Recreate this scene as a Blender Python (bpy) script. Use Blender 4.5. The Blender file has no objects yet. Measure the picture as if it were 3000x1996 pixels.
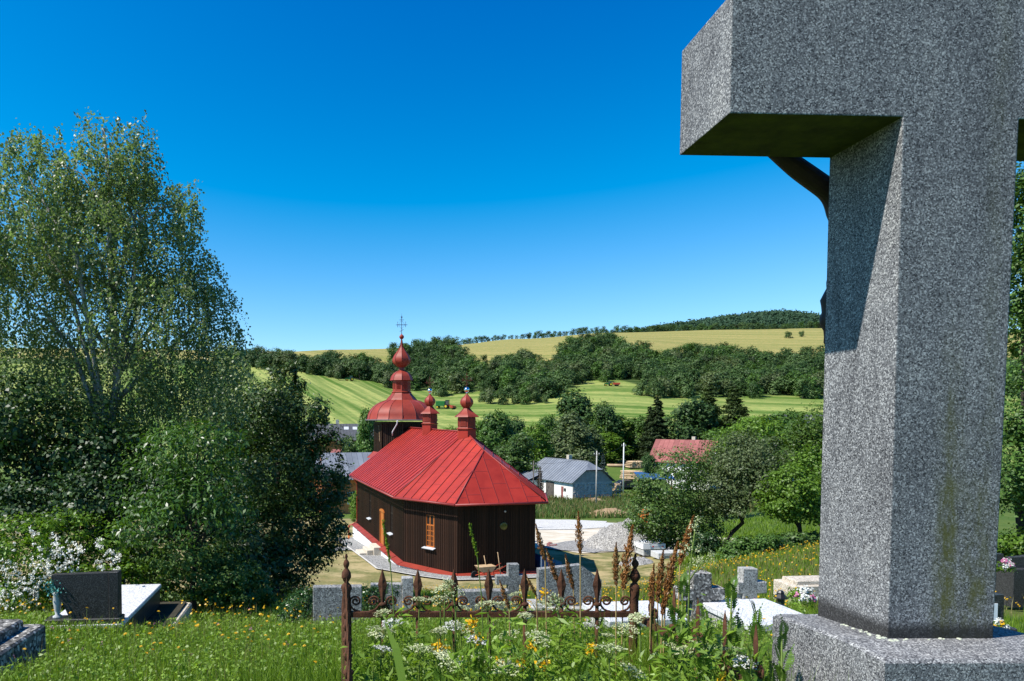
import bpy, bmesh, math, random
import numpy as np
from mathutils import Vector, Matrix

R = math.radians
rng = np.random.default_rng(7)
random.seed(7)
scene = bpy.context.scene
COL = scene.collection

# ------------------------------------------------------------------ camera
F = 2000.0                 # focal length in photo pixels (photo is 3000 wide)
AX, HZ = 1130.0, 1228.0    # optical axis column, horizon row
PITCH = R(2.0)             # looking down a little
AY = HZ + F * math.tan(PITCH)
cam_d = bpy.data.cameras.new('camera')
cam = bpy.data.objects.new('camera', cam_d); COL.objects.link(cam)
cam_d.sensor_width = 36.0; cam_d.lens = 36.0 * F / 3000.0
cam_d.shift_x = (1500 - AX) / 3000.0; cam_d.shift_y = (AY - 998) / 3000.0
cam_d.clip_start = 0.05; cam_d.clip_end = 12000
cam.location = (0, 0, 0); cam.rotation_euler = (math.pi / 2 - PITCH, 0, 0)
scene.camera = cam

# ------------------------------------------------------------------ light
SUN_TO = Vector((-0.592, -0.205, 0.780)).normalized()
elev = math.asin(SUN_TO.z)
azim = math.atan2(SUN_TO.x, SUN_TO.y)
world = bpy.data.worlds.new('World'); scene.world = world; world.use_nodes = True
wn = world.node_tree.nodes; wl = world.node_tree.links; wn.clear()
sky = wn.new('ShaderNodeTexSky'); sky.sky_type = 'NISHITA'; sky.sun_disc = False
sky.sun_elevation = elev; sky.sun_rotation = azim
sky.altitude = 500; sky.air_density = 1.0; sky.dust_density = 0.15; sky.ozone_density = 2.0
sub = wn.new('ShaderNodeVectorMath'); sub.operation = 'SUBTRACT'; sub.inputs[1].default_value = (1.55, 0.80, 0.0)   # deep polarised blue of the whole sky
mxz = wn.new('ShaderNodeVectorMath'); mxz.operation = 'MAXIMUM'; mxz.inputs[1].default_value = (0.0, 0.0, 0.0)
bgn = wn.new('ShaderNodeBackground'); bgn.inputs['Strength'].default_value = 0.120
wo = wn.new('ShaderNodeOutputWorld')
wl.new(sky.outputs[0], sub.inputs[0]); wl.new(sub.outputs[0], mxz.inputs[0]); wl.new(mxz.outputs[0], bgn.inputs['Color']); wl.new(bgn.outputs[0], wo.inputs['Surface'])
sl = bpy.data.lights.new('sun', 'SUN'); sl.energy = 5.0; sl.angle = R(0.53); sl.color = (1.0, 0.955, 0.88)
so = bpy.data.objects.new('sun', sl); COL.objects.link(so)
so.rotation_euler = SUN_TO.to_track_quat('Z', 'Y').to_euler(); so.location = (-30, -10, 40)
vs = scene.view_settings
vs.view_transform = 'Standard'; vs.look = 'None'; vs.gamma = 1.0; vs.exposure = 0.68; vs.use_curve_mapping = False
scene.cycles.max_bounces = 6; scene.cycles.diffuse_bounces = 2; scene.cycles.glossy_bounces = 2
scene.cycles.transmission_bounces = 3; scene.cycles.transparent_max_bounces = 4

# ------------------------------------------------------------------ helpers
def P(px, py, Y):
    """photo pixel + distance -> point of the place"""
    a = (px - AX) / F; b = (AY - py) / F
    dy = math.cos(PITCH) + b * math.sin(PITCH); dz = -math.sin(PITCH) + b * math.cos(PITCH)
    return Vector((a * Y / dy, Y, dz * Y / dy))

def ramp(x, a, b):
    t = np.clip((x - a) / (b - a), 0, 1)
    return t * t * (3 - 2 * t)

def tag(o, label=None, cat=None, group=None, kind=None):
    if label: o['label'] = label
    if cat: o['category'] = cat
    if group: o['group'] = group
    if kind: o['kind'] = kind
    return o

def empty(name, loc=(0, 0, 0), rz=0.0, scale=None, label=None, cat=None, group=None):
    o = bpy.data.objects.new(name, None); COL.objects.link(o)
    o.location = loc; o.rotation_euler = (0, 0, rz); o.empty_display_size = 0.2
    if scale: o.scale = (scale,) * 3 if not isinstance(scale, (tuple, list)) else scale
    return tag(o, label, cat, group)

def link(name, me, parent=None, loc=(0, 0, 0), rot=(0, 0, 0), scale=None):
    o = bpy.data.objects.new(name, me); COL.objects.link(o)
    o.parent = parent; o.location = loc; o.rotation_euler = rot
    if scale is not None: o.scale = (scale,) * 3 if not isinstance(scale, (tuple, list)) else scale
    return o

class MB:
    def __init__(s): s.v = []; s.f = []; s.sm = []
    def add(s, vs_, fs, smooth=False):
        n = len(s.v); s.v += [tuple(v) for v in vs_]
        for f in fs: s.f.append(tuple(i + n for i in f)); s.sm.append(smooth)
        return s
    def box(s, x0, x1, y0, y1, z0, z1):
        return s.add([(x0,y0,z0),(x1,y0,z0),(x1,y1,z0),(x0,y1,z0),(x0,y0,z1),(x1,y0,z1),(x1,y1,z1),(x0,y1,z1)],
              [(0,3,2,1),(4,5,6,7),(0,1,5,4),(1,2,6,5),(2,3,7,6),(3,0,4,7)])
    def bbox(s, x0, x1, y0, y1, z0, z1, b=0.01):
        """box with chamfered vertical edges and top edge"""
        def ring(i, z): return [(x0+i+b,y0+i,z),(x1-i-b,y0+i,z),(x1-i,y0+i+b,z),(x1-i,y1-i-b,z),(x1-i-b,y1-i,z),(x0+i+b,y1-i,z),(x0+i,y1-i-b,z),(x0+i,y0+i+b,z)]
        vv = ring(0, z0) + ring(0, z1 - b) + ring(b, z1)
        ff = [tuple(reversed(range(8))), tuple(range(16, 24))]
        for k in (0, 8):
            for i in range(8):
                j = (i + 1) % 8; ff.append((k+i, k+j, k+8+j, k+8+i))
        return s.add(vv, ff)
    def prism(s, poly, y0, y1, axis='y'):
        n = len(poly)
        if axis == 'y': vv = [(a, y0, b) for a, b in poly] + [(a, y1, b) for a, b in poly]
        elif axis == 'x': vv = [(y0, a, b) for a, b in poly] + [(y1, a, b) for a, b in poly]
        else: vv = [(a, b, y0) for a, b in poly] + [(a, b, y1) for a, b in poly]
        ff = [tuple(range(n)), tuple(reversed(range(n, 2*n)))] + [(i, i+n, (i+1) % n + n, (i+1) % n) for i in range(n)]
        return s.add(vv, ff)
    def slab(s, pts, nrm, t):
        n = len(pts); nn = Vector(nrm)
        vv = [Vector(p) for p in pts] + [Vector(p) - nn * t for p in pts]
        ff = [tuple(range(n)), tuple(reversed(range(n, 2*n)))] + [(i, i+n, (i+1) % n + n, (i+1) % n) for i in range(n)]
        return s.add(vv, ff)
    def tube(s, pts, rad, n=8, smooth=True, cap=True):
        pts = [Vector(p) for p in pts]; m = len(pts)
        if not hasattr(rad, '__len__'): rad = [rad] * m
        vv = []; up = Vector((0.31, 0.17, 0.93)).normalized()
        for i in range(m):
            d = (pts[min(i+1, m-1)] - pts[max(i-1, 0)])
            d = d.normalized() if d.length > 1e-9 else Vector((0, 0, 1))
            a = d.cross(up)
            if a.length < 0.15: a = d.cross(Vector((1, 0, 0)))
            a.normalize(); b = d.cross(a)
            for k in range(n):
                t = 2 * math.pi * k / n
                vv.append(pts[i] + (a * math.cos(t) + b * math.sin(t)) * rad[i])
        ff = []
        for i in range(m - 1):
            for k in range(n):
                k2 = (k + 1) % n
                ff.append((i*n+k, i*n+k2, (i+1)*n+k2, (i+1)*n+k))
        s.add(vv, ff, smooth)
        if cap:
            b0 = len(s.v) - m * n
            s.f.append(tuple(reversed(range(b0, b0 + n)))); s.sm.append(False)
            s.f.append(tuple(range(b0 + (m-1)*n, b0 + m*n))); s.sm.append(False)
        return s
    def lathe(s, prof, n=16, smooth=True, c=(0, 0), ph=0.0, twist=0.0):
        vv = []; m = len(prof)
        for i, (r, z) in enumerate(prof):
            for k in range(n):
                t = 2*math.pi*k/n + ph + twist * i
                vv.append((c[0] + r*math.cos(t), c[1] + r*math.sin(t), z))
        ff = [tuple(reversed(range(n))), tuple(range((m-1)*n, m*n))]
        s.add(vv, ff); 
        b0 = len(s.v) - m*n
        for i in range(m-1):
            for k in range(n):
                k2 = (k+1) % n
                s.f.append((b0+i*n+k, b0+i*n+k2, b0+(i+1)*n+k2, b0+(i+1)*n+k)); s.sm.append(smooth)
        return s
    def mesh(s, name, mat):
        me = bpy.data.meshes.new(name); me.from_pydata(s.v, [], s.f)
        me.polygons.foreach_set('use_smooth', s.sm); 
        bm = bmesh.new(); bm.from_mesh(me); bmesh.ops.recalc_face_normals(bm, faces=bm.faces); bm.to_mesh(me); bm.free()
        if mat: me.materials.append(mat)
        me.update(); return me
    def build(s, name, mat, parent=None, loc=(0, 0, 0), rot=(0, 0, 0)):
        return link(name, s.mesh(name, mat), parent, loc, rot)

def np_mesh(name, verts, faces, mat, smooth=False):
    """faces (N,k) all with k corners"""
    verts = np.asarray(verts, np.float32); faces = np.asarray(faces, np.int32)
    me = bpy.data.meshes.new(name); k = faces.shape[1]; nf = len(faces)
    me.vertices.add(len(verts)); me.vertices.foreach_set('co', verts.ravel())
    me.loops.add(nf * k); me.loops.foreach_set('vertex_index', faces.ravel())
    me.polygons.add(nf); me.polygons.foreach_set('loop_start', np.arange(nf, dtype=np.int32) * k)
    if smooth: me.polygons.foreach_set('use_smooth', np.ones(nf, bool))
    me.update(calc_edges=True)
    if mat: me.materials.append(mat)
    return me

# ------------------------------------------------------------------ materials
def nodes(name):
    m = bpy.data.materials.new(name); m.use_nodes = True
    nt = m.node_tree; nt.nodes.clear()
    out = nt.nodes.new('ShaderNodeOutputMaterial'); b = nt.nodes.new('ShaderNodeBsdfPrincipled')
    nt.links.new(b.outputs[0], out.inputs['Surface'])
    return m, nt, b, out

def rgb(c): return (c[0], c[1], c[2], 1.0)

def mixc(nt, fac, a, b, mode='MIX'):
    n = nt.nodes.new('ShaderNodeMix'); n.data_type = 'RGBA'; n.blend_type = mode
    for sock, val in ((n.inputs[0], fac), (n.inputs[6], a), (n.inputs[7], b)):
        if hasattr(val, 'is_linked') or hasattr(val, 'links'): nt.links.new(val, sock)
        elif isinstance(val, (int, float)): sock.default_value = val
        else: sock.default_value = rgb(val)
    return n.outputs[2]

def noise(nt, vec, scale, detail=4, rough=0.55, dist=0.0):
    n = nt.nodes.new('ShaderNodeTexNoise'); n.inputs['Scale'].default_value = scale
    n.inputs['Detail'].default_value = detail; n.inputs['Roughness'].default_value = rough; n.inputs['Distortion'].default_value = dist
    nt.links.new(vec, n.inputs['Vector']); return n.outputs['Fac']

def cramp(nt, fac, stops):
    n = nt.nodes.new('ShaderNodeValToRGB'); e = n.color_ramp.elements
    while len(e) < len(stops): e.new(0.5)
    for el, (p, c) in zip(e, stops):
        el.position = p; el.color = rgb(c) if not isinstance(c, (int, float)) else (c, c, c, 1)
    nt.links.new(fac, n.inputs[0]); return n.outputs[0]

def mathn(nt, op, a, b=0.0):
    n = nt.nodes.new('ShaderNodeMath'); n.operation = op
    for i, v in enumerate((a, b)):
        if isinstance(v, (int, float)): n.inputs[i].default_value = v
        else: nt.links.new(v, n.inputs[i])
    return n.outputs[0]

def coord(nt, kind='Object', scale=None):
    tc = nt.nodes.new('ShaderNodeTexCoord'); v = tc.outputs[kind]
    if scale:
        mp = nt.nodes.new('ShaderNodeMapping'); mp.inputs['Scale'].default_value = scale
        nt.links.new(v, mp.inputs['Vector']); v = mp.outputs[0]
    return v

def bump(nt, b, height, strength=0.3, dist=0.02):
    n = nt.nodes.new('ShaderNodeBump'); n.inputs['Strength'].default_value = strength; n.inputs['Distance'].default_value = dist
    nt.links.new(height, n.inputs['Height']); nt.links.new(n.outputs[0], b.inputs['Normal'])

def mat(name, c1, c2=None, scale=6.0, rough=0.7, bmp=0.2, bscale=None, stretch=None, spec=0.3, metal=0.0, objvar=0.0, bdist=0.01):
    m, nt, b, out = nodes(name)
    b.inputs['Roughness'].default_value = rough; b.inputs['Specular IOR Level'].default_value = spec; b.inputs['Metallic'].default_value = metal
    v = coord(nt, 'Object', stretch)
    f = noise(nt, v, scale, 6, 0.6)
    col = cramp(nt, f, [(0.3, c1), (0.7, c2 if c2 else c1)])
    if objvar:
        oi = nt.nodes.new('ShaderNodeObjectInfo')
        k = nt.nodes.new('ShaderNodeMapRange'); k.inputs[3].default_value = 1 - objvar; k.inputs[4].default_value = 1 + objvar
        nt.links.new(oi.outputs['Random'], k.inputs[0])
        cc = nt.nodes.new('ShaderNodeCombineXYZ')
        for i in range(3): nt.links.new(k.outputs[0], cc.inputs[i])
        col = mixc(nt, 1.0, col, cc.outputs[0], 'MULTIPLY')
    nt.links.new(col, b.inputs['Base Color'])
    if bmp: bump(nt, b, noise(nt, v, bscale or scale * 4, 5, 0.65), bmp, bdist)
    return m

def leafmat(name, dark, light, trans=0.3, rough=0.45, spec=0.35, tcol=None):
    m, nt, b, out = nodes(name)
    g = nt.nodes.new('ShaderNodeNewGeometry')
    col = cramp(nt, g.outputs['Random Per Island'], [(0.0, dark), (0.75, light), (1.0, tuple(min(1, x * 1.35) for x in light))])
    v = coord(nt, 'Object'); big = noise(nt, v, 0.9, 2, 0.5)
    oi = nt.nodes.new('ShaderNodeObjectInfo')
    kk = mathn(nt, 'ADD', mathn(nt, 'MULTIPLY', big, 0.6), mathn(nt, 'MULTIPLY', oi.outputs['Random'], 0.35))
    col = mixc(nt, mathn(nt, 'SUBTRACT', kk, 0.2), col, tuple(x * 0.62 for x in dark))
    nt.links.new(col, b.inputs['Base Color'])
    b.inputs['Roughness'].default_value = rough; b.inputs['Specular IOR Level'].default_value = spec
    tr = nt.nodes.new('ShaderNodeBsdfTranslucent')
    tcol2 = mixc(nt, 1.0, col, tcol or (1.25, 1.3, 0.5), 'MULTIPLY'); nt.links.new(tcol2, tr.inputs['Color'])
    mx = nt.nodes.new('ShaderNodeMixShader'); mx.inputs[0].default_value = trans
    nt.links.new(b.outputs[0], mx.inputs[1]); nt.links.new(tr.outputs[0], mx.inputs[2]); nt.links.new(mx.outputs[0], out.inputs['Surface'])
    return m

def granite(name, dark, mid, light, grain=285.0, moss=None, rough=0.75, weather=0.35):
    m, nt, b, out = nodes(name)
    v = coord(nt, 'Object')
    vo = nt.nodes.new('ShaderNodeTexVoronoi'); vo.inputs['Scale'].default_value = grain
    nt.links.new(v, vo.inputs['Vector'])
    sep = nt.nodes.new('ShaderNodeSeparateColor'); nt.links.new(vo.outputs['Color'], sep.inputs[0])
    f = mathn(nt, 'ADD', mathn(nt, 'MULTIPLY', sep.outputs[0], 0.66), mathn(nt, 'MULTIPLY', noise(nt, v, grain * 0.5, 2, 0.6), 0.40))
    col = cramp(nt, f, [(0.22, dark), (0.46, mid), (0.62, mid), (0.88, light)])
    vst = coord(nt, 'Object', (1, 1, 0.22))
    tn = mathn(nt, 'ADD', mathn(nt, 'MULTIPLY', noise(nt, v, 3.0, 5, 0.6), .5), mathn(nt, 'MULTIPLY', noise(nt, vst, 16.0, 5, 0.65), .5))
    tint = cramp(nt, tn, [(0.36, (0.62, 0.62, 0.63)), (0.5, (0.95, 0.95, 0.95)), (0.66, (1.18, 1.16, 1.12))])
    col = mixc(nt, weather * 1.8 if weather < 0.5 else 1.0, col, tint, 'MULTIPLY')
    if moss:
        sx = nt.nodes.new('ShaderNodeSeparateXYZ'); nt.links.new(v, sx.inputs[0])
        total = None
        for (x0, wd, z0, z1, amt) in moss:      # vertical moss runs: centre x, width, lower and upper end
            gx = mathn(nt, 'MULTIPLY', mathn(nt, 'SUBTRACT', sx.outputs['X'], x0), 1.0 / wd)
            gx = mathn(nt, 'POWER', 2.718, mathn(nt, 'MULTIPLY', mathn(nt, 'MULTIPLY', gx, gx), -1.0))
            mr = nt.nodes.new('ShaderNodeMapRange'); mr.interpolation_type = 'SMOOTHSTEP'
            mr.inputs[1].default_value = z0; mr.inputs[2].default_value = z1; mr.inputs[3].default_value = 1.0; mr.inputs[4].default_value = 0.0
            nt.links.new(sx.outputs['Z'], mr.inputs[0])
            g = mathn(nt, 'MULTIPLY', mathn(nt, 'MULTIPLY', gx, mr.outputs[0]), amt)
            total = g if total is None else mathn(nt, 'ADD', total, g)
        vs_ = coord(nt, 'Object', (1, 1, 0.35))
        nz = cramp(nt, noise(nt, vs_, 26.0, 6, 0.75), [(0.36, 0.0), (0.62, 1.0)])
        mm = mathn(nt, 'MINIMUM', mathn(nt, 'MULTIPLY', total, nz), 0.85)
        col = mixc(nt, mm, col, (0.085, 0.085, 0.014))
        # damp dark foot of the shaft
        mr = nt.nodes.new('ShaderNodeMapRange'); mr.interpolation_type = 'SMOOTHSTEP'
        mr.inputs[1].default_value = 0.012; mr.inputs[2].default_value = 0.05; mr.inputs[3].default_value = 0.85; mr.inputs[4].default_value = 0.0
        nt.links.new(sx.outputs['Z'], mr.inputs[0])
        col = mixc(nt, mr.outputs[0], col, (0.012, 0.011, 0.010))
    nt.links.new(col, b.inputs['Base Color'])
    b.inputs['Roughness'].default_value = rough; b.inputs['Specular IOR Level'].default_value = 0.3
    bump(nt, b, f, 0.25, 0.002)
    return m

M = {}
M['granite'] = granite('speckled_granite', (0.030, 0.030, 0.033), (0.145, 0.146, 0.150), (0.43, 0.43, 0.425), weather=0.5,
                       moss=[(0.165, 0.032, 0.25, 1.05, 1.0), (0.245, 0.06, 0.0, 0.7, 0.75), (-0.01, 0.010, 1.70, 1.76, 0.0), (0.27, 0.03, 1.5, 2.3, 0.25)])
M['granite_plain'] = granite('speckled_granite_base', (0.030, 0.030, 0.033), (0.155, 0.156, 0.160), (0.45, 0.45, 0.44), weather=0.5)
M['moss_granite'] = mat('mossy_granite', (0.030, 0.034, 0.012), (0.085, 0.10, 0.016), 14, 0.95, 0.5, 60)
M['lichen'] = mat('pale_lichen', (0.42, 0.45, 0.33), (0.60, 0.62, 0.50), 90, 0.95, 0.8, 200)
M['bronze'] = mat('dark_bronze', (0.020, 0.011, 0.008), (0.035, 0.018, 0.012), 30, 0.6, 0.3, 120, spec=0.4)
M['rust'] = mat('rusty_iron', (0.040, 0.020, 0.014), (0.12, 0.050, 0.026), 26, 0.9, 0.7, 220, spec=0.15, bdist=0.004)
M['concrete'] = granite('weathered_terrazzo', (0.06, 0.06, 0.058), (0.20, 0.20, 0.195), (0.42, 0.42, 0.40), grain=70, rough=0.9, weather=0.45)
M['concrete_pale'] = granite('pale_terrazzo', (0.12, 0.115, 0.11), (0.33, 0.325, 0.31), (0.55, 0.54, 0.52), grain=60, rough=0.9, weather=0.45)
M['black_granite'] = granite('polished_dark_granite', (0.012, 0.012, 0.013), (0.03, 0.03, 0.031), (0.10, 0.10, 0.10), grain=160, rough=0.35, weather=0.1)
M['white_granite'] = granite('white_granite', (0.28, 0.285, 0.31), (0.56, 0.565, 0.58), (0.72, 0.72, 0.72), grain=70, rough=0.5, weather=0.05)
M['old_concrete'] = granite('lichened_concrete', (0.03, 0.029, 0.026), (0.13, 0.125, 0.115), (0.55, 0.53, 0.48), grain=38, rough=0.95, weather=0.5)
M['beige_stone'] = granite('beige_stone', (0.26, 0.22, 0.17), (0.48, 0.42, 0.34), (0.62, 0.57, 0.48), grain=60, rough=0.9, weather=0.3)
M['kerb_gap_shade'] = mat('kerb_gap_shade', (0.02, 0.018, 0.012), (0.05, 0.045, 0.03), 12, 0.95, 0.6)  # near-black tone standing in for the shade inside the kerb frame
M['glossblack'] = mat('black_plastic', (0.008, 0.008, 0.009), (0.014, 0.014, 0.015), 8, 0.35, 0)
M['teal'] = mat('teal_plastic_flower', (0.05, 0.22, 0.20), (0.12, 0.34, 0.30), 30, 0.5, 0)
M['white_pet'] = leafmat('white_petal', (0.62, 0.63, 0.56), (0.80, 0.80, 0.74), 0.25, tcol=(1, 1, 0.95))
M['cream_pet'] = leafmat('cream_umbel', (0.34, 0.40, 0.17), (0.62, 0.63, 0.40), 0.25, tcol=(1, 1, 0.8))
M['yellow_pet'] = leafmat('yellow_petal', (0.72, 0.40, 0.008), (0.85, 0.52, 0.012), 0.25, tcol=(1, 0.9, 0.4))
M['pink_pet'] = leafmat('pink_petal', (0.40, 0.10, 0.22), (0.55, 0.22, 0.34), 0.2, tcol=(1, 0.8, 0.9))
M['pale_vase'] = mat('grey_marble', (0.36, 0.37, 0.37), (0.5, 0.5, 0.5), 30, 0.5, 0.05)
# church
M['roofred'] = mat('red_painted_sheet', (0.25, 0.019, 0.012), (0.34, 0.030, 0.018), 1.3, 0.48, 0.14, 3, spec=0.26, objvar=0.10, bdist=0.02)
M['roofseam'] = mat('red_seam', (0.20, 0.022, 0.020), (0.25, 0.028, 0.024), 5, 0.5, 0, spec=0.4)
M['domered'] = mat('faded_red_sheet', (0.20, 0.028, 0.017), (0.275, 0.040, 0.023), 1.8, 0.5, 0.1, 5, spec=0.25, objvar=0.06, bdist=0.02)
M['domeseam'] = mat('faded_red_seam', (0.13, 0.020, 0.014), (0.17, 0.028, 0.018), 5, 0.5, 0)
M['plank'] = mat('brown_stained_plank', (0.012, 0.0055, 0.0035), (0.034, 0.015, 0.008), 9, 0.6, 0.4, 40, stretch=(6, 6, 0.35), spec=0.18, objvar=0.45)
M['wallbrown'] = mat('brown_stained_wall', (0.008, 0.004, 0.003), (0.016, 0.008, 0.005), 5, 0.6, 0.2)
M['orangewood'] = mat('varnished_orange_wood', (0.33, 0.085, 0.014), (0.45, 0.14, 0.026), 7, 0.4, 0.1, stretch=(5, 5, 0.5), spec=0.5)
M['plaster'] = mat('white_plaster', (0.70, 0.69, 0.66), (0.80, 0.79, 0.77), 3, 0.85, 0.15)
M['sill'] = mat('zinc_sill', (0.42, 0.43, 0.45), (0.52, 0.53, 0.55), 6, 0.45, 0.05, spec=0.5)
M['glass'] = mat('dark_glass', (0.012, 0.016, 0.022), (0.03, 0.036, 0.045), 2, 0.08, 0, spec=0.6)
M['stained'] = mat('coloured_glass', (0.03, 0.05, 0.015), (0.16, 0.13, 0.03), 5, 0.15, 0, spec=0.5)
M['chrome'] = mat('polished_steel', (0.75, 0.76, 0.78), None, 5, 0.12, 0, metal=1.0)
M['bluesteel'] = mat('blue_painted_iron', (0.03, 0.045, 0.09), (0.05, 0.07, 0.13), 9, 0.4, 0, spec=0.5)
M['rustthin'] = mat('rust_red_iron', (0.07, 0.018, 0.012), (0.11, 0.03, 0.018), 20, 0.8, 0)
M['pipe_orange'] = mat('orange_plastic', (0.55, 0.12, 0.02), (0.6, 0.15, 0.03), 4, 0.4, 0)
M['step'] = mat('sandstone_step', (0.42, 0.36, 0.28), (0.58, 0.52, 0.43), 4, 0.9, 0.3)
M['kerb'] = mat('pale_kerb_concrete', (0.42, 0.40, 0.36), (0.56, 0.54, 0.49), 5, 0.9, 0.3)
M['gravel'] = granite('grey_gravel', (0.06, 0.06, 0.058), (0.24, 0.235, 0.225), (0.48, 0.47, 0.45), grain=26, rough=0.95, weather=0.3)
M['white_gravel'] = granite('white_gravel', (0.30, 0.29, 0.27), (0.48, 0.47, 0.44), (0.64, 0.63, 0.60), grain=20, rough=0.95, weather=0.2)
M['sand'] = mat('pale_trodden_sand', (0.42, 0.36, 0.26), (0.62, 0.57, 0.48), 0.8, 0.95, 0.4, 6)
M['dirt'] = mat('brown_dirt', (0.20, 0.13, 0.07), (0.36, 0.26, 0.15), 1.5, 0.95, 0.6, 5)
M['asphalt'] = mat('grey_paving', (0.16, 0.16, 0.155), (0.24, 0.24, 0.23), 3, 0.9, 0.2)
M['oldwood'] = mat('weathered_wood', (0.26, 0.17, 0.09), (0.42, 0.30, 0.18), 6, 0.8, 0.2, objvar=0.25)
M['greywood'] = mat('grey_wood', (0.07, 0.06, 0.05), (0.13, 0.115, 0.10), 6, 0.85, 0.2)
M['log'] = mat('cut_log_wood', (0.30, 0.20, 0.11), (0.50, 0.38, 0.24), 3, 0.85, 0.2, objvar=0.35)
M['barkdark'] = mat('dark_bark', (0.018, 0.014, 0.010), (0.05, 0.042, 0.032), 9, 0.9, 0.8, 30)
M['birchbark'] = mat('birch_bark', (0.10, 0.09, 0.08), (0.42, 0.40, 0.37), 5, 0.8, 0.3)
M['barnroof'] = mat('grey_sheet_roof', (0.14, 0.155, 0.18), (0.19, 0.205, 0.23), 0.8, 0.5, 0.05, objvar=0.12, spec=0.4)
M['slate'] = mat('dark_slate_roof', (0.055, 0.058, 0.065), (0.085, 0.088, 0.095), 2, 0.7, 0.2)
M['pinkroof'] = mat('faded_red_tile', (0.20, 0.065, 0.058), (0.28, 0.10, 0.09), 1.2, 0.8, 0.2, objvar=0.15)
M['limewall'] = mat('limewashed_wall', (0.60, 0.58, 0.54), (0.76, 0.74, 0.70), 1.1, 0.9, 0.4, 4)
M['rubble'] = mat('grey_rubble_wall', (0.30, 0.28, 0.26), (0.50, 0.47, 0.44), 2.2, 0.95, 0.9, 5, bdist=0.08)
M['gable'] = mat('grey_gable_render', (0.24, 0.23, 0.215), (0.34, 0.325, 0.31), 2, 0.95, 0.2)
M['orangewall'] = mat('terracotta_wall', (0.50, 0.16, 0.05), (0.58, 0.22, 0.08), 2, 0.85, 0.1)
M['concpole'] = mat('concrete_pole', (0.30, 0.29, 0.27), (0.42, 0.41, 0.385), 4, 0.85, 0.1)
M['whitepole'] = mat('pale_pole', (0.55, 0.55, 0.54), (0.66, 0.66, 0.65), 4, 0.7, 0.05)
M['wire'] = mat('black_wire', (0.01, 0.01, 0.01), None, 4, 0.6, 0)
M['block'] = mat('grey_paving_block', (0.36, 0.37, 0.37), (0.48, 0.49, 0.49), 8, 0.85, 0.2, objvar=0.12)
M['whitewrap'] = mat('white_wrap', (0.78, 0.79, 0.80), None, 4, 0.35, 0)
M['redprint'] = mat('red_print', (0.6, 0.04, 0.04), None, 4, 0.5, 0)
M['greyprint'] = mat('grey_print', (0.35, 0.36, 0.40), None, 4, 0.5, 0)
M['blue'] = mat('blue_paint', (0.02, 0.07, 0.18), (0.035, 0.10, 0.24), 3, 0.5, 0)
M['carblue'] = mat('dark_blue_car_paint', (0.010, 0.014, 0.028), (0.013, 0.018, 0.034), 3, 0.2, 0, spec=0.6)
M['rubber'] = mat('tyre_rubber', (0.012, 0.012, 0.012), (0.02, 0.02, 0.02), 8, 0.9, 0)
M['tgreen'] = mat('green_machine_paint', (0.012, 0.10, 0.02), (0.016, 0.13, 0.026), 3, 0.35, 0)
M['tyellow'] = mat('yellow_machine_paint', (0.62, 0.45, 0.02), None, 3, 0.4, 0)
M['tred'] = mat('red_machine_paint', (0.38, 0.05, 0.025), (0.44, 0.07, 0.03), 3, 0.5, 0)
M['straw'] = leafmat('dry_brown_seedhead', (0.16, 0.065, 0.016), (0.34, 0.155, 0.045), 0.25, tcol=(1.1, 1, 0.7))
M['drystem'] = mat('dry_stem', (0.30, 0.20, 0.08), (0.40, 0.30, 0.13), 20, 0.8, 0)
M['greenstem'] = mat('green_stem', (0.08, 0.13, 0.02), (0.14, 0.19, 0.04), 20, 0.7, 0)
# foliage
M['l_birch'] = leafmat('birch_leaf', (0.130, 0.180, 0.062), (0.275, 0.330, 0.145), 0.44, 0.42, 0.45, (1.0, 1.25, .62))
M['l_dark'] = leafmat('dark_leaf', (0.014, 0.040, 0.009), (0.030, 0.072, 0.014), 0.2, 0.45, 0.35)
M['l_willow'] = leafmat('goat_willow_leaf', (0.028, 0.062, 0.013), (0.062, 0.112, 0.022), 0.2, 0.42, 0.4)
M['l_cherry'] = leafmat('cherry_leaf', (0.034, 0.090, 0.014), (0.070, 0.150, 0.020), 0.3, 0.38, 0.45)
M['l_rose'] = leafmat('rose_leaf', (0.070, 0.150, 0.014), (0.14, 0.25, 0.020), 0.35, 0.45, 0.35)
M['l_nettle'] = leafmat('nettle_leaf', (0.060, 0.125, 0.024), (0.115, 0.19, 0.040), 0.3, 0.5, 0.3)
M['l_box'] = leafmat('box_leaf', (0.020, 0.058, 0.012), (0.046, 0.105, 0.022), 0.2, 0.3, 0.5)
M['l_apple'] = leafmat('apple_leaf', (0.052, 0.105, 0.022), (0.100, 0.172, 0.034), 0.28, 0.45, 0.35)
M['l_grey'] = leafmat('grey_green_leaf', (0.070, 0.105, 0.036), (0.125, 0.165, 0.060), 0.25, 0.5, 0.3)
M['l_bright'] = leafmat('bright_green_leaf', (0.075, 0.150, 0.014), (0.135, 0.240, 0.024), 0.32, 0.5, 0.3)
M['l_mid'] = leafmat('mid_green_leaf', (0.050, 0.112, 0.018), (0.092, 0.175, 0.030), 0.25, 0.5, 0.3)
M['l_wood'] = leafmat('wood_leaf', (0.030, 0.070, 0.017), (0.060, 0.115, 0.028), 0.18, 0.55, 0.25)
M['l_wood2'] = leafmat('wood_leaf_pale', (0.055, 0.105, 0.028), (0.095, 0.155, 0.046), 0.18, 0.55, 0.25)
M['l_far_haze'] = leafmat('far_forest_leaf_haze', (0.018, 0.044, 0.022), (0.036, 0.074, 0.038), 0.12, 0.7, 0.15)  # bluish haze of distance put into the leaf colour, no air volume
M['l_spruce'] = leafmat('spruce_needle', (0.016, 0.032, 0.010), (0.036, 0.058, 0.016), 0.1, 0.6, 0.2)
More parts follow.
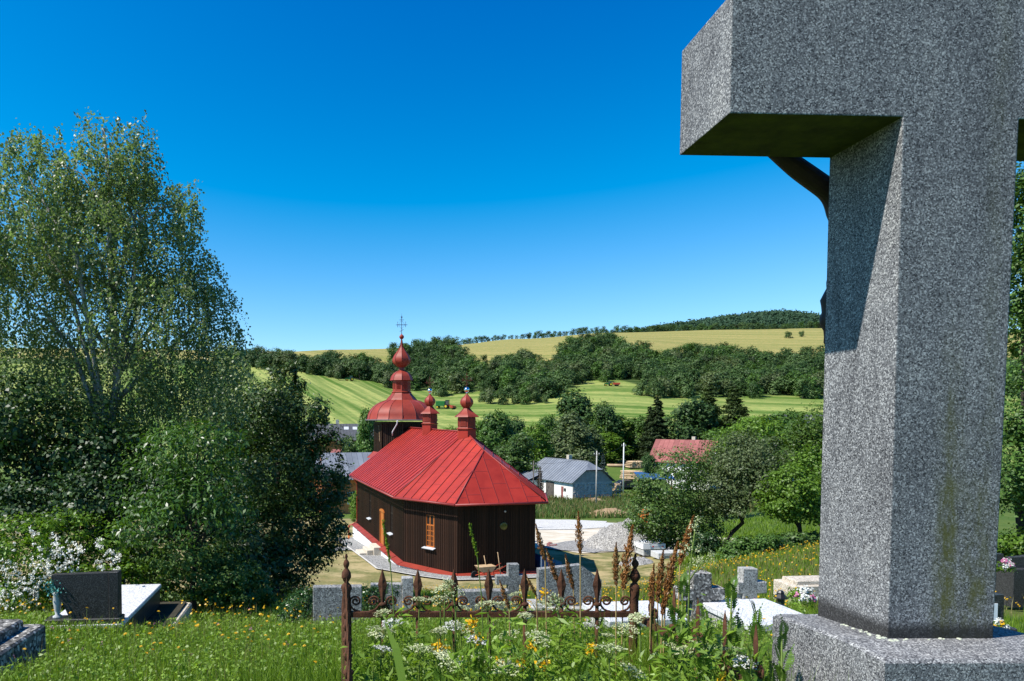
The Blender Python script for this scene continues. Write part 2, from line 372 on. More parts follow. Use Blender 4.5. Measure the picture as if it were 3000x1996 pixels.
M['l_larch'] = leafmat('larch_needle', (0.050, 0.085, 0.024), (0.085, 0.125, 0.036), 0.2, 0.6, 0.2)
M['l_bluespruce'] = leafmat('blue_spruce_needle', (0.045, 0.075, 0.065), (0.09, 0.13, 0.115), 0.1, 0.6, 0.2)
M['l_brown'] = leafmat('dying_thuja', (0.045, 0.032, 0.018), (0.09, 0.065, 0.035), 0.1, 0.7, 0.2)
M['l_edge'] = leafmat('hornbeam_leaf', (0.045, 0.090, 0.012), (0.085, 0.15, 0.02), 0.35, 0.45, 0.3)
M['grass'] = leafmat('grass_blade', (0.095, 0.175, 0.012), (0.185, 0.285, 0.024), 0.4, 0.5, 0.3)
M['grass_dry'] = leafmat('grass_stalk', (0.13, 0.12, 0.04), (0.24, 0.21, 0.09), 0.3, 0.6, 0.2)
M['weed'] = leafmat('weed_leaf', (0.110, 0.205, 0.018), (0.210, 0.325, 0.038), 0.42, 0.45, 0.35)
M['tansy'] = leafmat('tansy_leaf', (0.060, 0.135, 0.016), (0.115, 0.215, 0.026), 0.38, 0.45, 0.35)

# ------------------------------------------------------------------ terrain
CY = [-500, 0, 3, 6, 8, 10, 13, 20, 27, 31, 34, 40, 45, 50, 65, 80, 105, 130, 155, 185]
CZ = [-1.4, -1.65, -1.75, -2.2, -2.55, -3.0, -3.75, -5.3, -6.95, -7.65, -7.95, -8.25, -8.6, -8.95, -9.7, -10.6, -12, -13.2, -14, -13.5]
# far profiles: column (photo px) -> [(Y, py)...] beyond the stream
FAR = {
    300:  [(240, 1262), (460, 1066), (560, 1040), (660, 1020), (760, 1035), (1100, 1120)],
    763:  [(240, 1262), (460, 1074), (560, 1045), (660, 1030), (760, 1040), (1100, 1110)],
    1005: [(240, 1272), (430, 1107), (560, 1048), (700, 1024), (800, 1034), (1100, 1090)],
    1222: [(240, 1275), (400, 1142), (560, 1040), (660, 1022), (760, 1018), (1100, 1060)],
    1527: [(240, 1270), (330, 1178), (600, 1018), (800, 993), (880, 993), (1200, 1040)],
    1782: [(240, 1262), (400, 1110), (620, 1000), (850, 975), (930, 977), (1200, 1020)],
    2164: [(240, 1255), (350, 1158), (620, 1020), (850, 966), (930, 967), (1200, 1000)],
    2400: [(240, 1255), (350, 1160), (620, 1020), (850, 962), (930, 963), (1200, 990)],
    3000: [(240, 1255), (350, 1160), (620, 1020), (850, 965), (930, 967), (1200, 1000)],
}
_us = np.array([(k - AX) / F for k in FAR])
_Yf = np.array([185, 240, 300, 350, 400, 430, 460, 510, 560, 620, 660, 700, 760, 800, 850, 930, 1000, 1100, 1200, 2600.])
def _farrow(lst):
    Y = [y for y, p in lst]; Z = [P(AX, p, y).z for y, p in lst]
    Y = [185] + Y + [2600]; Z = [-13.5] + Z + [Z[-1] + 20]
    return np.interp(_Yf, Y, Z)
_ft = np.array([_farrow(v) for v in FAR.values()])

def gz(X, Y):
    X = np.asarray(X, float); Y = np.asarray(Y, float)
    r = np.hypot(X, Y); Ye = np.where(Y > 0.45 * r, Y, 0.45 * r * (Y > 0) + Y * (Y <= 0))
    u = np.clip(X / np.maximum(Ye, 0.5), -0.6, 1.0)
    near = np.interp(Ye, CY, CZ)
    # soften the polyline
    near = (near + np.interp(Ye * 1.06 + 0.15, CY, CZ) + np.interp(Ye * 0.94 - 0.15, CY, CZ)) / 3
    tilt = ramp(u, 0.30, 0.64) * ramp(Ye, 8, 22) * (1 - ramp(Ye, 33, 52)) * 1.45
    tilt = tilt + ramp(u, 0.40, 0.70) * ramp(Ye, 38, 60) * (1 - ramp(Ye, 100, 150)) * 1.5
    near = near + tilt + ramp(u, 0.305, 0.325) * (1 - ramp(u, 0.385, 0.43)) * ramp(Ye, 104, 130) * (1 - ramp(Ye, 158, 184)) * 4.2
    near = near + 0.05 * np.sin(X * 1.3 + 0.7) * np.sin(Y * 0.9) * (1 - ramp(r, 20, 40)) + 0.10 * np.sin(X * 0.21 + Y * 0.13) * ramp(r, 60, 90)
    iu = np.interp(u, _us, np.arange(len(_us))); i0 = np.clip(np.floor(iu).astype(int), 0, len(_us) - 2); fu = iu - i0; fu = fu * fu * (3 - 2 * fu)
    iy = np.interp(Ye, _Yf, np.arange(len(_Yf))); j0 = np.clip(np.floor(iy).astype(int), 0, len(_Yf) - 2); fy = iy - j0
    far = (_ft[i0, j0] * (1-fu) + _ft[i0+1, j0] * fu) * (1-fy) + (_ft[i0, j0+1] * (1-fu) + _ft[i0+1, j0+1] * fu) * fy
    return np.where(Ye < 185, near, far)

def gz1(x, y): return float(gz(np.array([x]), np.array([y]))[0])
def G(px, Y):
    x = (px - AX) / F * Y
    return Vector((x, Y, gz1(x, Y)))

# which rows of the far slope are wood / upper meadow (by column)
_c = np.array(list(FAR)); 
def wood_lo(px): return np.interp(px, [300, 763, 1005, 1222, 1400, 1527, 1640, 1720, 1800, 1870, 2000, 2164, 2400], [460, 460, 430, 400, 372, 338, 340, 395, 400, 372, 340, 350, 350])
def wood_hi(px): return np.interp(px, [300, 763, 1005, 1130, 1160, 1222, 1330, 1370, 1527, 1620, 1650, 1782, 1830, 1900, 2040, 2164, 2230, 2400], [520, 505, 490, 495, 590, 640, 640, 500, 480, 490, 600, 640, 520, 520, 560, 560, 510, 530])

def make_ground():
    th = np.concatenate([np.linspace(-180, -45, 40)[:-1], np.linspace(-45, 55, 420), np.linspace(55, 180, 36)[1:-1]])
    th = np.radians(th)
    rr = np.concatenate([[0.4], np.geomspace(1.0, 30, 120), np.geomspace(30, 160, 90)[1:], np.geomspace(160, 1100, 170)[1:], [1400, 2000, 3200, 5200]])
    T, RR = np.meshgrid(th, rr)
    X = RR * np.sin(T); Y = RR * np.cos(T); Z = gz(X, Y)
    nt_, nr = len(th), len(rr)
    V = np.stack([X.ravel(), Y.ravel(), Z.ravel()], 1)
    i, j = np.meshgrid(np.arange(nr - 1), np.arange(nt_), indexing='ij')
    j2 = (j + 1) % nt_
    Fc = np.stack([i*nt_+j, (i+1)*nt_+j, (i+1)*nt_+j2, i*nt_+j2], -1).reshape(-1, 4)[:, ::-1]
    # base colour of the ground cover, by place
    x, y = V[:, 0], V[:, 1]; pxc = AX + F * x / np.maximum(y, 0.5)
    C = np.zeros((len(V), 4), np.float32); C[:, 3] = 1
    def put(w, c):
        w = np.clip(w, 0, 1)[:, None]; C[:, :3] = C[:, :3] * (1 - w) + np.array(c) * w
    C[:, :3] = (0.050, 0.095, 0.016)                        # meadow
    d = np.hypot(x, y)
    put(ramp(d, 25, 30) * (y > 0), (0.17, 0.165, 0.062))    # mown dry lawn round the church
    put(ramp(d, 66, 69) * (y > 0), (0.075, 0.125, 0.024))   # rough bank
    put(ramp(d, 185, 215) * (y > 0), (0.150, 0.205, 0.050))  # mown field
    wl_, wh_ = wood_lo(pxc), wood_hi(pxc)
    put(ramp(y, wl_ - 4, wl_ + 4), (0.040, 0.070, 0.018))   # wood floor
    put(ramp(y, wh_ - 10, wh_ + 10), (0.235, 0.225, 0.072)) # upper hay meadow
    put((ramp(u_ := (x / np.maximum(y, 1)), 0.28, 0.36)) * (y > 10) * (1 - ramp(y, 36, 40)), (0.085, 0.105, 0.026))
    put(ramp(u_, 0.40, 0.47) * (y > 30) * (1 - ramp(y, 180, 190)), (0.070, 0.115, 0.024))   # green floor under the orchard
    me = np_mesh('ground', V, Fc, None, True)
    ca = me.color_attributes.new('cover', 'FLOAT_COLOR', 'POINT'); ca.data.foreach_set('color', C.ravel())
    m, nt, b, out = nodes('ground_cover'); b.inputs['Roughness'].default_value = 0.95; b.inputs['Specular IOR Level'].default_value = 0.1
    at = nt.nodes.new('ShaderNodeAttribute'); at.attribute_name = 'cover'
    v = coord(nt, 'Object')
    n1 = cramp(nt, noise(nt, v, 0.35, 6, 0.65), [(0.3, (0.70, 0.85, 0.72)), (0.7, (1.32, 1.12, 1.25))])
    col = mixc(nt, 1.0, at.outputs['Color'], n1, 'MULTIPLY')
    n2 = cramp(nt, noise(nt, v, 3.5, 5, 0.7), [(0.3, (0.72, 0.80, 0.75)), (0.7, (1.25, 1.15, 1.2))])
    col = mixc(nt, 1.0, col, n2, 'MULTIPLY')
    # mowing swathes on the far field (real lanes of cut grass)
    sx = nt.nodes.new('ShaderNodeSeparateXYZ'); nt.links.new(v, sx.inputs[0])
    def lanes(ang, period, distort):
        mp = nt.nodes.new('ShaderNodeMapping'); mp.inputs['Rotation'].default_value = (0, 0, R(ang)); nt.links.new(v, mp.inputs['Vector'])
        m2 = nt.nodes.new('ShaderNodeMapping'); m2.inputs['Scale'].default_value = (1.0 / period, 0.02 / period, 0.0); nt.links.new(mp.outputs[0], m2.inputs['Vector'])
        return cramp(nt, noise(nt, m2.outputs[0], 1.0, 2, 0.5, distort * .03), [(0.40, 0.0), (0.60, 1.0)])
    la = mathn(nt, 'ADD', mathn(nt, 'MULTIPLY', lanes(-18, 3.2, 3.0), 0.5), mathn(nt, 'MULTIPLY', lanes(-20, 14.0, 5.0), 0.6))
    lc = cramp(nt, la, [(0.15, (0.46, 0.66, 0.38)), (0.5, (1.0, 1.0, 1.0)), (0.85, (1.8, 1.5, 1.75))])
    lb = mathn(nt, 'ADD', mathn(nt, 'MULTIPLY', lanes(-80, 4.0, 4.0), 0.45), mathn(nt, 'MULTIPLY', lanes(-76, 15.0, 6.0), 0.6))
    lc2 = cramp(nt, lb, [(0.15, (0.52, 0.70, 0.44)), (0.5, (1.0, 1.0, 1.0)), (0.85, (1.65, 1.4, 1.6))])
    side = nt.nodes.new('ShaderNodeMapRange'); side.inputs[1].default_value = 8; side.inputs[2].default_value = 42; nt.links.new(sx.outputs['X'], side.inputs[0])
    lc = mixc(nt, side.outputs[0], lc, lc2)
    far = nt.nodes.new('ShaderNodeMapRange'); far.inputs[1].default_value = 180; far.inputs[2].default_value = 215; nt.links.new(sx.outputs['Y'], far.inputs[0])
    up_ = nt.nodes.new('ShaderNodeMapRange'); up_.inputs[1].default_value = 470; up_.inputs[2].default_value = 560; up_.inputs[3].default_value = 1.0; up_.inputs[4].default_value = 0.3; nt.links.new(sx.outputs['Y'], up_.inputs[0])
    lcm = mixc(nt, mathn(nt, 'MULTIPLY', far.outputs[0], up_.outputs[0]), (1, 1, 1), lc)
    col = mixc(nt, 1.0, col, lcm, 'MULTIPLY')
    # straw patches of the dry lawn
    near1 = nt.nodes.new('ShaderNodeMapRange'); near1.inputs[1].default_value = 27; near1.inputs[2].default_value = 30; nt.links.new(sx.outputs['Y'], near1.inputs[0])
    near2 = nt.nodes.new('ShaderNodeMapRange'); near2.inputs[1].default_value = 64; near2.inputs[2].default_value = 68; near2.inputs[3].default_value = 1; near2.inputs[4].default_value = 0; nt.links.new(sx.outputs['Y'], near2.inputs[0])
    pt = cramp(nt, noise(nt, v, 0.55, 6, 0.7), [(0.44, 0.0), (0.6, 0.85)])
    rt = nt.nodes.new('ShaderNodeMapRange'); rt.inputs[1].default_value = 15; rt.inputs[2].default_value = 19; rt.inputs[3].default_value = 1; rt.inputs[4].default_value = 0; nt.links.new(sx.outputs['X'], rt.inputs[0])
    msk = mathn(nt, 'MULTIPLY', mathn(nt, 'MULTIPLY', mathn(nt, 'MULTIPLY', near1.outputs[0], near2.outputs[0]), pt), rt.outputs[0])
    col = mixc(nt, msk, col, (0.38, 0.30, 0.155))
    nt.links.new(col, b.inputs['Base Color'])
    bump(nt, b, noise(nt, v, 5.0, 6, 0.7), 0.7, 0.06)
    me.materials.append(m)
    o = link('ground', me); tag(o, 'rolling green ground from the churchyard to the hills', kind='structure')
make_ground()

# far wooded hill
def hill_crest(px): return np.interp(px, [900, 1380, 1600, 1769, 1925, 2062, 2141, 2231, 2285, 2357, 2393, 2700, 3000, 3600],
                                     [1085, 1042, 1018, 1002, 982, 962, 948, 938, 936, 943, 954, 985, 1010, 1050])
def hill_z(x, y):
    px = AX + F * x / y; crest = (AY - F * math.tan(PITCH) - hill_crest(px)) / F * 2200
    t = (y - 1150) / (2200 - 1150)
    base = 20.0
    h = base + (crest - base) * np.where(t < 1, np.sin(np.clip(t, 0, 1) * math.pi / 2) ** 1.2, 1 - 0.5 * (t - 1))
    return h + 3.0 * np.sin(x * 0.013) * np.cos(y * 0.011)
def make_hill():
    us = np.linspace(-0.15, 1.3, 120); ys = np.linspace(1150, 3000, 60)
    U, Yy = np.meshgrid(us, ys); X = U * Yy; Z = hill_z(X, Yy)
    V = np.stack([X.ravel(), Yy.ravel(), Z.ravel()], 1); n = len(us)
    i, j = np.meshgrid(np.arange(len(ys)-1), np.arange(n-1), indexing='ij')
    Fc = np.stack([i*n+j, i*n+j+1, (i+1)*n+j+1, (i+1)*n+j], -1).reshape(-1, 4)
    m = mat('far_wood_floor', (0.020, 0.045, 0.016), (0.035, 0.065, 0.022), 0.02, 0.95, 0.5, 0.05, bdist=5)
    o = link('hill', np_mesh('hill', V, Fc, m, True)); tag(o, 'long wooded hill on the right skyline', kind='structure')
make_hill()

# ------------------------------------------------------------------ foliage tools
def unit(v): return v / np.maximum(np.linalg.norm(v, axis=1, keepdims=True), 1e-9)
def rsphere(r_, n): return unit(r_.normal(size=(n, 3)))

def leaves(pos, nrm, size, aspect=0.55, r_=rng, tang=None, fold=0.12):
    """one rhombic leaf per point"""
    n = len(pos); nrm = unit(nrm)
    t = r_.normal(size=(n, 3)) if tang is None else tang
    t = unit(t - (t * nrm).sum(1, keepdims=True) * nrm); s = np.cross(nrm, t)
    size = np.broadcast_to(np.asarray(size, float), (n,))[:, None]
    a = pos - t * size * 0.5; c = pos + t * size * 0.5
    b = pos + s * size * aspect * 0.5 - t * size * 0.06 + nrm * size * fold; d = pos - s * size * aspect * 0.5 - t * size * 0.06 + nrm * size * fold
    V = np.stack([a, b, c, d], 1).reshape(-1, 3)
    return V, np.arange(4 * n).reshape(n, 4)

def clumps(r_, blobs, n, sub=26, subr=0.22, inner=0.55, up=0.5, flat=0.8, jit=0.45):
    """leaf positions in clumps through a set of ellipsoid blobs [(cx,cy,cz,rx,ry,rz)]"""
    B = np.array(blobs, float); w = (B[:, 3] * B[:, 4] + B[:, 4] * B[:, 5] + B[:, 3] * B[:, 5]); w = w / w.sum()
    K = max(1, int(sub * len(B)))
    bi = r_.choice(len(B), K, p=w); d = rsphere(r_, K); rad = inner + (1 - inner) * r_.random(K) ** 0.6
    sc = B[bi, :3] + d * B[bi, 3:] * rad[:, None]
    li = r_.integers(0, K, n); lb = bi[li]
    off = r_.normal(size=(n, 3)) * subr * B[lb, 3:] * np.array([1, 1, flat]) * (0.6 + 0.8 * r_.random((K, 1)))[li]
    pos = sc[li] + off
    outw = unit((pos - B[lb, :3]) / B[lb, 3:]); 
    nr = outw * 0.6 + unit(off + 1e-6) * 0.35 + np.array([0, 0, up]) + r_.normal(size=(n, 3)) * jit
    return pos, nr

def leafmesh(name, material, pos, nrm, size, aspect=0.55, tang=None):
    V, Fq = leaves(pos, nrm, size, aspect, tang=tang)
    return np_mesh(name, V, Fq, material)

def limbs(base, top, targets, r0, mat_, name='trunk', n=8, wob=0.05, start=0.35):
    """trunk from base to top with limbs to target points"""
    mb = MB(); base = Vector(base); top = Vector(top); L = (top - base).length
    pts = []; rad = []
    for i in range(9):
        t = i / 8; p = base.lerp(top, t)
        p = p + Vector((random.uniform(-1, 1), random.uniform(-1, 1), 0)) * wob * L * 0.25 * (0 if i == 0 else 1)
        pts.append(p); rad.append(r0 * (1.35 if i == 0 else 1 - 0.82 * t))
    mb.tube(pts, rad, n)
    for tg in targets:
        tg = Vector(tg); t = random.uniform(start, 0.85)
        if tg.z < base.z + L * t: t = max(0.18, (tg.z - base.z) / L * 0.7)
        t = min(t, 0.9); k = t * 8; i = int(k); p0 = pts[i].lerp(pts[min(i+1, 8)], k - i); r1 = r0 * (1 - 0.82 * t) * 0.62
        mid = p0.lerp(tg, 0.5) + Vector((random.uniform(-.1, .1), random.uniform(-.1, .1), 0.12)) * (tg - p0).length
        mb.tube([p0, p0.lerp(mid, 0.6), mid, mid.lerp(tg, 0.55), tg], [r1, r1*0.8, r1*0.6, r1*0.4, r1*0.15], 5, cap=False)
    return mb.mesh(name, mat_)

def tree_from(name, label, cat, loc, trunk_me, crown_me, rz=0.0, scale=1.0, group=None, crown='crown'):
    t = empty(name, loc, rz, scale, label, cat, group)
    if trunk_me: link('trunk', trunk_me, t)
    link(crown, crown_me, t)
    return t

def broad_variant(seed, w, h, leaf, n, lmat, bark, trunk_h=0.2, nb=11, sub=22, low=0.16, subr=0.22):
    r_ = np.random.default_rng(seed); random.seed(seed)
    bl = []
    for k in range(nb):
        a = r_.random() * 6.283; zz = low + (0.96 - low) * (k + r_.random()) / nb
        prof = math.sin(min(1.0, (zz - low + 0.12) / (1.06 - low)) * math.pi) ** 0.65
        rad = w * 0.5 * prof * (0.35 + 0.4 * r_.random()); br = w * (0.17 + 0.09 * r_.random())
        bl.append((math.cos(a) * rad, math.sin(a) * rad, min(zz * h, h - br * 0.8), br, br, br * 0.85))
    bl.append((0, 0, h * 0.55, w * 0.28, w * 0.28, h * 0.28))
    pos, nr = clumps(r_, bl, n, sub, subr)
    cm = leafmesh('crown', lmat, pos, nr, leaf * (0.7 + 0.6 * r_.random(n)), 0.7)
    tm = limbs((0, 0, -0.3), (0, 0, h * 0.8), [b[:3] for b in bl[:8]], w * 0.028, bark, wob=0.08)
    return tm, cm

def conifer_variant(seed, w, h, lmat, bark, whorls=26, droop=0.25, n_per=260, leaf=0.32, open_=1.0):
    r_ = np.random.default_rng(seed); ps = []; ns = []; tg = []
    tb = MB(); tb.tube([(0, 0, -0.3), (0, 0, h * 0.5), (0, 0, h)], [w * 0.03, w * 0.018, 0.01], 7)
    for k in range(whorls):
        t = (k + 0.5) / whorls; z = h * (0.06 + 0.94 * t); rad = w * 0.5 * (1 - t) ** 0.85 * (0.75 + 0.5 * r_.random()) + 0.08
        nbr = 7
        for b in range(nbr):
            a = 6.283 * (b + r_.random()) / nbr; z = h * (0.06 + 0.94 * (k + r_.random() * 1.4) / (whorls + .6)); L = rad * (0.65 + 0.5 * r_.random()); m = max(6, int(n_per * L / (w * 0.5) / nbr))
            s = r_.random(m) ** 0.7; lat = r_.normal(size=m) * 0.16 * L * open_
            ca, sa = math.cos(a), math.sin(a)
            x = ca * L * s - sa * lat; y = sa * L * s + ca * lat; zz = z - droop * L * s ** 1.5 + 0.10 * L * s ** 4 - np.abs(r_.normal(size=m)) * 0.12 * L
            ps.append(np.stack([x, y, zz], 1)); ns.append(np.stack([ca * 0.4 + 0 * x, sa * 0.4 + 0 * x, 0.9 + 0 * x], 1) + r_.normal(size=(m, 3)) * 0.4)
            tg.append(np.stack([ca + 0 * x, sa + 0 * x, -0.4 + 0 * x], 1) + r_.normal(size=(m, 3)) * 0.3)
            if k % 2 == 0: tb.tube([(0, 0, z), (ca * L * 0.9, sa * L * 0.9, z - droop * L * 0.8)], [0.03, 0.008], 4, cap=False)
    pos = np.concatenate(ps); nr = np.concatenate(ns); tgt = np.concatenate(tg)
    cm = leafmesh('crown', lmat, pos, nr, leaf * (0.6 + 0.8 * r_.random(len(pos))), 0.4, tgt)
    return tb.mesh('trunk', bark), cm

# ================================================================== STONE CROSS (right foreground)
def stone_cross():
    # local origin: foot of the shaft, front-left corner; local z = 0 on the pedestal top
    o = empty('stone_cross', P(2594, 1863, 1.884), 0, None,
              'tall speckled grey granite grave cross on a pedestal in the right foreground', 'grave cross')
    o.rotation_euler = (0, R(0.45), R(1.5))
    w, dpt = 0.312, 0.295; za, zb = 1.425, 1.745; la = 0.478; top = 2.32
    t = 0.012      # the shaft narrows a touch towards the foot
    bm = bmesh.new()
    def ring(pts): return [bm.verts.new(p) for p in pts]
    # outline in x,z extruded along y (cross shape), counter-clockwise
    out = [(0.006, -0.05), (w - 0.004, -0.05), (w + t, za), (w + la, za), (w + la, zb), (w + t, zb), (w + t, top), (0.0, top), (0.0, zb), (-la, zb), (-la, za), (0.0, za)]
    f0 = ring([(x, 0, z) for x, z in out]); f1 = ring([(x, dpt, z) for x, z in out])
    bm.faces.new(f0); bm.faces.new(list(reversed(f1)))
    und = []
    for i in range(len(out)):
        j = (i + 1) % len(out); f = bm.faces.new((f0[i], f1[i], f1[j], f0[j]))
        if (out[i][1] == za and out[j][1] == za): und.append(f)
    bmesh.ops.recalc_face_normals(bm, faces=bm.faces)
    und_c = [f.calc_center_median().copy() for f in und]
    bmesh.ops.bevel(bm, geom=list(bm.edges), offset=0.0035, segments=2, affect='EDGES', profile=0.6)
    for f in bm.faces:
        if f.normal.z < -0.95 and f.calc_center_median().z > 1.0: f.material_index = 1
    me = bpy.data.meshes.new('cross_body'); bm.to_mesh(me); bm.free()
    me.materials.append(M['granite']); me.materials.append(M['moss_granite'])
    link('cross_body', me, o)
    # pedestal, two steps
    x0, x1, y0, y1, b_ = -0.122, w + 0.15, -0.158, dpt + 0.03, 0.008
    zt = lambda y: -0.006 - 0.075 * (y + 0.01) if y > -0.02 else -0.006 + 0.05 * (y + 0.02)
    rows = [y0, y0 + b_, -0.02, dpt * .5, y1 - b_, y1]; vv = []; ff = []
    for k, y in enumerate(rows):
        d_ = b_ if k in (0, 5) else 0
        vv += [(x0, y, -0.62), (x0, y, zt(y) - b_), (x0 + b_, y, zt(y) - d_), (x1 - b_, y, zt(y) - d_), (x1, y, zt(y) - b_), (x1, y, -0.62)]
    for k in range(5):
        for i in range(5): ff.append((k*6+i, k*6+i+1, k*6+7+i, k*6+6+i))
    ff += [tuple(range(6)), tuple(reversed(range(30, 36)))]
    pb = MB(); pb.add(vv, ff); pb.build('pedestal', M['granite_plain'], o)
    pb = MB(); pb.bbox(-0.30, w + 0.34, -0.34, dpt + 0.30, -1.25, -0.621, 0.012); pb.build('plinth', M['granite_plain'], o)
    # lichen crust along the joint
    r_ = random.Random(4)
    mb = MB()
    for k in range(44):
        if k < 30: q = r_.random() ** 0.6; x = 0.002 - r_.random() * 0.02; y = dpt * 0.8 * (1 - q) ** 2.2
        else: x = r_.random() ** 2.4 * 0.28; y = -0.004 - r_.random() * 0.022
        s = r_.uniform(0.002, 0.006) * (1.6 if r_.random() < .15 else 1)
        zz = -0.006 - 0.075 * max(0, y); mb.lathe([(s * 1.2, zz - .004), (s, zz + 0.0012 * r_.random()), (s * 0.5, zz + 0.002)], 7, True, (x, y), r_.random())
    lo = mb.build('lichen', M['lichen'], o); lo['kind'] = 'stuff'; lo['label'] = 'pale green lichen crust along the foot of the shaft'
    # the cast figure on the far side: one continuous skinned body
    vx = []; ed = []; rd = []
    def v(x, y, z, r, p=None):
        vx.append((x, y, z)); rd.append(r)
        if p is not None: ed.append((p, len(vx) - 1))
        return len(vx) - 1
    cx = w / 2; yb = dpt + 0.065
    pel = v(cx, yb + 0.01, 0.98, 0.075); wa = v(cx + 0.005, yb + 0.02, 1.09, 0.062, pel); ch = v(cx, yb + 0.025, 1.25, 0.080, wa); nk = v(cx, yb + 0.03, 1.33, 0.03, ch)
    hd = v(cx + 0.02, yb + 0.05, 1.39, 0.052, nk); v(cx + 0.03, yb + 0.055, 1.45, 0.042, hd)
    for sgn in (-1, 1):
        sh = v(cx + sgn * 0.085, yb + 0.02, 1.345, 0.036, ch); el = v(cx + sgn * 0.215, yb, 1.415, 0.034, sh)
        wr = v(cx + sgn * 0.345, yb - 0.01, 1.50, 0.022, el); ha = v(cx + sgn * 0.375, yb - 0.01, 1.53, 0.022, wr)
        for q in range(4): v(cx + sgn * (0.395 + 0.012 * q), yb + 0.012, 1.575 - 0.012 * q, 0.007, ha)
        v(cx + sgn * 0.36, yb + 0.02, 1.555, 0.007, ha)
        hp = v(cx + sgn * 0.05, yb + 0.01, 0.93, 0.052, pel); kn = v(cx + sgn * 0.03 + 0.035, yb + 0.06, 0.72, 0.038, hp)
        an = v(cx + sgn * 0.02, yb + 0.02, 0.44, 0.026, kn); v(cx + sgn * 0.02, yb + 0.05, 0.36, 0.022, an)
    me = bpy.data.meshes.new('cast_figure'); me.from_pydata(vx, ed, []); me.materials.append(M['bronze'])
    fo = link('cast_figure', me, o); fo['label'] = 'dark cast figure with raised arms on the far side of the cross'
    sk = fo.modifiers.new('skin', 'SKIN'); 
    for i, s in enumerate(me.skin_vertices[0].data): s.radius = (rd[i], rd[i]); s.use_root = (i == 0)
    sb = fo.modifiers.new('sub', 'SUBSURF'); sb.levels = 2; sb.render_levels = 2
    # loin cloth bulging past the shaft edge
    mb = MB()
    prof = []
    for k in range(13):
        a = k / 12; prof.append((0.074 + 0.024 * math.sin(a * math.pi) + 0.005 * math.sin(a * 21), 0.84 + 0.24 * a))
    vv = []
    mb.lathe(prof, 18, True, (0, 0)); mb.v = [(cx + x * 1.02, yb + 0.03 + y * 0.62, z) for x, y, z in mb.v]
    mb.build('loin_cloth', M['bronze'], o)
stone_cross()

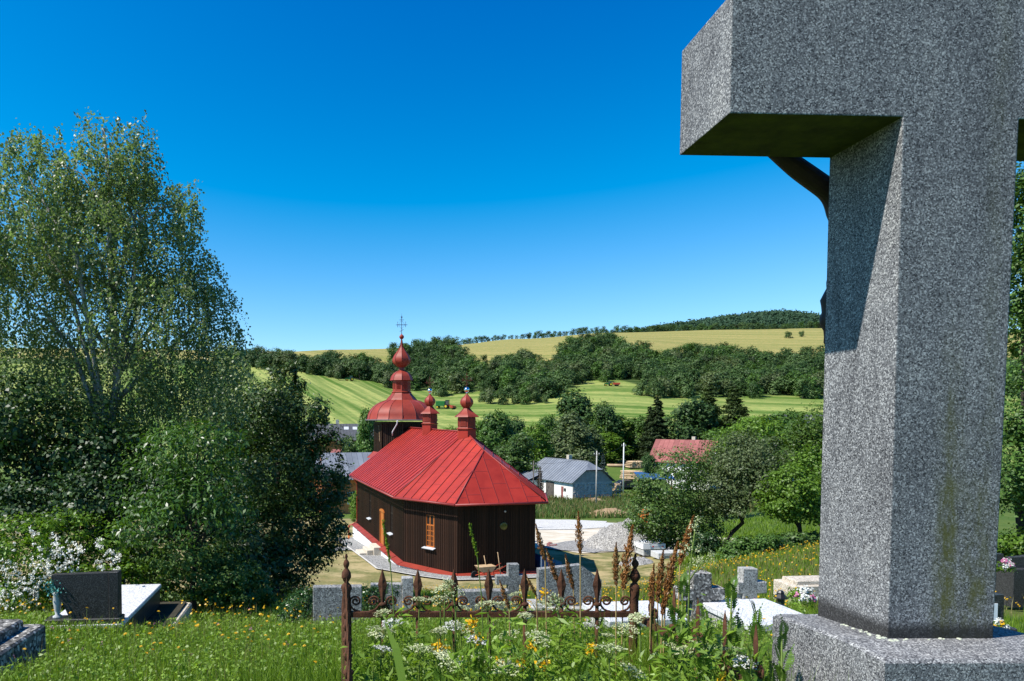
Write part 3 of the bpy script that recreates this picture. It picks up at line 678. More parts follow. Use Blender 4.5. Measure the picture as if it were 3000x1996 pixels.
# ================================================================== IRON FENCE round the grave
def iron_fence():
    o = empty('iron_fence', P(1015, 1797, 2.67) - Vector((0, 0, 0.0)), 0, None,
              'rusty wrought iron grave fence with spear tips and scrolls among tall weeds', 'fence')
    # spear bar mesh (local: rail centre at z=0, plane xz)
    mb = MB()
    mb.tube([(0, 0, -0.95), (0, 0, 0.04)], 0.0072, 8)
    bar = mb.mesh('bar', M['rust'])
    mb = MB()
    prof = [(0.0085, 0.038), (0.0075, 0.055), (0.012, 0.085), (0.0185, 0.112), (0.013, 0.135), (0.0055, 0.160), (0.0012, 0.176)]
    vv = []; ff = []
    for (hw, z) in prof: vv += [(-hw, 0, z), (0, -min(0.006, hw * 0.6), z), (hw, 0, z), (0, min(0.006, hw * 0.6), z)]
    for i in range(len(prof) - 1):
        for k in range(4): ff.append((i*4+k, i*4+(k+1) % 4, i*4+4+(k+1) % 4, i*4+4+k))
    ff += [(3, 2, 1, 0), tuple(len(vv) - 4 + k for k in range(4))]
    mb.add(vv, ff); spear = mb.mesh('spear_tip', M['rust'])
    mb = MB(); mb.lathe([(0.008, 0.028), (0.0145, 0.031), (0.0155, 0.036), (0.0145, 0.041), (0.008, 0.044)], 12); collar = mb.mesh('collar', M['rust'])
    def scroll_mesh(s):
        mb = MB(); pts = []
        # rise from the rail, lean in to the collar, roll over into a volute
        for (x, z) in [(0.052, 0.008), (0.040, 0.010), (0.026, 0.017), (0.0175, 0.028), (0.014, 0.036)]: pts.append((s * x, 0, z))
        mb.tube(pts, [0.004, 0.0042, 0.0042, 0.0042, 0.0042], 6)
        pts = [(s * 0.014, 0, 0.036)]; cx, cz = 0.036, 0.048
        for k in range(26):
            t = k / 25; a = math.pi * (0.95 - 3.1 * t); rr = 0.0215 * (1 - 0.80 * t)
            pts.append((s * (cx + rr * math.cos(a)), 0, cz + rr * math.sin(a) * 0.95))
        mb.tube(pts, [0.0042] * 18 + [0.0044] * 4 + [0.0055] * 5, 6)
        return mb.mesh('scroll', M['rust'])
    sl_, sr_ = scroll_mesh(-1), scroll_mesh(1)
    # twisted corner posts
    mb = MB()
    prof = [(0.019, -1.1), (0.018, -0.25), (0.017, 0.02), (0.0155, 0.055), (0.017, 0.085), (0.0205, 0.10), (0.0165, 0.112), (0.0095, 0.120), (0.0075, 0.124),
            (0.012, 0.13), (0.0185, 0.142), (0.0195, 0.150), (0.016, 0.162), (0.009, 0.174), (0.0055, 0.179), (0.010, 0.188), (0.0125, 0.196), (0.010, 0.206), (0.004, 0.214), (0.003, 0.218), (0.0055, 0.224), (0.003, 0.236)]
    vv = []; n = 4
    for i, (r_, z) in enumerate(prof):
        tw = max(0, z - 0.05) * 26
        for k in range(8):
            a = 6.283 * k / 8 + tw; sq = 1.0 if k % 2 else 1.16
            vv.append((r_ * sq * math.cos(a), r_ * sq * math.sin(a), z))
    ff = []
    for i in range(len(prof) - 1):
        for k in range(8): ff.append((i*8+k, i*8+(k+1) % 8, i*8+8+(k+1) % 8, i*8+8+k))
    mb.add(vv, ff, True); post = mb.mesh('post', M['rust'])
    W = 1.135
    link('post', post, o, (0, 0, 0)); link('post', post, o, (W, 0.0, 0.0), (0, R(1.0), 0.6))
    mb = MB(); mb.box(0.012, W - 0.012, -0.010, 0.010, -0.014, 0.007); mb.build('rail', M['rust'], o)
    mb = MB(); mb.box(0.012, W - 0.012, -0.009, 0.009, -0.80, -0.78); mb.build('rail', M['rust'], o)
    xs = [(p - 797) / (1464 - 797) * W for p in (881, 962, 1046, 1128, 1211, 1296, 1378)]
    for i, x in enumerate(xs):
        jx = random.uniform(-.004, .004)
        link('bar', bar, o, (x, 0, 0)); link('spear_tip', spear, o, (x, 0, 0), (0, jx * 4, random.uniform(-.15, .15))); link('collar', collar, o, (x, 0, 0))
        link('scroll', sl_, o, (x, 0, 0)); 
        if i != 4: link('scroll', sr_, o, (x, 0, 0))
    link('scroll', sr_, o, (0.0, 0, 0)); link('scroll', sl_, o, (W, 0, 0))
    # the two sides come towards the camera
    for (x0, dx, n_, skip) in ((W, 0.18, 10, ()), (0.0, 0.10, 10, ())):
        L = 0.145 * n_ + 0.07; ang = math.atan2(dx, L)
        pts = [(x0 + dx * k / 8, -L * k / 8, -0.004) for k in range(9)]
        mb = MB(); dirv = Vector((dx, -L, 0)).normalized(); sd = Vector((0, 0, 1)).cross(dirv) * 0.0095
        a, b = Vector((x0, -0.012, 0)), Vector((x0 + dx, -L, 0))
        mb.add([a - sd + Vector((0,0,-.014)), a + sd + Vector((0,0,-.014)), a + sd + Vector((0,0,.007)), a - sd + Vector((0,0,.007)),
                b - sd + Vector((0,0,-.014)), b + sd + Vector((0,0,-.014)), b + sd + Vector((0,0,.007)), b - sd + Vector((0,0,.007))],
               [(0,1,2,3),(7,6,5,4),(0,4,5,1),(1,5,6,2),(2,6,7,3),(3,7,4,0)]); mb.build('rail', M['rust'], o)
        for k in range(n_):
            if x0 > 0 and k > 4: continue
            t = (k + 1) * 0.145 / L; p = (x0 + dx * t, -L * t, 0); rz = math.pi / 2 - ang
            link('bar', bar, o, p); link('spear_tip', spear, o, p, (0, 0, rz)); link('collar', collar, o, p)
            if k % 2 == 0 or x0 == 0: link('scroll', sl_, o, p, (0, 0, rz)); link('scroll', sr_, o, p, (0, 0, rz))
        link('post', post, o, (x0 + dx, -L, 0))
iron_fence()

# ================================================================== roof sheets cut from plane polygons
def clip_poly(poly, a, keep_less):
    out = []
    for i in range(len(poly)):
        p, q = poly[i], poly[(i + 1) % len(poly)]
        ip = (p[0] <= a) if keep_less else (p[0] >= a); iq = (q[0] <= a) if keep_less else (q[0] >= a)
        if ip: out.append(p)
        if ip != iq:
            t = (a - p[0]) / (q[0] - p[0]); out.append((a, p[1] + t * (q[1] - p[1])))
    return out

def roof_plane(parent, pts, width, m_sheet, m_seam, thick=0.03, seam_h=0.035, seam_w=0.022, joints=0, sheet='roof_sheet', offset=0.0):
    pts = [Vector(p) for p in pts]; p0 = pts[0]; e = (pts[1] - pts[0]).normalized()
    n = None
    for k in range(2, len(pts)):
        c = e.cross(pts[k] - p0)
        if c.length > 1e-3: n = c.normalized(); break
    if n.z < 0: n = -n
    s = n.cross(e)
    if s.z < 0: s = -s
    pl = [((p - p0).dot(e), (p - p0).dot(s)) for p in pts]
    amin = min(a for a, b in pl); amax = max(a for a, b in pl)
    cuts = []; a = amin + offset * width + (width if offset == 0 else 0)
    while a < amax - 0.12 * width: cuts.append(a); a += width
    edges = [amin] + cuts + [amax]
    to3 = lambda a, b, h=0: p0 + e * a + s * b + n * h
    for k in range(len(edges) - 1):
        q = clip_poly(pl, edges[k], False); q = clip_poly(q, edges[k + 1], True)
        if len(q) < 3: continue
        mb = MB(); mb.slab([to3(a, b) for a, b in q], n, thick); mb.build(sheet, m_sheet, parent)
        if joints:
            bs = [b for a, b in q]; lo, hi = min(bs), max(bs)
            for j in range(joints):
                bb = lo + (hi - lo) * (j + random.uniform(0.25, 0.75)) / joints
                xs = []
                for i in range(len(q)):
                    p_, r_ = q[i], q[(i + 1) % len(q)]
                    if (p_[1] - bb) * (r_[1] - bb) < 0: xs.append(p_[0] + (bb - p_[1]) / (r_[1] - p_[1]) * (r_[0] - p_[0]))
                if len(xs) == 2 and abs(xs[1] - xs[0]) > 0.2:
                    x0, x1 = sorted(xs)
                    mb = MB(); mb.slab([to3(x0, bb - .012, .008), to3(x1, bb - .012, .008), to3(x1, bb + .012, .008), to3(x0, bb + .012, .008)], n, 0.007); mb.build('sheet_joint', m_seam, parent)
    for a in cuts:
        bs = []
        for i in range(len(pl)):
            p_, r_ = pl[i], pl[(i + 1) % len(pl)]
            if (p_[0] - a) * (r_[0] - a) < 0: bs.append(p_[1] + (a - p_[0]) / (r_[0] - p_[0]) * (r_[1] - p_[1]))
        if len(bs) >= 2:
            lo, hi = min(bs), max(bs)
            if hi - lo < 0.1: continue
            w2 = seam_w / 2
            mb = MB(); mb.slab([to3(a - w2, lo, seam_h), to3(a + w2, lo, seam_h), to3(a + w2, hi, seam_h), to3(a - w2, hi, seam_h)], n, seam_h - 0.002); mb.build('seam', m_seam, parent)

def gored(parent, prof, n, m_sheet, m_seam, c=(0, 0), z=0.0, ph=0.0, name='dome_sheet', rib=0.014):
    """faceted dome: n gores, each a sheet of its own, with a rib on every joint"""
    vv = []; ff = []; a0, a1 = 0.0, 2 * math.pi / n
    for r_, h in prof: vv += [(r_ * math.cos(a0), r_ * math.sin(a0), h), (r_ * math.cos(a1), r_ * math.sin(a1), h)]
    for i in range(len(prof) - 1): ff.append((2*i, 2*i+1, 2*i+3, 2*i+2))
    me = bpy.data.meshes.new(name); me.from_pydata(vv, [], ff); me.polygons.foreach_set('use_smooth', [True] * len(ff)); me.materials.append(m_sheet)
    mb = MB(); mb.tube([(r_ + rib * 0.4, 0, h) for r_, h in prof], rib, 5); rm = mb.mesh('rib', m_seam)
    for k in range(n):
        link(name, me, parent, (c[0], c[1], z), (0, 0, ph + k * a1)); link('rib', rm, parent, (c[0], c[1], z), (0, 0, ph + k * a1))

def ornate_cross(parent, m, h, arm, loc, t=0.02, skew=True, rz=0.0):
    mb = MB()
    mb.box(-t, t, -t*.6, t*.6, 0, h * 0.86); mb.tube([(0, 0, h * .86), (0, 0, h)], [t * .6, t * .15], 5)
    mb.box(-arm, arm, -t*.55, t*.55, h * 0.42, h * 0.42 + 2 * t)
    mb.box(-arm * .45, arm * .45, -t*.5, t*.5, h * 0.66, h * 0.66 + 1.6 * t)
    for s in (-1, 1):
        mb.tube([(s * arm, 0, h * .42 + t), (s * arm * 1.25, 0, h * .42 + t)], [t, t * .2], 5)
        mb.tube([(s * arm * .78, 0, h * .42 - .10 * h), (s * arm * .78, 0, h * .42 + .13 * h)], t * .8, 5)
        mb.tube([(s * arm * .60, 0, h * .42 + t), (s * arm * .2, 0, h * .60), (0, 0, h * .62)], t * .4, 4)
        mb.tube([(s * arm * .60, 0, h * .42 + t), (s * arm * .2, 0, h * .28), (0, 0, h * .26)], t * .4, 4)
        mb.lathe([(t * .3, h * .42 + .13 * h), (t * 1.2, h * .42 + .145 * h), (t * .3, h * .42 + .17 * h)], 6, True, (s * arm * .78, 0))
    if skew: mb.tube([(-arm * .38, 0, h * 0.11), (arm * .38, 0, h * 0.21)], t * .9, 5)
    pts = [(math.cos(a) * arm * .13, 0, h * .80 + math.sin(a) * arm * .13) for a in np.linspace(0, 6.283, 13)]
    mb.tube(pts, t * .6, 5)
    for a in np.linspace(0, 6.283, 9)[:-1]: mb.tube([(math.cos(a) * arm * .13, 0, h * .80 + math.sin(a) * arm * .13), (math.cos(a) * arm * .27, 0, h * .80 + math.sin(a) * arm * .27)], [t * .4, t * .1], 4)
    return mb.build('finial_cross', m, parent, loc, (0, 0, rz))

# ================================================================== CHURCH
ZB = -7.80
def church():
    rz = math.atan2(0.22, 0.975)
    org = Vector((5.66, 34.6, ZB))
    ch = empty('wooden_church', org, rz, None, 'dark brown plank church with red sheet metal roof and onion domes', 'church')
    a, cl, cr, yk, yf = 2.08, -4.0, 3.62, 3.4, 17.6      # end wall half width, side walls, kink, far end
    ez, rzz = 3.62, 7.05
    plan = [(-a, 0), (a, 0), (cr, yk), (cr, yf), (cl, yf), (cl, yk)]
    mb = MB(); mb.prism(plan, 0.02, ez, 'z'); wall = mb.build('wall', M['wallbrown'], ch)
    # plank by plank, as far as the photograph shows the walls
    pw = 0.128
    mbp = MB(); mbp.box(0, 0.088, -0.028, 0, 0.0, ez - 0.06); pl_me = mbp.mesh('plank', M['plank'])
    mbp = MB(); mbp.box(0, 0.052, -0.05, 0, 0.0, ez - 0.06); bt_me = mbp.mesh('plank', M['plank'])
    def planks(p, q, holes=()):
        p, q = Vector(p), Vector(q); L = (q - p).length; ang = math.atan2(q.y - p.y, q.x - p.x); n = int(L / pw); st = L / n
        for i in range(n):
            c = (i + .5) * st
            for (h0, h1, z0, z1) in holes:
                if h0 < c < h1:
                    for (za, zb) in ((0.0, z0), (z1, ez - .06)):
                        if zb - za > .05:
                            link('plank', pl_me, wall, (*(p.lerp(q, i * st / L)), za), (0, 0, ang), (st / pw * .99 * pw / .088 * .68, 1, (zb - za) / (ez - .06)))
                            link('plank', bt_me, wall, (*(p.lerp(q, (i * st + st * .66) / L)), za), (0, 0, ang), (1, 1, (zb - za) / (ez - .06)))
                    break
            else:
                link('plank', pl_me, wall, (*(p.lerp(q, i * st / L)), 0), (0, 0, ang), (st / pw, 1, 1))
                link('plank', bt_me, wall, (*(p.lerp(q, (i * st + st * .68) / L)), 0), (0, 0, ang))
    Lc = math.hypot(-a - cl, yk)
    # the chamfer window (1.0 .. 1.6 along from the kink), openings on the long wall
    win_c = 1.98; win_w = .32
    planks((-a, 0), (a, 0))
    planks((cl, yk), (-a, 0), [(win_c - win_w, win_c + win_w, 1.05, 2.78)])
    dl = yf - yk
    door_c = dl - 5.3; w1, w2 = dl - 2.9, dl - 9.2
    planks((cl, yf), (cl, yk), [(door_c - .55, door_c + .55, 0.0, 2.12), (w1 - .33, w1 + .33, 1.1, 2.75), (w2 - .33, w2 + .33, 1.1, 2.75)])
    # right hand side
    mb = MB(); 
    # frames of reference for the openings
    def opening(p, q, c, z):
        p, q = Vector(p), Vector(q); d = (q - p).normalized(); ang = math.atan2(d.y, d.x); return (*(p + d * c), z), ang
    def window(pos, ang, fm='orangewood'):
        w = empty('window', pos, 0); w.parent = ch; w.rotation_euler = (0, 0, ang)
        hw, h = .30, 1.66
        mb = MB()
        mb.box(-hw, -hw + .06, -.02, .06, 0, h); mb.box(hw - .06, hw, -.02, .06, 0, h); mb.box(-hw + .06, hw - .06, -.02, .06, 0, .06)
        mb.box(-.03, .03, -.026, .05, .06, h); mb.box(-hw + .06, hw - .06, -.022, .05, 1.12, 1.19)
        arch = [(-hw, h), (hw, h)] + [(hw * math.cos(t), h + .14 * math.sin(t)) for t in np.linspace(0, math.pi, 9)[1:-1]]
        mb.prism(arch, -.02, .06); mb.build('window_frame', M[fm], w)
        for k in range(1, 4):
            for s in (-1, 1): 
                mm = MB(); x0, x1 = (-hw + .06, -.03) if s < 0 else (.03, hw - .06)
                mm.box(x0, x1, -.014, .04, .06 + k * .265 - .015, .06 + k * .265 + .015); mm.build('glazing_bar', M[fm], w)
        for s in (-1, 1):
            mm = MB(); xm = s * (hw - .03 + .0) / 2 * 1.0 ; mm.box(xm - .012, xm + .012, -.010, .035, .062, 1.119); mm.build('glazing_bar', M[fm], w)
            for k in range(4):
                for hh in (0, 1):
                    x0, x1 = ((-hw + .06, -.03) if s < 0 else (.03, hw - .06)); xm_ = (x0 + x1) / 2
                    a0, a1 = (x0, xm_) if hh == 0 else (xm_, x1)
                    mm = MB(); mm.box(a0, a1, .012, .018, .06 + k * .265, .06 + (k + 1) * .265); mm.build('pane', M['glass'], w)
            mm = MB(); x0, x1 = (-hw + .06, -.03) if s < 0 else (.03, hw - .06)
            mm.box(x0, x1, .012, .018, 1.19, h); mm.build('pane', M['stained'], w)
        mm = MB(); mm.slab([(-hw - .12, -.24, -.06), (hw + .12, -.24, -.06), (hw + .12, .05, .01), (-hw - .12, .05, .01)], (0, -.2, .98), .03); mm.build('sill', M['sill'], w)
    pos, an = opening((cl, yk), (-a, 0), win_c, 1.10); window(pos, an)
    for cc in (w1, w2):
        pos, an = opening((cl, yf), (cl, yk), cc, 1.12); window(pos, an, 'wallbrown')
    # the door with its frame
    pos, an = opening((cl, yf), (cl, yk), door_c, 0.0)
    d = empty('door', pos); d.parent = ch; d.rotation_euler = (0, 0, an)
    mb = MB(); mb.box(-.55, -.46, -.10, .02, 0, 2.05); mb.box(.46, .55, -.10, .02, 0, 2.05)
    mb.prism([(-.58, 2.05), (.58, 2.05), (.50, 2.16), (.2, 2.22), (-.2, 2.22), (-.50, 2.16)], -.12, .02); mb.build('door_frame', M['orangewood'], d)
    mb = MB(); mb.box(-.459, .459, -.05, -.02, 0.02, 2.049)
    for zz in (.15, .85, 1.5): mb.box(-.36, .36, -.062, -.051, zz, zz + .5)
    mb.build('door_leaf', M['orangewood'], d)
    mb = MB(); mb.tube([(.36, -.09, 1.05), (.26, -.09, 1.05)], .012, 6); mb.build('handle', M['sill'], d)
    # steps
    mb = MB()
    mb.bbox(-.75, .75, -.75, -.30, -.9, -.02, .02); mb.bbox(-.78, .62, -1.15, -.752, -.9, -.2, .02); mb.bbox(-.8, .5, -1.6, -1.152, -.9, -.38, .02)
    mb.build('steps', M['step'], d)
    # red metal skirt round the foot and the white plinth
    def off(pl, dd):
        n = len(pl); out = []
        for i in range(n):
            p0, p1, p2 = Vector(pl[i - 1]), Vector(pl[i]), Vector(pl[(i + 1) % n])
            d1 = (p1 - p0).normalized(); d2 = (p2 - p1).normalized(); n1 = Vector((d1.y, -d1.x)); n2 = Vector((d2.y, -d2.x))
            b_ = (n1 + n2).normalized(); out.append(tuple(p1 + b_ * dd / max(.35, b_.dot(n1))))
        return out
    o1, o2 = off(plan, .045), off(plan, .42)
    for i in range(len(plan)):
        j = (i + 1) % len(plan); A, B = Vector(o1[i]), Vector(o1[j]); C_, D = Vector(o2[j]), Vector(o2[i]); L = (B - A).length; n = max(1, round(L / 1.6))
        for k in range(n):
            t0, t1 = k / n + .003, (k + 1) / n - .003
            q = [(*A.lerp(B, t0), .03), (*A.lerp(B, t1), .03), (*D.lerp(C_, t1), -.10), (*D.lerp(C_, t0), -.10)]
            mb = MB(); mb.slab(q, (0, 0, 1), .03); mb.build('skirt_sheet', M['domered'], ch)
    mb = MB(); mb.prism(off(plan, .30), -1.6, -.12, 'z'); mb.build('plinth', M['plaster'], ch)
    # eave boards, gutter
    ev = off(plan, .55); ev2 = off(plan, .62)
    mb = MB(); mb.prism(off(plan, .46), ez - .10, ez - .03, 'z'); mb.build('soffit', M['wallbrown'], ch)
    for i in (4, 5, 0, 1):
        j = (i + 1) % 6
        A = Vector((*ev2[i], ez - .06)); B = Vector((*ev2[j], ez - .06)); mb = MB(); mb.tube([A, B], .065, 8); mb.build('gutter', M['roofseam'], ch)
    # roof planes
    E = [(*p, ez) for p in ev]        # 0 nearL,1 nearR,2 kinkR,3 farR,4 farL,5 kinkL
    x_r = 0.0
    Fr = (x_r, yf + .4, rzz + .12); Ap = (x_r + .05, 2.0, 6.10)
    nn = (Vector(E[0]) - Vector(E[5])).cross(Vector(Ap) - Vector(E[5]))      # ridge end where the chamfer plane meets the ridge
    Rd = (x_r, E[5][1] - (nn.x * (x_r - E[5][0]) + nn.z * (rzz - E[5][2])) / nn.y, rzz)
    E3 = (E[3][0], yf + .5, ez); E4 = (E[4][0], yf + .5, ez)
    J = M['roofred'], M['roofseam']
    roof = empty('roof'); roof.parent = ch
    roof_plane(roof, [E4, E[5], Rd, Fr], 0.60, *J, joints=3)
    roof_plane(roof, [E[5], E[0], Ap, Rd], 0.62, *J, joints=3)
    roof_plane(roof, [E[0], E[1], Ap], 0.78, *J, joints=2, offset=.9)
    roof_plane(roof, [E[1], E[2], Ap], 0.62, *J); roof_plane(roof, [E[2], Rd, Ap], 0.62, *J)
    roof_plane(roof, [E[2], E3, Fr, Rd], 0.60, *J)
    for p, q in ((E[0], Ap), (E[1], Ap), (Ap, Rd), (Rd, Fr), (E[5], Rd), (E[2], Rd)):
        mb = MB(); mb.tube([Vector(p) + Vector((0, 0, .02)), Vector(q) + Vector((0, 0, .02))], .035, 6); mb.build('ridge_cap', M['roofseam'], roof)
    # down pipe at the far left corner
    x, y = E[4][0] + .12, yf - .1
    mb = MB(); mb.tube([(x, y, ez - .1), (x + .4, y, ez - .6), (x + .4, y, .15), (x - .25, y - .05, -.15), (x - .25, y - .05, -.75)], .055, 8); mb.build('down_pipe', M['roofred'], ch)
    mb = MB(); mb.tube([(x - .25, y - .05, -.75), (x - .25, y - .05, -1.3)], .065, 8); mb.build('pipe_foot', M['pipe_orange'], ch)
    # round vent and roundel on the end wall
    mb = MB(); mb.lathe([(.20, 0), (.20, .03), (.15, .04), (.0, .045)], 20); o = mb.build('roundel', M['stained'], ch, (.35, -.05, 2.35), (math.pi / 2, 0, 0))
    mb = MB(); mb.lathe([(.05, 0), (.05, .05), (.0, .06)], 12); mb.build('wall_lamp', M['sill'], ch, (.42, -.05, 3.1), (math.pi / 2, 0, 0))
    # --- tower, local axis at y = 20
    ty = 20.0; tz = lambda py: (P(1177, py, 54.0).z - ZB)
    R8 = 2.2; ph = math.pi / 8 * 0 - rz
    mb = MB(); mb.lathe([(R8, -1.5), (R8, tz(1236))], 8, False, (0, ty), ph); tw = mb.build('tower_wall', M['wallbrown'], ch)
    for k in range(8):
        a0, a1 = ph + k * math.pi / 4, ph + (k + 1) * math.pi / 4
        p0 = Vector((R8 * math.cos(a0), ty + R8 * math.sin(a0))); p1 = Vector((R8 * math.cos(a1), ty + R8 * math.sin(a1)))
        mid = (p0 + p1) / 2
        if (mid - Vector((0, ty))).dot(Vector((-13, -52))) < 0: continue
        n = 11; ang = math.atan2(p0.y - p1.y, p0.x - p1.x); st = (p1 - p0).length / n
        for i in range(n):
            c = p1.lerp(p0, i / n)
            link('plank', bt_me, tw, (c.x, c.y, 3.0), (0, 0, ang + math.pi), (1.8, 1, 1.25))
    zE, z1, z2, z3 = tz(1230.5), tz(1172.5), tz(1151), tz(1113.5)
    dome = empty('tower_roof', (0, ty, 0), 0); dome.parent = ch
    D = M['domered'], M['domeseam']
    prof = [(2.82, zE), (2.70, zE + .12)] + [(2.70 - 1.52 * (t ** 1.75), zE + .12 + (z1 - zE - .12) * (math.sin(t * math.pi / 2) ** .85 * .55 + t * .45)) for t in np.linspace(0.12, 1, 8)]
    gored(dome, prof, 16, *D, ph=ph, rib=.024)
    gored(dome, [(1.24, z1 - .05), (1.20, z1 + .02), (1.06, z1 + .20), (.88, z1 + .38), (.74, z2)], 8, *D, ph=ph)
    mb = MB(); mb.lathe([(2.84, zE - .06), (2.9, zE - .03), (2.86, zE + .04)], 16, False, (0, 0), ph); mb.build('gutter', M['slate'], dome)
    mb = MB(); mb.lathe([(.78, z2), (.80, z2 + .06), (.72, z2 + .1), (.70, z2 + .12), (.70, z3)], 8, False, (0, 0), ph); ln = mb.build('lantern', M['domered'], dome)
    for k in range(8):
        am = ph + (k + .5) * math.pi / 4; rr = .70 * math.cos(math.pi / 8) + .012
        for i in range(7):
            mb = MB(); mb.box(-.012, .012, -.15, .15, -.028, .028); mb.build('louvre', M['roofseam'] if i % 2 else M['domered'], ln, (rr * math.cos(am), rr * math.sin(am), z2 + .32 + i * .075), (0, 0.5, am))
    zN = tz(1086); zN2 = tz(1077)
    gored(dome, [(.93, z3 - .04), (.90, z3 + .03), (.82, z3 + .28), (.66, z3 + .5), (.42, z3 + .66), (.24, zN)], 8, *D, ph=ph, name='lantern_roof_sheet')
    mb = MB(); mb.lathe([(.24, zN - .04), (.22, zN2 + .04)], 8, False, (0, 0), ph); mb.build('neck', M['domeseam'], dome)
    zo = tz(1058); zo2 = tz(1017); zo3 = tz(996)
    hb = zo - zN2
    gored(dome, [(.22, zN2), (.46, zN2 + hb * .30), (.64, zN2 + hb * .62), (.73, zo), (.70, zo + .22), (.58, zo + .46), (.40, zo + .70), (.24, zo + .92), (.14, zo2), (.085, zo2 + .25), (.05, zo3)], 8, *D, ph=ph, name='onion_sheet')
    zb_ = tz(987)
    mb = MB(); mb.tube([(0, 0, zo3 - .05), (0, 0, tz(978))], .045, 8); mb.lathe([(.03, zb_ - .2), (.11, zb_ - .16), (.185, zb_ - .05), (.19, zb_ + .03), (.13, zb_ + .14), (.03, zb_ + .19)], 16); mb.build('ball', M['domered'], dome)
    ornate_cross(dome, M['bluesteel'], tz(917) - tz(978), .40, (0, 0, tz(978)), .022, rz=-rz)
    # low skirt roof round the tower foot
    gored(ch, [(2.75, tz(1341)), (2.22, tz(1322))], 8, *D, c=(0, ty), ph=ph, name='skirt_roof_sheet')
    # down pipe elbow below the tower eave, conduit
    mb = MB(); mb.tube([(-1.0, ty - 2.7, zE - .05), (-1.0, ty - 2.6, zE - .3), (-1.25, ty - 2.15, zE - .9), (-1.25, ty - 2.15, zE - 1.2)], .05, 7); mb.build('down_pipe', M['sill'], ch)
    mb = MB(); mb.tube([(-2.0, ty - .75, zE - .4), (-1.96, ty - .85, zE - 1.6), (-1.86, ty - 1.1, zE - 2.0), (-1.9, ty - 1.0, zE - 3.0)], .02, 5); mb.build('cable', M['oldwood'], ch)
    # --- two ridge turrets
    def turret(py_, pxc, Yd, dz, extra):
        y = py_; t = empty('ridge_turret', (x_r, y, dz)); t.parent = ch
        n = 6; p6 = -rz + math.pi / 6
        mb = MB(); mb.lathe([(.57, -1.5 - extra), (.57, -.06)], n, False, (0, 0), p6); mb.build('turret_base', M['roofred'], t)
        mb = MB(); mb.lathe([(.63, -.05), (.65, 0), (.56, .03), (.54, .06), (.54, .70)], n, False, (0, 0), p6); tb = mb.build('turret_body', M['domered'], t)
        for k in range(n):
            am = p6 + (k + .5) * 2 * math.pi / n; rr = .54 * math.cos(math.pi / n) + .01
            mb = MB(); mb.box(-.004, .012, -.19, .19, -.01, .46); mb.build('louvre_frame', M['domeseam'], tb, (rr * math.cos(am), rr * math.sin(am), .13), (0, 0, am))
            for i in range(6):
                mb = MB(); mb.box(-.006, .022, -.15, .15, -.02, .02); mb.build('louvre', M['domered'], tb, (rr * math.cos(am), rr * math.sin(am), .175 + i * .07), (0, .45, am))
        gored(t, [(.74, .66), (.71, .71), (.50, .86), (.32, 1.02), (.19, 1.17)], n, *D, ph=p6, name='turret_roof_sheet', rib=.011)
        gored(t, [(.17, 1.16), (.28, 1.28), (.36, 1.42), (.375, 1.52), (.34, 1.64), (.25, 1.76), (.14, 1.86), (.07, 1.94), (.045, 2.0)], 8, *D, ph=p6, name='onion_sheet', rib=.009)
        mb = MB(); mb.tube([(0, 0, 1.96), (0, 0, 2.12)], .05, 8); mb.lathe([(.03, 2.06), (.10, 2.10), (.15, 2.19), (.155, 2.23), (.12, 2.33), (.03, 2.38)], 16); mb.build('steel_ball', M['chrome'], t)
        ornate_cross(t, M['rustthin'], .92, .28, (0, 0, 2.36), .016, rz=-rz)
    turret(4.65, 1368, 39.1, P(1368, 1256, 39.1).z - ZB, 0.0)
    turret(12.1, 1260, 46.4, P(1260, 1241, 46.4).z - ZB, 0.35)
    return ch, plan, off, org, rz
CH, PLAN, OFF, CORG, CRZ = church()

# gravel strip, kerb and path by the church
def draped(name, poly, material, h, kind, label, res=0.5, rotz=0.0, org=(0, 0)):
    """flat polygon laid over the ground, h above it"""
    bm = bmesh.new(); ca, sa = math.cos(rotz), math.sin(rotz)
    vs_ = [bm.verts.new((org[0] + ca * x - sa * y, org[1] + sa * x + ca * y, 0)) for x, y in poly]
    bm.faces.new(vs_)
    xs = [v.co.x for v in vs_]; ys = [v.co.y for v in vs_]
    for ax, lo, hi in ((0, min(xs), max(xs)), (1, min(ys), max(ys))):
        k = lo + res
        while k < hi:
            g = bm.verts[:] + bm.edges[:] + bm.faces[:]
            bmesh.ops.bisect_plane(bm, geom=g, plane_co=(k, 0, 0) if ax == 0 else (0, k, 0), plane_no=(1, 0, 0) if ax == 0 else (0, 1, 0)); k += res
    for v in bm.verts: v.co.z = gz1(v.co.x, v.co.y) + h
    bmesh.ops.recalc_face_normals(bm, faces=bm.faces)
    if bm.faces and sum(f.normal.z for f in bm.faces) < 0: bmesh.ops.reverse_faces(bm, faces=bm.faces)
    me = bpy.data.meshes.new(name); bm.to_mesh(me); bm.free(); me.materials.append(material)
    o = link(name, me); tag(o, label, kind=kind); return o
strip_o = OFF(PLAN, 1.55); strip_o = [(strip_o[i][0], min(strip_o[i][1], 18.2)) for i in range(6)]
draped('gravel_strip', strip_o, M['gravel'], .05, 'structure', 'grey gravel strip round the foot of the church', 0.8, CRZ, (CORG.x, CORG.y))
_k2 = OFF(PLAN, 1.68)
for i in (4, 5, 0):
    j = (i + 1) % 6; A, B = Vector(strip_o[i]), Vector(strip_o[j]); D, C_ = Vector(_k2[i]), Vector(_k2[j])
    if i == 4: D.y = min(D.y, 18.2)
    draped('kerb', [tuple(A), tuple(B), tuple(C_), tuple(D)], M['kerb'], .085, 'structure', 'pale concrete kerb along the church gravel', 0.8, CRZ, (CORG.x, CORG.y))
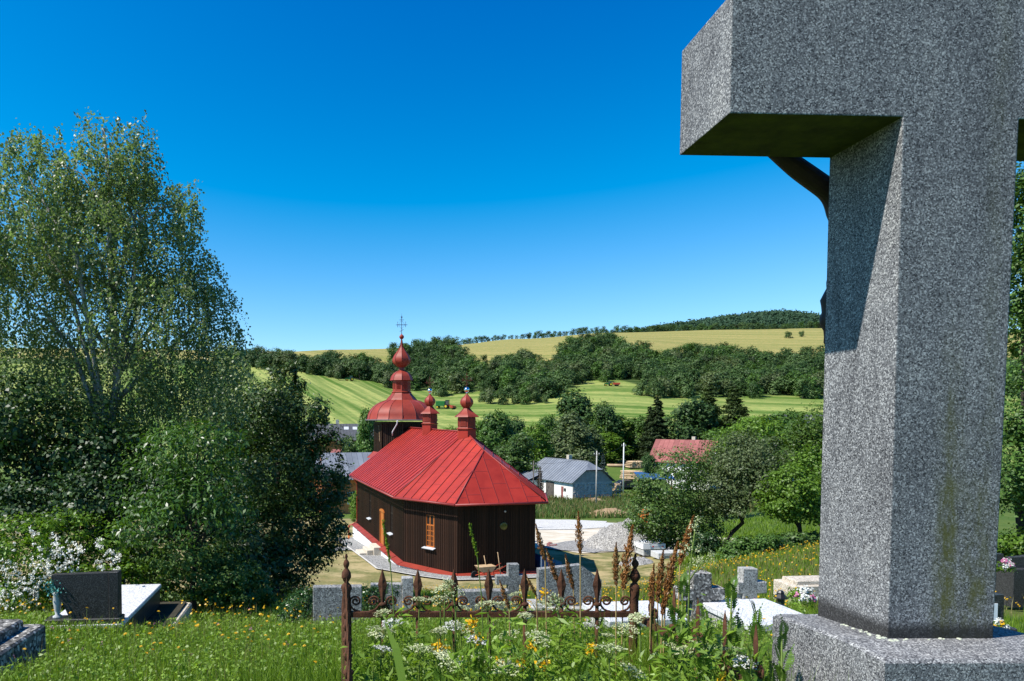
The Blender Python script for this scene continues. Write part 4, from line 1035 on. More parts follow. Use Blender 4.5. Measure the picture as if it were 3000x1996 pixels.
draped('path', [(-14, 10.8), (-5.65, 10.8), (-5.65, 12.6), (-14, 12.6)], M['asphalt'], .06, 'structure', 'grey paved path to the church door', 0.8, CRZ, (CORG.x, CORG.y))

# ================================================================== THINGS ROUND THE CHURCH
def pole_between(name, a, b, r, m, label, cat, group=None):
    mb = MB(); a, b = Vector(a), Vector(b); mb.tube([a, b], [r, r * .9], 7); return tag(mb.build(name, m), label, cat, group)

def wheelbarrow():
    c = P(1420, 1697, 33.6); c.z = gz1(c.x, c.y)
    o = empty('wheelbarrow', c, CRZ + .1, None, 'small wheelbarrow standing against the end wall of the church', 'wheelbarrow')
    mb = MB(); mb.prism([(-.45, .62), (.5, .62), (.30, .36), (-.25, .36)], -.28, .28); mb.build('tray', M['oldwood'], o)
    mb = MB(); mb.lathe([(.19, -.05), (.20, -.03), (.20, .03), (.19, .05)], 18); mb.build('wheel', M['rubber'], o, (-.55, 0, .2), (math.pi / 2, 0, 0))
    for s in (-1, 1):
        mb = MB(); mb.tube([(-.55, s * .08, .2), (-.1, s * .24, .34), (.6, s * .28, .42), (1.05, s * .28, .62)], .02, 6); mb.build('handle', M['tred'], o)
        mb = MB(); mb.tube([(.35, s * .25, .38), (.42, s * .25, 0)], .018, 6); mb.build('leg', M['tred'], o)
wheelbarrow()
def at_z(px, py, Y): return P(px, py, Y)
for (p0, p1, lab) in (((1428, 1680), (1418, 1628), 'wooden tool handle leaning steeply against the church wall left of the other pole'),
                      ((1467, 1686), (1458, 1618), 'thin grey pole leaning against the church wall beside the stone cross'),
                      ((1430, 1681), (1473, 1660), 'pale wooden handle slanting across the wheelbarrow')):
    pole_between('tool_handle', at_z(*p0, 33.7), at_z(*p1, 34.0), .022, M['oldwood'], lab, 'tool handle')
def blue_board():
    c = G(1577, 35.6); o = empty('blue_sheet', c, CRZ, None, 'blue plastic sheet folded on the ground beside the church corner', 'sheet')
    mb = MB(); mb.prism([(0, 0), (.7, 0), (.55, .5), (.2, .85), (.05, .6)], -.4, .8); mb.build('folded_sheet', M['blue'], o)
    mb = MB(); mb.box(-.03, .02, -.5, -.42, 0, .9); mb.build('edge_batten', M['whitewrap'], o)
blue_board()

def heap(name, label, cat, c, rx, ry, h, material, seed, res=44):
    r_ = np.random.default_rng(seed); n = res
    g = np.linspace(-1, 1, n); Xg, Yg = np.meshgrid(g, g); rr = np.hypot(Xg, Yg)
    zz = h * np.clip(1 - rr, 0, 1) ** 0.9 * (1 - .25 * np.exp(-(rr / .25) ** 2)) + h * .05 * r_.normal(size=Xg.shape) * (rr < .95) + .04 * h * np.sin(Xg * 9 + 1) * np.cos(Yg * 7)
    x = c.x + Xg * rx; y = c.y + Yg * ry; z = gz(x, y) + zz - .12 * np.clip((rr - .9) / .3, 0, 1) + .03
    V = np.stack([x.ravel() - c.x, y.ravel() - c.y, z.ravel() - c.z], 1)
    i, j = np.meshgrid(np.arange(n-1), np.arange(n-1), indexing='ij')
    Fc = np.stack([i*n+j, i*n+j+1, (i+1)*n+j+1, (i+1)*n+j], -1).reshape(-1, 4)
    keep = (rr.ravel()[Fc].min(1) < 1.0); Fc = Fc[keep]
    o = link(name, np_mesh(name, V, Fc, material), None, c); tag(o, label, cat); return o
c = G(1848, 45.5); heap('gravel_heap', 'large cone of pale grey gravel on the trodden yard', 'gravel heap', c, 3.1, 2.6, 2.25, M['gravel'], 1)
c = G(1868, 37.5); heap('gravel_heap', 'small low heap of gravel behind the iron fence finial', 'gravel heap', c, .95, .8, .45, M['gravel'], 2, 30)
c = G(1790, 70.5); heap('dirt_mound', 'brown mound of dug earth at the edge of the yard', 'dirt mound', c, 2.6, 1.8, .9, M['dirt'], 3, 30)
c = G(1745, 93); heap('dirt_mound', 'small pale earth mound in the rough grass by the concrete pole', 'dirt mound', c, 1.8, 1.4, .8, M['dirt'], 5, 26)
def wob(cx, cy, rx, ry, seed, n=26, j=.18):
    r_ = random.Random(seed); return [(cx + rx * (1 + r_.uniform(-j, j)) * math.cos(6.283 * k / n), cy + ry * (1 + r_.uniform(-j, j)) * math.sin(6.283 * k / n)) for k in range(n)]
draped('sand_patch', wob(16.0, 51.5, 9.5, 9.5, 1), M['sand'], .03, 'structure', 'pale trodden sand across the yard', 1.0)
draped('white_gravel_patch', wob(13.0, 61.5, 8.2, 4.6, 2, j=.1), M['white_gravel'], .07, 'structure', 'bright white gravel spread on the yard', 1.0)
draped('gravel_apron', wob(15.6, 45.8, 4.6, 3.4, 3, j=.22), M['gravel'], .065, 'structure', 'scattered gravel round the heap', 1.0)

def pallet_of_blocks():
    c = G(1908, 40.3); o = empty('block_pallet', c, .12, None, 'strapped pallet of grey paving blocks wrapped with a white band', 'pallet')
    W, D, H = 1.3, 1.0, .70
    for k in range(3):
        mb = MB(); mb.box(-W/2, W/2, -D/2 + k * .45, -D/2 + k * .45 + .1, 0, .12); mb.build('pallet_board', M['greywood'], o)
    mbk = MB(); mbk.bbox(-.052, .052, -.48, .48, 0, .115, .008); bm_ = mbk.mesh('block', M['block'])
    for i in range(11):
        for k in range(6): link('block', bm_, o, (-W/2 + .065 + i * .117, random.uniform(-.008, .008), .125 + k * .118 + random.uniform(0, .003)))
    mb = MB(); z0, z1 = .50, .80
    for (x0, x1, y0, y1) in ((-W/2 - .03, W/2 + .03, -D/2 - .04, -D/2 - .025), (-W/2 - .03, W/2 + .03, D/2 + .025, D/2 + .04), (-W/2 - .045, -W/2 - .03, -D/2 - .04, D/2 + .04), (W/2 + .03, W/2 + .045, -D/2 - .04, D/2 + .04)): mb.box(x0, x1, y0, y1, z0, z1)
    bd = mb.build('wrap_band', M['whitewrap'], o)
    for x, m_, w in ((-.08, 'redprint', .05), (.52, 'redprint', .05)):
        mb = MB(); mb.box(x - w, x + w, -D/2 - .046, -D/2 - .041, .62, .69); mb.build('print_mark', M[m_], bd)
    for x in np.linspace(.02, .40, 7):
        mb = MB(); mb.box(x - .02, x + .018, -D/2 - .046, -D/2 - .041, .63, .67); mb.build('print_mark', M['greyprint'], bd)
    for i in range(9):
        mb = MB(); mb.tube([(-W/2 + .1 + i * .14, -.2, .83), (-W/2 + .16 + i * .14, .1, .93), (-W/2 + .1 + i * .14, .3, .83)], .03, 5); mb.build('film_fold', M['whitewrap'], o)
pallet_of_blocks()
def loose_blocks():
    mbk = MB(); mbk.bbox(-.17, .17, -.45, .45, 0, .16, .012); me = mbk.mesh('block', M['block'])
    o = empty('block_row', G(1975, 38.6), .1, None, 'low row of grey blocks laid out beside the wrapped pallet', 'block row')
    for i in range(7):
        for k in range(2 if i < 5 else 1): link('block', me, o, (-.9 + i * .36, random.uniform(-.03, .03), k * .165 + .0), (0, 0, random.uniform(-.03, .03)))
loose_blocks()
for i, (px, Y) in enumerate(((1625, 46.3), (1612, 47.5))):
    c = G(px, Y); o = empty('brick_stack', c, .3 + i, None, ('loose reddish bricks lying nearest the church on the sand', 'single row of loose bricks lying farther out on the sand')[i], 'bricks', 'loose bricks in the yard')
    mbk = MB(); mbk.bbox(-.14, .14, -.07, .07, 0, .09, .005); me = mbk.mesh('brick', M['pinkroof'])
    for k in range(4): link('brick', me, o, (k * .2 - .4, random.uniform(-.08, .08), .03), (0, 0, random.uniform(0, 3)))

# ------------------------------------------------------------------ buildings in the village
def frame_to(pA, pB):
    d = (pB - pA); return math.atan2(d.y, d.x)
def barn():
    A = P(1617, 1455, 100); Bp = P(1677, 1457, 96)          # front wall foot, towards its right corner
    c = Bp.copy(); c.z = gz1(Bp.x, Bp.y) - .05
    rzb = frame_to(A, Bp)
    rzb = R(-69)
    o = empty('barn', c, rzb, None, 'long whitewashed barn with grey sheet roof and rubble stone gable', 'barn')
    L, W, H, RH = 14.2, 6.8, 2.7, 2.8        # length runs to local -x, depth to local +y
    mb = MB(); mb.box(-L, 0, 0, W, -1, H); wl_ = mb.build('wall', M['limewall'], o)
    mb = MB(); mb.box(.003, .10, .02, W - .02, -1, H - .05); g = mb.build('gable_wall', M['rubble'], o)
    # rubble stones on the gable
    r_ = random.Random(3); st = []
    for k in range(3):
        bm = bmesh.new(); bmesh.ops.create_icosphere(bm, subdivisions=1, radius=1); 
        for v in bm.verts: v.co *= r_.uniform(.8, 1.15)
        me = bpy.data.meshes.new('stone'); bm.to_mesh(me); bm.free(); me.materials.append(M['rubble']); st.append(me)
    for iy in range(15):
        for iz in range(7): link('stone', st[r_.randrange(3)], g, (.10, .35 + iy * .56 + r_.uniform(-.12, .12), .15 + iz * .36 + r_.uniform(-.06, .06)), (r_.random(), r_.random(), r_.random()), (.07, r_.uniform(.18, .3), r_.uniform(.12, .18)))
    mb = MB(); mb.prism([(0, H - .05), (W, H - .05), (W * .74, H + 1.55), (W * .26, H + 1.55)], .0, .08, 'x'); mb.build('gable_top', M['gable'], o)
    ov = .45; ez = H - .1
    ridge_y = W / 2; hipx = -.9
    E0, E1, E2, E3 = (-L - ov, -ov, ez), (ov, -ov, ez), (ov, W + ov, ez), (-L - ov, W + ov, ez)
    Rz = H + RH; R1 = (hipx, ridge_y, Rz); R0 = (-L + 2.4, ridge_y, Rz)
    k = .62; Ga = (ov, -ov + (ridge_y + ov) * k, ez + (Rz - ez) * k); Gb = (ov, W + ov - (ridge_y + ov) * k, Ga[2])
    J = M['barnroof'], M['barnroof']
    rf = empty('roof'); rf.parent = o
    roof_plane(rf, [E0, E1, Ga, R1, R0], .62, *J, seam_h=.05); roof_plane(rf, [E2, E3, R0, R1, Gb], .62, *J, seam_h=.05)
    roof_plane(rf, [Ga, Gb, R1], .7, *J); roof_plane(rf, [E3, E0, R0], .7, *J)
    mb = MB(); mb.tube([R0, R1], .08, 6); mb.build('ridge_cap', M['barnroof'], rf)
    mb = MB(); mb.box(-6.6, -6.0, ridge_y + .3, ridge_y + .9, Rz - 1, Rz + .7); mb.build('chimney', M['beige_stone'], rf)
    # doors, windows on the front
    def leaf(x0, x1, z0, z1, m_, name, y=-.06): 
        mb = MB(); mb.box(x0, x1, y, -.003, z0, z1); return mb.build(name, m_, o)
    bd = leaf(-6.4, -4.4, 0, 2.35, M['greywood'], 'barn_door')
    for i in range(8):
        mb = MB(); mb.box(-6.4 + i * .25 + .02, -6.4 + i * .25 + .23, -.09, -.062, .02, 2.33); mb.build('plank', M['greywood'], bd)
    for s in (0, 1):
        mb = MB(); a, b = ((-6.35, .1), (-5.45, 2.2)) if s == 0 else ((-4.45, .1), (-5.35, 2.2)); mb.tube([(a[0], -.10, a[1]), (b[0], -.10, b[1])], .05, 4); mb.build('brace', M['greywood'], bd)
    sd = leaf(-2.6, -2.1, .2, 1.9, M['pinkroof'], 'side_door'); leaf(-2.09, -1.4, .5, 1.1, M['plaster'], 'shutter')
    w = leaf(-1.95, -1.5, 1.25, 1.7, M['glass'], 'window', -.05)
    # lean-to porch with the brown door at the left
    mb = MB(); mb.box(-12.6, -8.4, -2.2, -.01, -1, 2.3); mb.build('porch_wall', M['limewall'], o)
    roof_plane(rf, [(-13.0, -2.7, 2.25), (-8.0, -2.7, 2.25), (-8.0, .25, 3.35), (-13.0, .25, 3.35)], .62, *J, seam_h=.05)
    mb = MB(); mb.box(-10.2, -9.0, -2.26, -2.202, .05, 2.05); mb.build('door', M['orangewood'], o)
    return o
barn()

def picket_line(p0, p1, n, h, m_, label):
    o = empty('wire_fence', p0, 0, None, label, 'fence')
    d = p1 - p0
    for k in range(n + 1):
        q = p0.lerp(p1, k / n); zz = gz1(q.x, q.y) - p0.z
        mb = MB(); mb.tube([(q.x - p0.x, q.y - p0.y, zz - .1), (q.x - p0.x, q.y - p0.y, zz + h)], .035, 5); mb.build('post', m_, o)
    for hh in (.25, .6, .95):
        pts = []
        for k in range(n + 1):
            q = p0.lerp(p1, k / n); pts.append((q.x - p0.x, q.y - p0.y, gz1(q.x, q.y) - p0.z + h * hh))
        mb = MB(); mb.tube(pts, .012, 4); mb.build('wire', M['rust'], o)
picket_line(G(1595, 92), G(1800, 93), 12, 1.1, M['rust'], 'low rusty wire fence in front of the barn')

def red_house():
    c = P(1905, 1372, 128); c.z = P(1905, 1354, 128).z + .4 - 4.7
    o = empty('house', c, R(-42), None, 'house with faded red tiled roof and pale blue gable beyond the log piles', 'house')
    L, W, H, RH = 10.5, 8.0, 4.7, 3.8
    mb = MB(); mb.box(0, L, 0, W, -1, H); mb.build('wall', M['plaster'], o)
    mb = MB(); mb.prism([(0, H), (W, H), (W / 2, H + RH)], L - .12, L + .02, 'x'); mb.build('gable_wall', M['plaster'], o)
    ov = .5; rf = empty('roof'); rf.parent = o
    roof_plane(rf, [(-ov, -ov, H - .35), (L + ov, -ov, H - .35), (L + ov, W / 2, H + RH), (-ov, W / 2, H + RH)], .9, M['pinkroof'], M['pinkroof'], joints=5, seam_h=.04)
    roof_plane(rf, [(L + ov, W + ov, H - .35), (-ov, W + ov, H - .35), (-ov, W / 2, H + RH), (L + ov, W / 2, H + RH)], .9, M['pinkroof'], M['pinkroof'], seam_h=.04)
    mb = MB(); mb.tube([(L + ov, -ov, H - .4), (L + ov, W / 2, H + RH - .05), (L + ov, W + ov, H - .4)], .11, 5); mb.build('barge_board', M['whitewrap'], rf)
    mb = MB(); mb.box(6.0, 6.6, W / 2 + .3, W / 2 + .9, H + RH - 1, H + RH + .6); mb.build('chimney', M['beige_stone'], rf)
    for x in (1.5, 4.5, 7.5):
        mb = MB(); mb.box(x, x + 1.3, -.06, .02, 1.2, 2.7); w = mb.build('window', M['whitewrap'], o)
        mb = MB(); mb.box(x + .1, x + 1.2, -.09, -.062, 1.3, 2.6); mb.build('pane', M['glass'], w)
red_house()

def small_house(name, label, c, rz, L, W, H, RH, wallm, roofm, sky_lights=0, chimney=False, wins=2):
    o = empty(name, c, rz, None, label, 'house')
    mb = MB(); mb.box(0, L, 0, W, -2, H); mb.build('wall', wallm, o)
    mb = MB(); mb.prism([(0, H), (W, H), (W / 2, H + RH)], .0, .1, 'x'); mb.build('gable_wall', wallm, o)
    mb = MB(); mb.prism([(0, H), (W, H), (W / 2, H + RH)], L - .1, L, 'x'); mb.build('gable_wall', wallm, o)
    ov = .7; rf = empty('roof'); rf.parent = o; s = RH / (W / 2)
    roof_plane(rf, [(-ov, -ov, H - s * ov), (L + ov, -ov, H - s * ov), (L + ov, W / 2, H + RH), (-ov, W / 2, H + RH)], .6, roofm, roofm, seam_h=.04)
    roof_plane(rf, [(L + ov, W + ov, H - s * ov), (-ov, W + ov, H - s * ov), (-ov, W / 2, H + RH), (L + ov, W / 2, H + RH)], .6, roofm, roofm, seam_h=.04)
    n = Vector((0, -s, 1)).normalized()
    for k in range(sky_lights):
        x = L * (.55 + .14 * k); p = lambda a, b: Vector((x + a, W * .28 + b, H + s * (W * .28 + b) + .06))
        mb = MB(); mb.slab([p(0, 0), p(.9, 0), p(.9, .8), p(0, .8)], n, .05); mb.build('skylight', M['sill'], rf)
    if chimney:
        mb = MB(); mb.box(L * .42, L * .42 + .6, W / 2, W / 2 + .6, H + RH - .5, H + RH + .8); mb.build('chimney', M['concpole'], rf)
    for k in range(wins):
        x = L * (k + .5) / max(1, wins)
        mb = MB(); mb.box(x - .6, x + .6, -.07, .01, 1.0, 2.3); w = mb.build('window', M['whitewrap'], o)
        mb = MB(); mb.box(x - .5, x + .5, -.10, -.071, 1.1, 2.2); mb.build('pane', M['glass'], w)
    return o
c = P(905, 1330, 128); h0 = P(905, 1283, 128).z; c.z = gz1(c.x, c.y)
small_house('chalet', 'brown chalet with dark slate roof and skylights behind the shrubs', c, R(4), 12, 8, h0 - c.z, 2.6, M['orangewood'], M['slate'], 2, True, 3)
c = P(945, 1470, 72); c.z = gz1(c.x, c.y); h0 = P(945, 1392, 72).z - c.z
small_house('terracotta_house', 'terracotta walled house with grey blue sheet roof left of the church', c, R(12), 6.5, 6, h0, 2.2, M['orangewall'], M['barnroof'], 0, False, 3)
c = P(975, 1400, 100); c.z = gz1(c.x, c.y); h0 = P(975, 1336, 100).z - c.z
small_house('shed', 'small dark shed with a rusty red roof between chalet and terracotta house', c, R(-20), 4.0, 3, h0, .9, M['greywood'], M['pinkroof'], 0, False, 1)
c = P(2300, 1290, 150); c.z = gz1(c.x, c.y); h0 = P(2300, 1236, 150).z - c.z
small_house('far_house', 'house with dark grey roof half hidden by treetops near the granite cross', c, R(6), 11, 8, h0, 1.6, M['plaster'], M['slate'], 0, False, 2)

def carport():
    c = P(1880, 1425, 108); c.z = gz1(c.x, c.y)
    o = empty('carport', c, R(-10), None, 'small blue roofed carport behind the apple tree', 'carport')
    for x in (0, 4.4):
        for y in (0, 4):
            mb = MB(); mb.box(x, x + .15, y, y + .15, -.3, 2.6); mb.build('post', M['orangewood'], o)
    mb = MB(); mb.slab([(-.4, -.5, 2.55), (5, -.5, 2.55), (5, 4.6, 3.2), (-.4, 4.6, 3.2)], (0, -.12, .99), .12); mb.build('roof', M['blue'], o)
carport()

def car():
    c = P(1832, 1434, 112); c.z = gz1(c.x, c.y); o = empty('parked_car', c, R(4), None, 'dark blue parked car behind the pale utility pole', 'car')
    prof = [(-2.1, .35), (-2.12, .75), (-1.9, .92), (-1.35, .98), (-.75, 1.42), (.75, 1.45), (1.35, 1.02), (2.0, .9), (2.12, .6), (2.05, .32)]
    mb = MB(); mb.prism(prof, -.85, .85); mb.build('body', M['carblue'], o)
    for s in (-1, 1):
        y = s * .856
        mb = MB(); mb.prism([(-1.1, 1.0), (-.7, 1.36), (-.05, 1.38), (-.05, 1.0)], min(y, y + s * .01), max(y, y + s * .01)); mb.build('side_window', M['glass'], o)
        mb = MB(); mb.prism([(.03, 1.0), (.03, 1.38), (.7, 1.37), (1.1, 1.03)], min(y, y + s * .01), max(y, y + s * .01)); mb.build('side_window', M['glass'], o)
        for x in (-1.3, 1.3):
            mb = MB(); mb.lathe([(.31, -.1), (.33, -.07), (.33, .07), (.31, .1)], 18); w = mb.build('wheel', M['rubber'], o, (x, s * .80, .32), (math.pi / 2, 0, 0))
            mb = MB(); mb.lathe([(.2, -.105), (.2, .105)], 14); mb.build('rim', M['sill'], w)
        mb = MB(); mb.box(2.06, 2.13, s * .6 - .2, s * .6 + .2, .62, .78); mb.build('tail_light', M['redprint'], o)
car()

def log_pile(name, label, px0, px1, py_base, Y, rows, r, L, rz):
    c = P((px0 + px1) / 2, py_base, Y); c.z = gz1(c.x, c.y)
    o = empty('log_pile', c, rz, None, label, 'log pile', 'log piles beyond the poles')
    mb = MB(); mb.tube([(0, -L / 2, 0), (0, L / 2, 0)], r, 8); me = mb.mesh('log', M['log'])
    wid = (px1 - px0) / F * Y; n = int(wid / (2 * r))
    for k in range(rows):
        for i in range(n - k):
            link('log', me, o, (-wid / 2 + (i + .5 + k * .5) * 2 * r, random.uniform(-.3, .3), r + k * 1.75 * r), (0, 0, random.uniform(-.06, .06)), (random.uniform(.8, 1.1), 1, random.uniform(.8, 1.05)))
log_pile('log_pile', 'upper stack of cut logs showing orange ends on the slope', 1832, 1895, 1372, 126, 4, .17, 2.2, .15)
log_pile('log_pile', 'stack of long pale logs nearest the blue carport', 1828, 1885, 1402, 118, 5, .16, 3.5, .9)
log_pile('log_pile', 'low grey stack of split wood left of the pale pole', 1795, 1826, 1414, 110, 6, .12, 1.2, .1)
log_pile('log_pile', 'row of thin poles lying left of the upper log stack', 1786, 1832, 1369, 128, 1, .2, 3.5, 1.2)

def utility_pole(px, Y, py_top, r, m_, label, cross=True):
    b = G(px, Y); t = P(px, py_top, Y); o = empty('utility_pole', b, 0, None, label, 'utility pole', 'utility poles')
    h = t.z - b.z
    mb = MB(); mb.tube([(0, 0, -.3), (0, 0, h)], [r, r * .65], 10); mb.build('pole', m_, o)
    mb = MB(); mb.box(-.35, .35, -.05, .05, h - .55, h - .45); mb.build('crossarm', M['greywood'], o)
    for s in (-.3, 0, .3):
        mb = MB(); mb.lathe([(.03, h - .45), (.05, h - .38), (.03, h - .28)], 8, True, (s, 0)); mb.build('insulator', M['sill'], o)
    return Vector((b.x, b.y, t.z - .3))
pA = utility_pole(1749, 84, 1321, .105, M['concpole'], 'grey concrete utility pole standing in front of the barn gable')
pB = utility_pole(1828, 108, 1298, .12, M['whitepole'], 'pale utility pole right of the barn beside the log piles')
pC = utility_pole(1564, 88, 1350, .11, M['greywood'], 'thin dark wooden pole near the barn porch')
pC2 = utility_pole(1583, 90, 1370, .06, M['greywood'], 'very thin short mast between the dark pole and barn door')
def cable(a, b, sag, label):
    pts = [a.lerp(b, t) - Vector((0, 0, sag * 4 * t * (1 - t))) for t in np.linspace(0, 1, 14)]
    mb = MB(); mb.tube([p - a for p in pts], .013, 4); o = mb.build('overhead_wire', M['wire'], None, a); tag(o, label, 'wire', 'overhead wires')
cable(pC, pA, .5, 'overhead wire from the dark wooden pole to the concrete pole')
cable(pC, pC + Vector((-14, 22, .6)), .4, 'overhead wire running from the dark pole across the barn roof')
cable(pA, pB, .4, 'overhead wire from the concrete pole to the pale pole')
cable(pB, P(2140, 1304, 135), .6, 'overhead wire running right from the pale pole past the red roof')

def mixer():
    c = G(1892, 57); o = empty('concrete_mixer', c, .4, None, 'orange machine half hidden behind the apple tree at the yard edge', 'machine')
    mb = MB(); mb.lathe([(.15, -.5), (.5, -.35), (.62, 0), (.55, .35), (.28, .7), (.24, .72)], 16); mb.build('drum', M['pipe_orange'], o, (0, 0, 1.15), (.7, 0, .3))
    mb = MB(); mb.tube([(-.5, 0, 0), (-.45, 0, 1.1), (.45, 0, 1.1), (.5, 0, 0)], .05, 6); mb.tube([(0, -.6, .05), (0, .6, .05)], .05, 6); mb.tube([(0, -.5, 0), (0, -.1, .9)], .045, 6); mb.build('frame', M['pipe_orange'], o)
    mb = MB(); mb.bbox(-.75, -.35, -.25, .25, .4, .95, .03); mb.build('motor_box', M['blue'], o)
    for s in (-1, 1):
        mb = MB(); mb.lathe([(.22, -.06), (.24, 0), (.22, .06)], 14); mb.build('wheel', M['rubber'], o, (s * .5, .3, .24), (0, math.pi / 2, 0))
mixer()

def tractor(px, Y, rz, label, red=False, combine=False, s=1.0):
    c = G(px, Y); o = empty('combine_harvester' if combine else 'tractor', c, rz, s, label, 'combine' if combine else 'tractor', 'machines on the mown field')
    if combine:
        mb = MB(); mb.bbox(-3.2, 1.2, -1.4, 1.4, 1.2, 3.4, .2); mb.build('body', M['tgreen'], o)
        mb = MB(); mb.bbox(1.21, 2.8, -1.0, 1.0, 1.7, 3.7, .15); mb.build('cab', M['glass'], o)
        mb = MB(); mb.bbox(1.1, 2.95, -1.1, 1.1, 3.71, 3.9, .05); mb.build('cab_roof', M['tgreen'], o)
        mb = MB(); mb.prism([(4.2, .2), (5.4, .2), (5.2, 1.1), (4.2, 1.4)], -3.4, 3.4); mb.build('header', M['tred'], o)
        mb = MB(); mb.prism([(2.2, 1.3), (4.25, .5), (4.25, 1.2), (2.4, 2.0)], -.6, .6); mb.build('feeder', M['tred'], o)
        ws = ((1.6, .95), (-2.4, .65))
    else:
        mb = MB(); mb.prism([(.2, .75), (2.3, .8), (2.3, 1.5), (.2, 1.75)], -.42, .42); mb.build('hood', M['tgreen'], o)
        mb = MB(); mb.prism([(-1.2, .9), (.25, .9), (.15, 2.45), (-1.1, 2.45)], -.65, .65); mb.build('cab', M['glass'], o)
        mb = MB(); mb.bbox(-1.3, .35, -.75, .75, 2.46, 2.62, .05); mb.build('cab_roof', M['tgreen'], o)
        for sy in (-1, 1):
            mb = MB(); mb.prism([(-1.7, 1.2), (-1.5, 1.75), (-.4, 1.75), (-.1, 1.2)], min(sy * .66, sy * 1.1), max(sy * .66, sy * 1.1)); mb.build('mudguard', M['tgreen'], o)
        mb = MB(); mb.tube([(1.3, .3, 1.6), (1.3, .3, 2.4)], .05, 6); mb.build('exhaust', M['glossblack'], o)
        ws = ((-.9, .82), (1.75, .55))
    for x, r in ws:
        for sy in (-1, 1):
            mb = MB(); mb.lathe([(r * .92, -.24), (r, -.18), (r, .18), (r * .92, .24)], 20); w = mb.build('wheel', M['rubber'], o, (x, sy * (1.45 if combine else .95), r), (math.pi / 2, 0, 0))
            mb = MB(); mb.lathe([(r * .55, -.26), (r * .55, .26)], 14); mb.build('rim', M['tyellow'], w)
    if red:
        mb = MB(); mb.prism([(-5.6, .7), (-2.4, .7), (-2.2, 1.7), (-5.8, 1.7)], -1.1, 1.1); mb.build('hay_wagon', M['tred'], o)
        mb = MB(); mb.tube([(-2.4, 0, .8), (-1.3, 0, .7)], .08, 6); mb.build('drawbar', M['tred'], o)
        for x in (-4.6, -3.6):
            for sy in (-1, 1):
                mb = MB(); mb.lathe([(.42, -.12), (.45, 0), (.42, .12)], 14); mb.build('wagon_wheel', M['rubber'], o, (x, sy * 1.0, .45), (math.pi / 2, 0, 0))
    elif not combine:
        mb = MB(); mb.tube([(-1.3, 0, 1.0), (-2.6, 0, 1.7), (-3.4, 0, 1.5)], .1, 6); mb.tube([(-3.4, -1.4, 1.3), (-3.4, 1.4, 1.3)], .14, 6)
        for y in np.linspace(-1.4, 1.4, 6): mb.tube([(-3.4, y, 1.3), (-3.7, y, .7)], .05, 4)
        mb.build('hay_rake', M['glossblack'], o)
tractor(1026, 412, math.pi + .2, 'green tractor with yellow wheels raising a rake on the left mown slope', s=1.2)
tractor(1782, 366, math.pi - .1, 'green tractor towing a red hay wagon on the right field', red=True, s=1.0)
tractor(1764, 396, .2, 'tiny tractor working at the edge of the hillside wood', s=1.0)
tractor(1298, 312, -.35, 'green combine with red header partly behind the church turrets', combine=True, s=1.0)

# ================================================================== GRAVES
GRZ = R(9)      # the graves face a little to the right, like the church
def place(px, Y, dz=0.0):
    g = G(px, Y); g.z += dz; return g
def px2m(n, Y): return n / F * Y

def modern_grave():
    Y = 8.2; c = P(360, 1836, Y)
    o = empty('grave', c, R(5), None, 'modern grave with leaning dark headstone, white granite slab and kerb frame', 'grave')
    # local x to the right edge of slab (0), slab runs back along +y
    W, L = .92, 1.95
    mb = MB(); mb.bbox(-W - .10, .40, -.10, L + .25, -.55, -.30, .02); mb.build('kerb_frame', M['beige_stone'], o)
    mb = MB(); mb.box(-W - .05, .33, -.05, L + .18, -.299, -.27); mb.build('shade_bed', M['kerb_gap_shade'], o)  # dark sheet painting the shade between kerb and slab
    mb = MB(); mb.box(-W + .02, -.02, .02, L - .02, -.269, .0); mb.build('slab_base', M['black_granite'], o)  # black stone colours in the shade on the side below the slab
    mb = MB(); mb.bbox(-W, 0, -.06, L, .001, .05, .008); mb.build('slab', M['white_granite'], o)
    mb = MB(); mb.bbox(-W + .02, -.02, -.05, .16, .0505, .115, .006); mb.build('headstone_foot', M['black_granite'], o)
    poly = [(-W + .30, .117), (-.16, .117), (-.165, .66), (-W + .10, .645), (-W + .10, .60)]
    mb = MB(); mb.prism(poly, -.01, .10); hs_ = mb.build('headstone', M['black_granite'], o)
    mb = MB(); mb.bbox(-.155, -.04, -.025, .115, .116, .672, .006); mb.build('pillar', M['black_granite'], o)
    v = empty('vase', c + Vector((-W + .14, -.02, .115)), 0, None, 'grey stone vase of teal artificial flowers beside the dark headstone', 'vase')
    mb = MB(); mb.lathe([(.055, 0), (.055, .02), (.025, .04), (.035, .09), (.05, .2), (.045, .28), (.055, .3)], 16); mb.build('vase_body', M['pale_vase'], v)
    r_ = np.random.default_rng(5); pos = r_.normal(size=(220, 3)) * np.array([.06, .06, .055]) + np.array([0, 0, .36]); 
    link('bouquet', leafmesh('bouquet', M['teal'], pos, r_.normal(size=(220, 3)), .035, .7), v)['kind'] = 'stuff'
modern_grave()

def old_tomb():
    o = empty('old_tomb', (-3.22, 5.0, -1.97), R(2), None, 'weathered double slab concrete tomb at the left frame edge', 'tomb')
    mb = MB(); mb.bbox(-1.5, 0, -1.2, 1.52, -.45, 0, .02); mb.build('lower_slab', M['old_concrete'], o)
    mb = MB(); mb.bbox(-1.4, -.15, -1.1, 1.40, .001, .085, .02); mb.build('upper_slab', M['old_concrete'], o)
old_tomb()

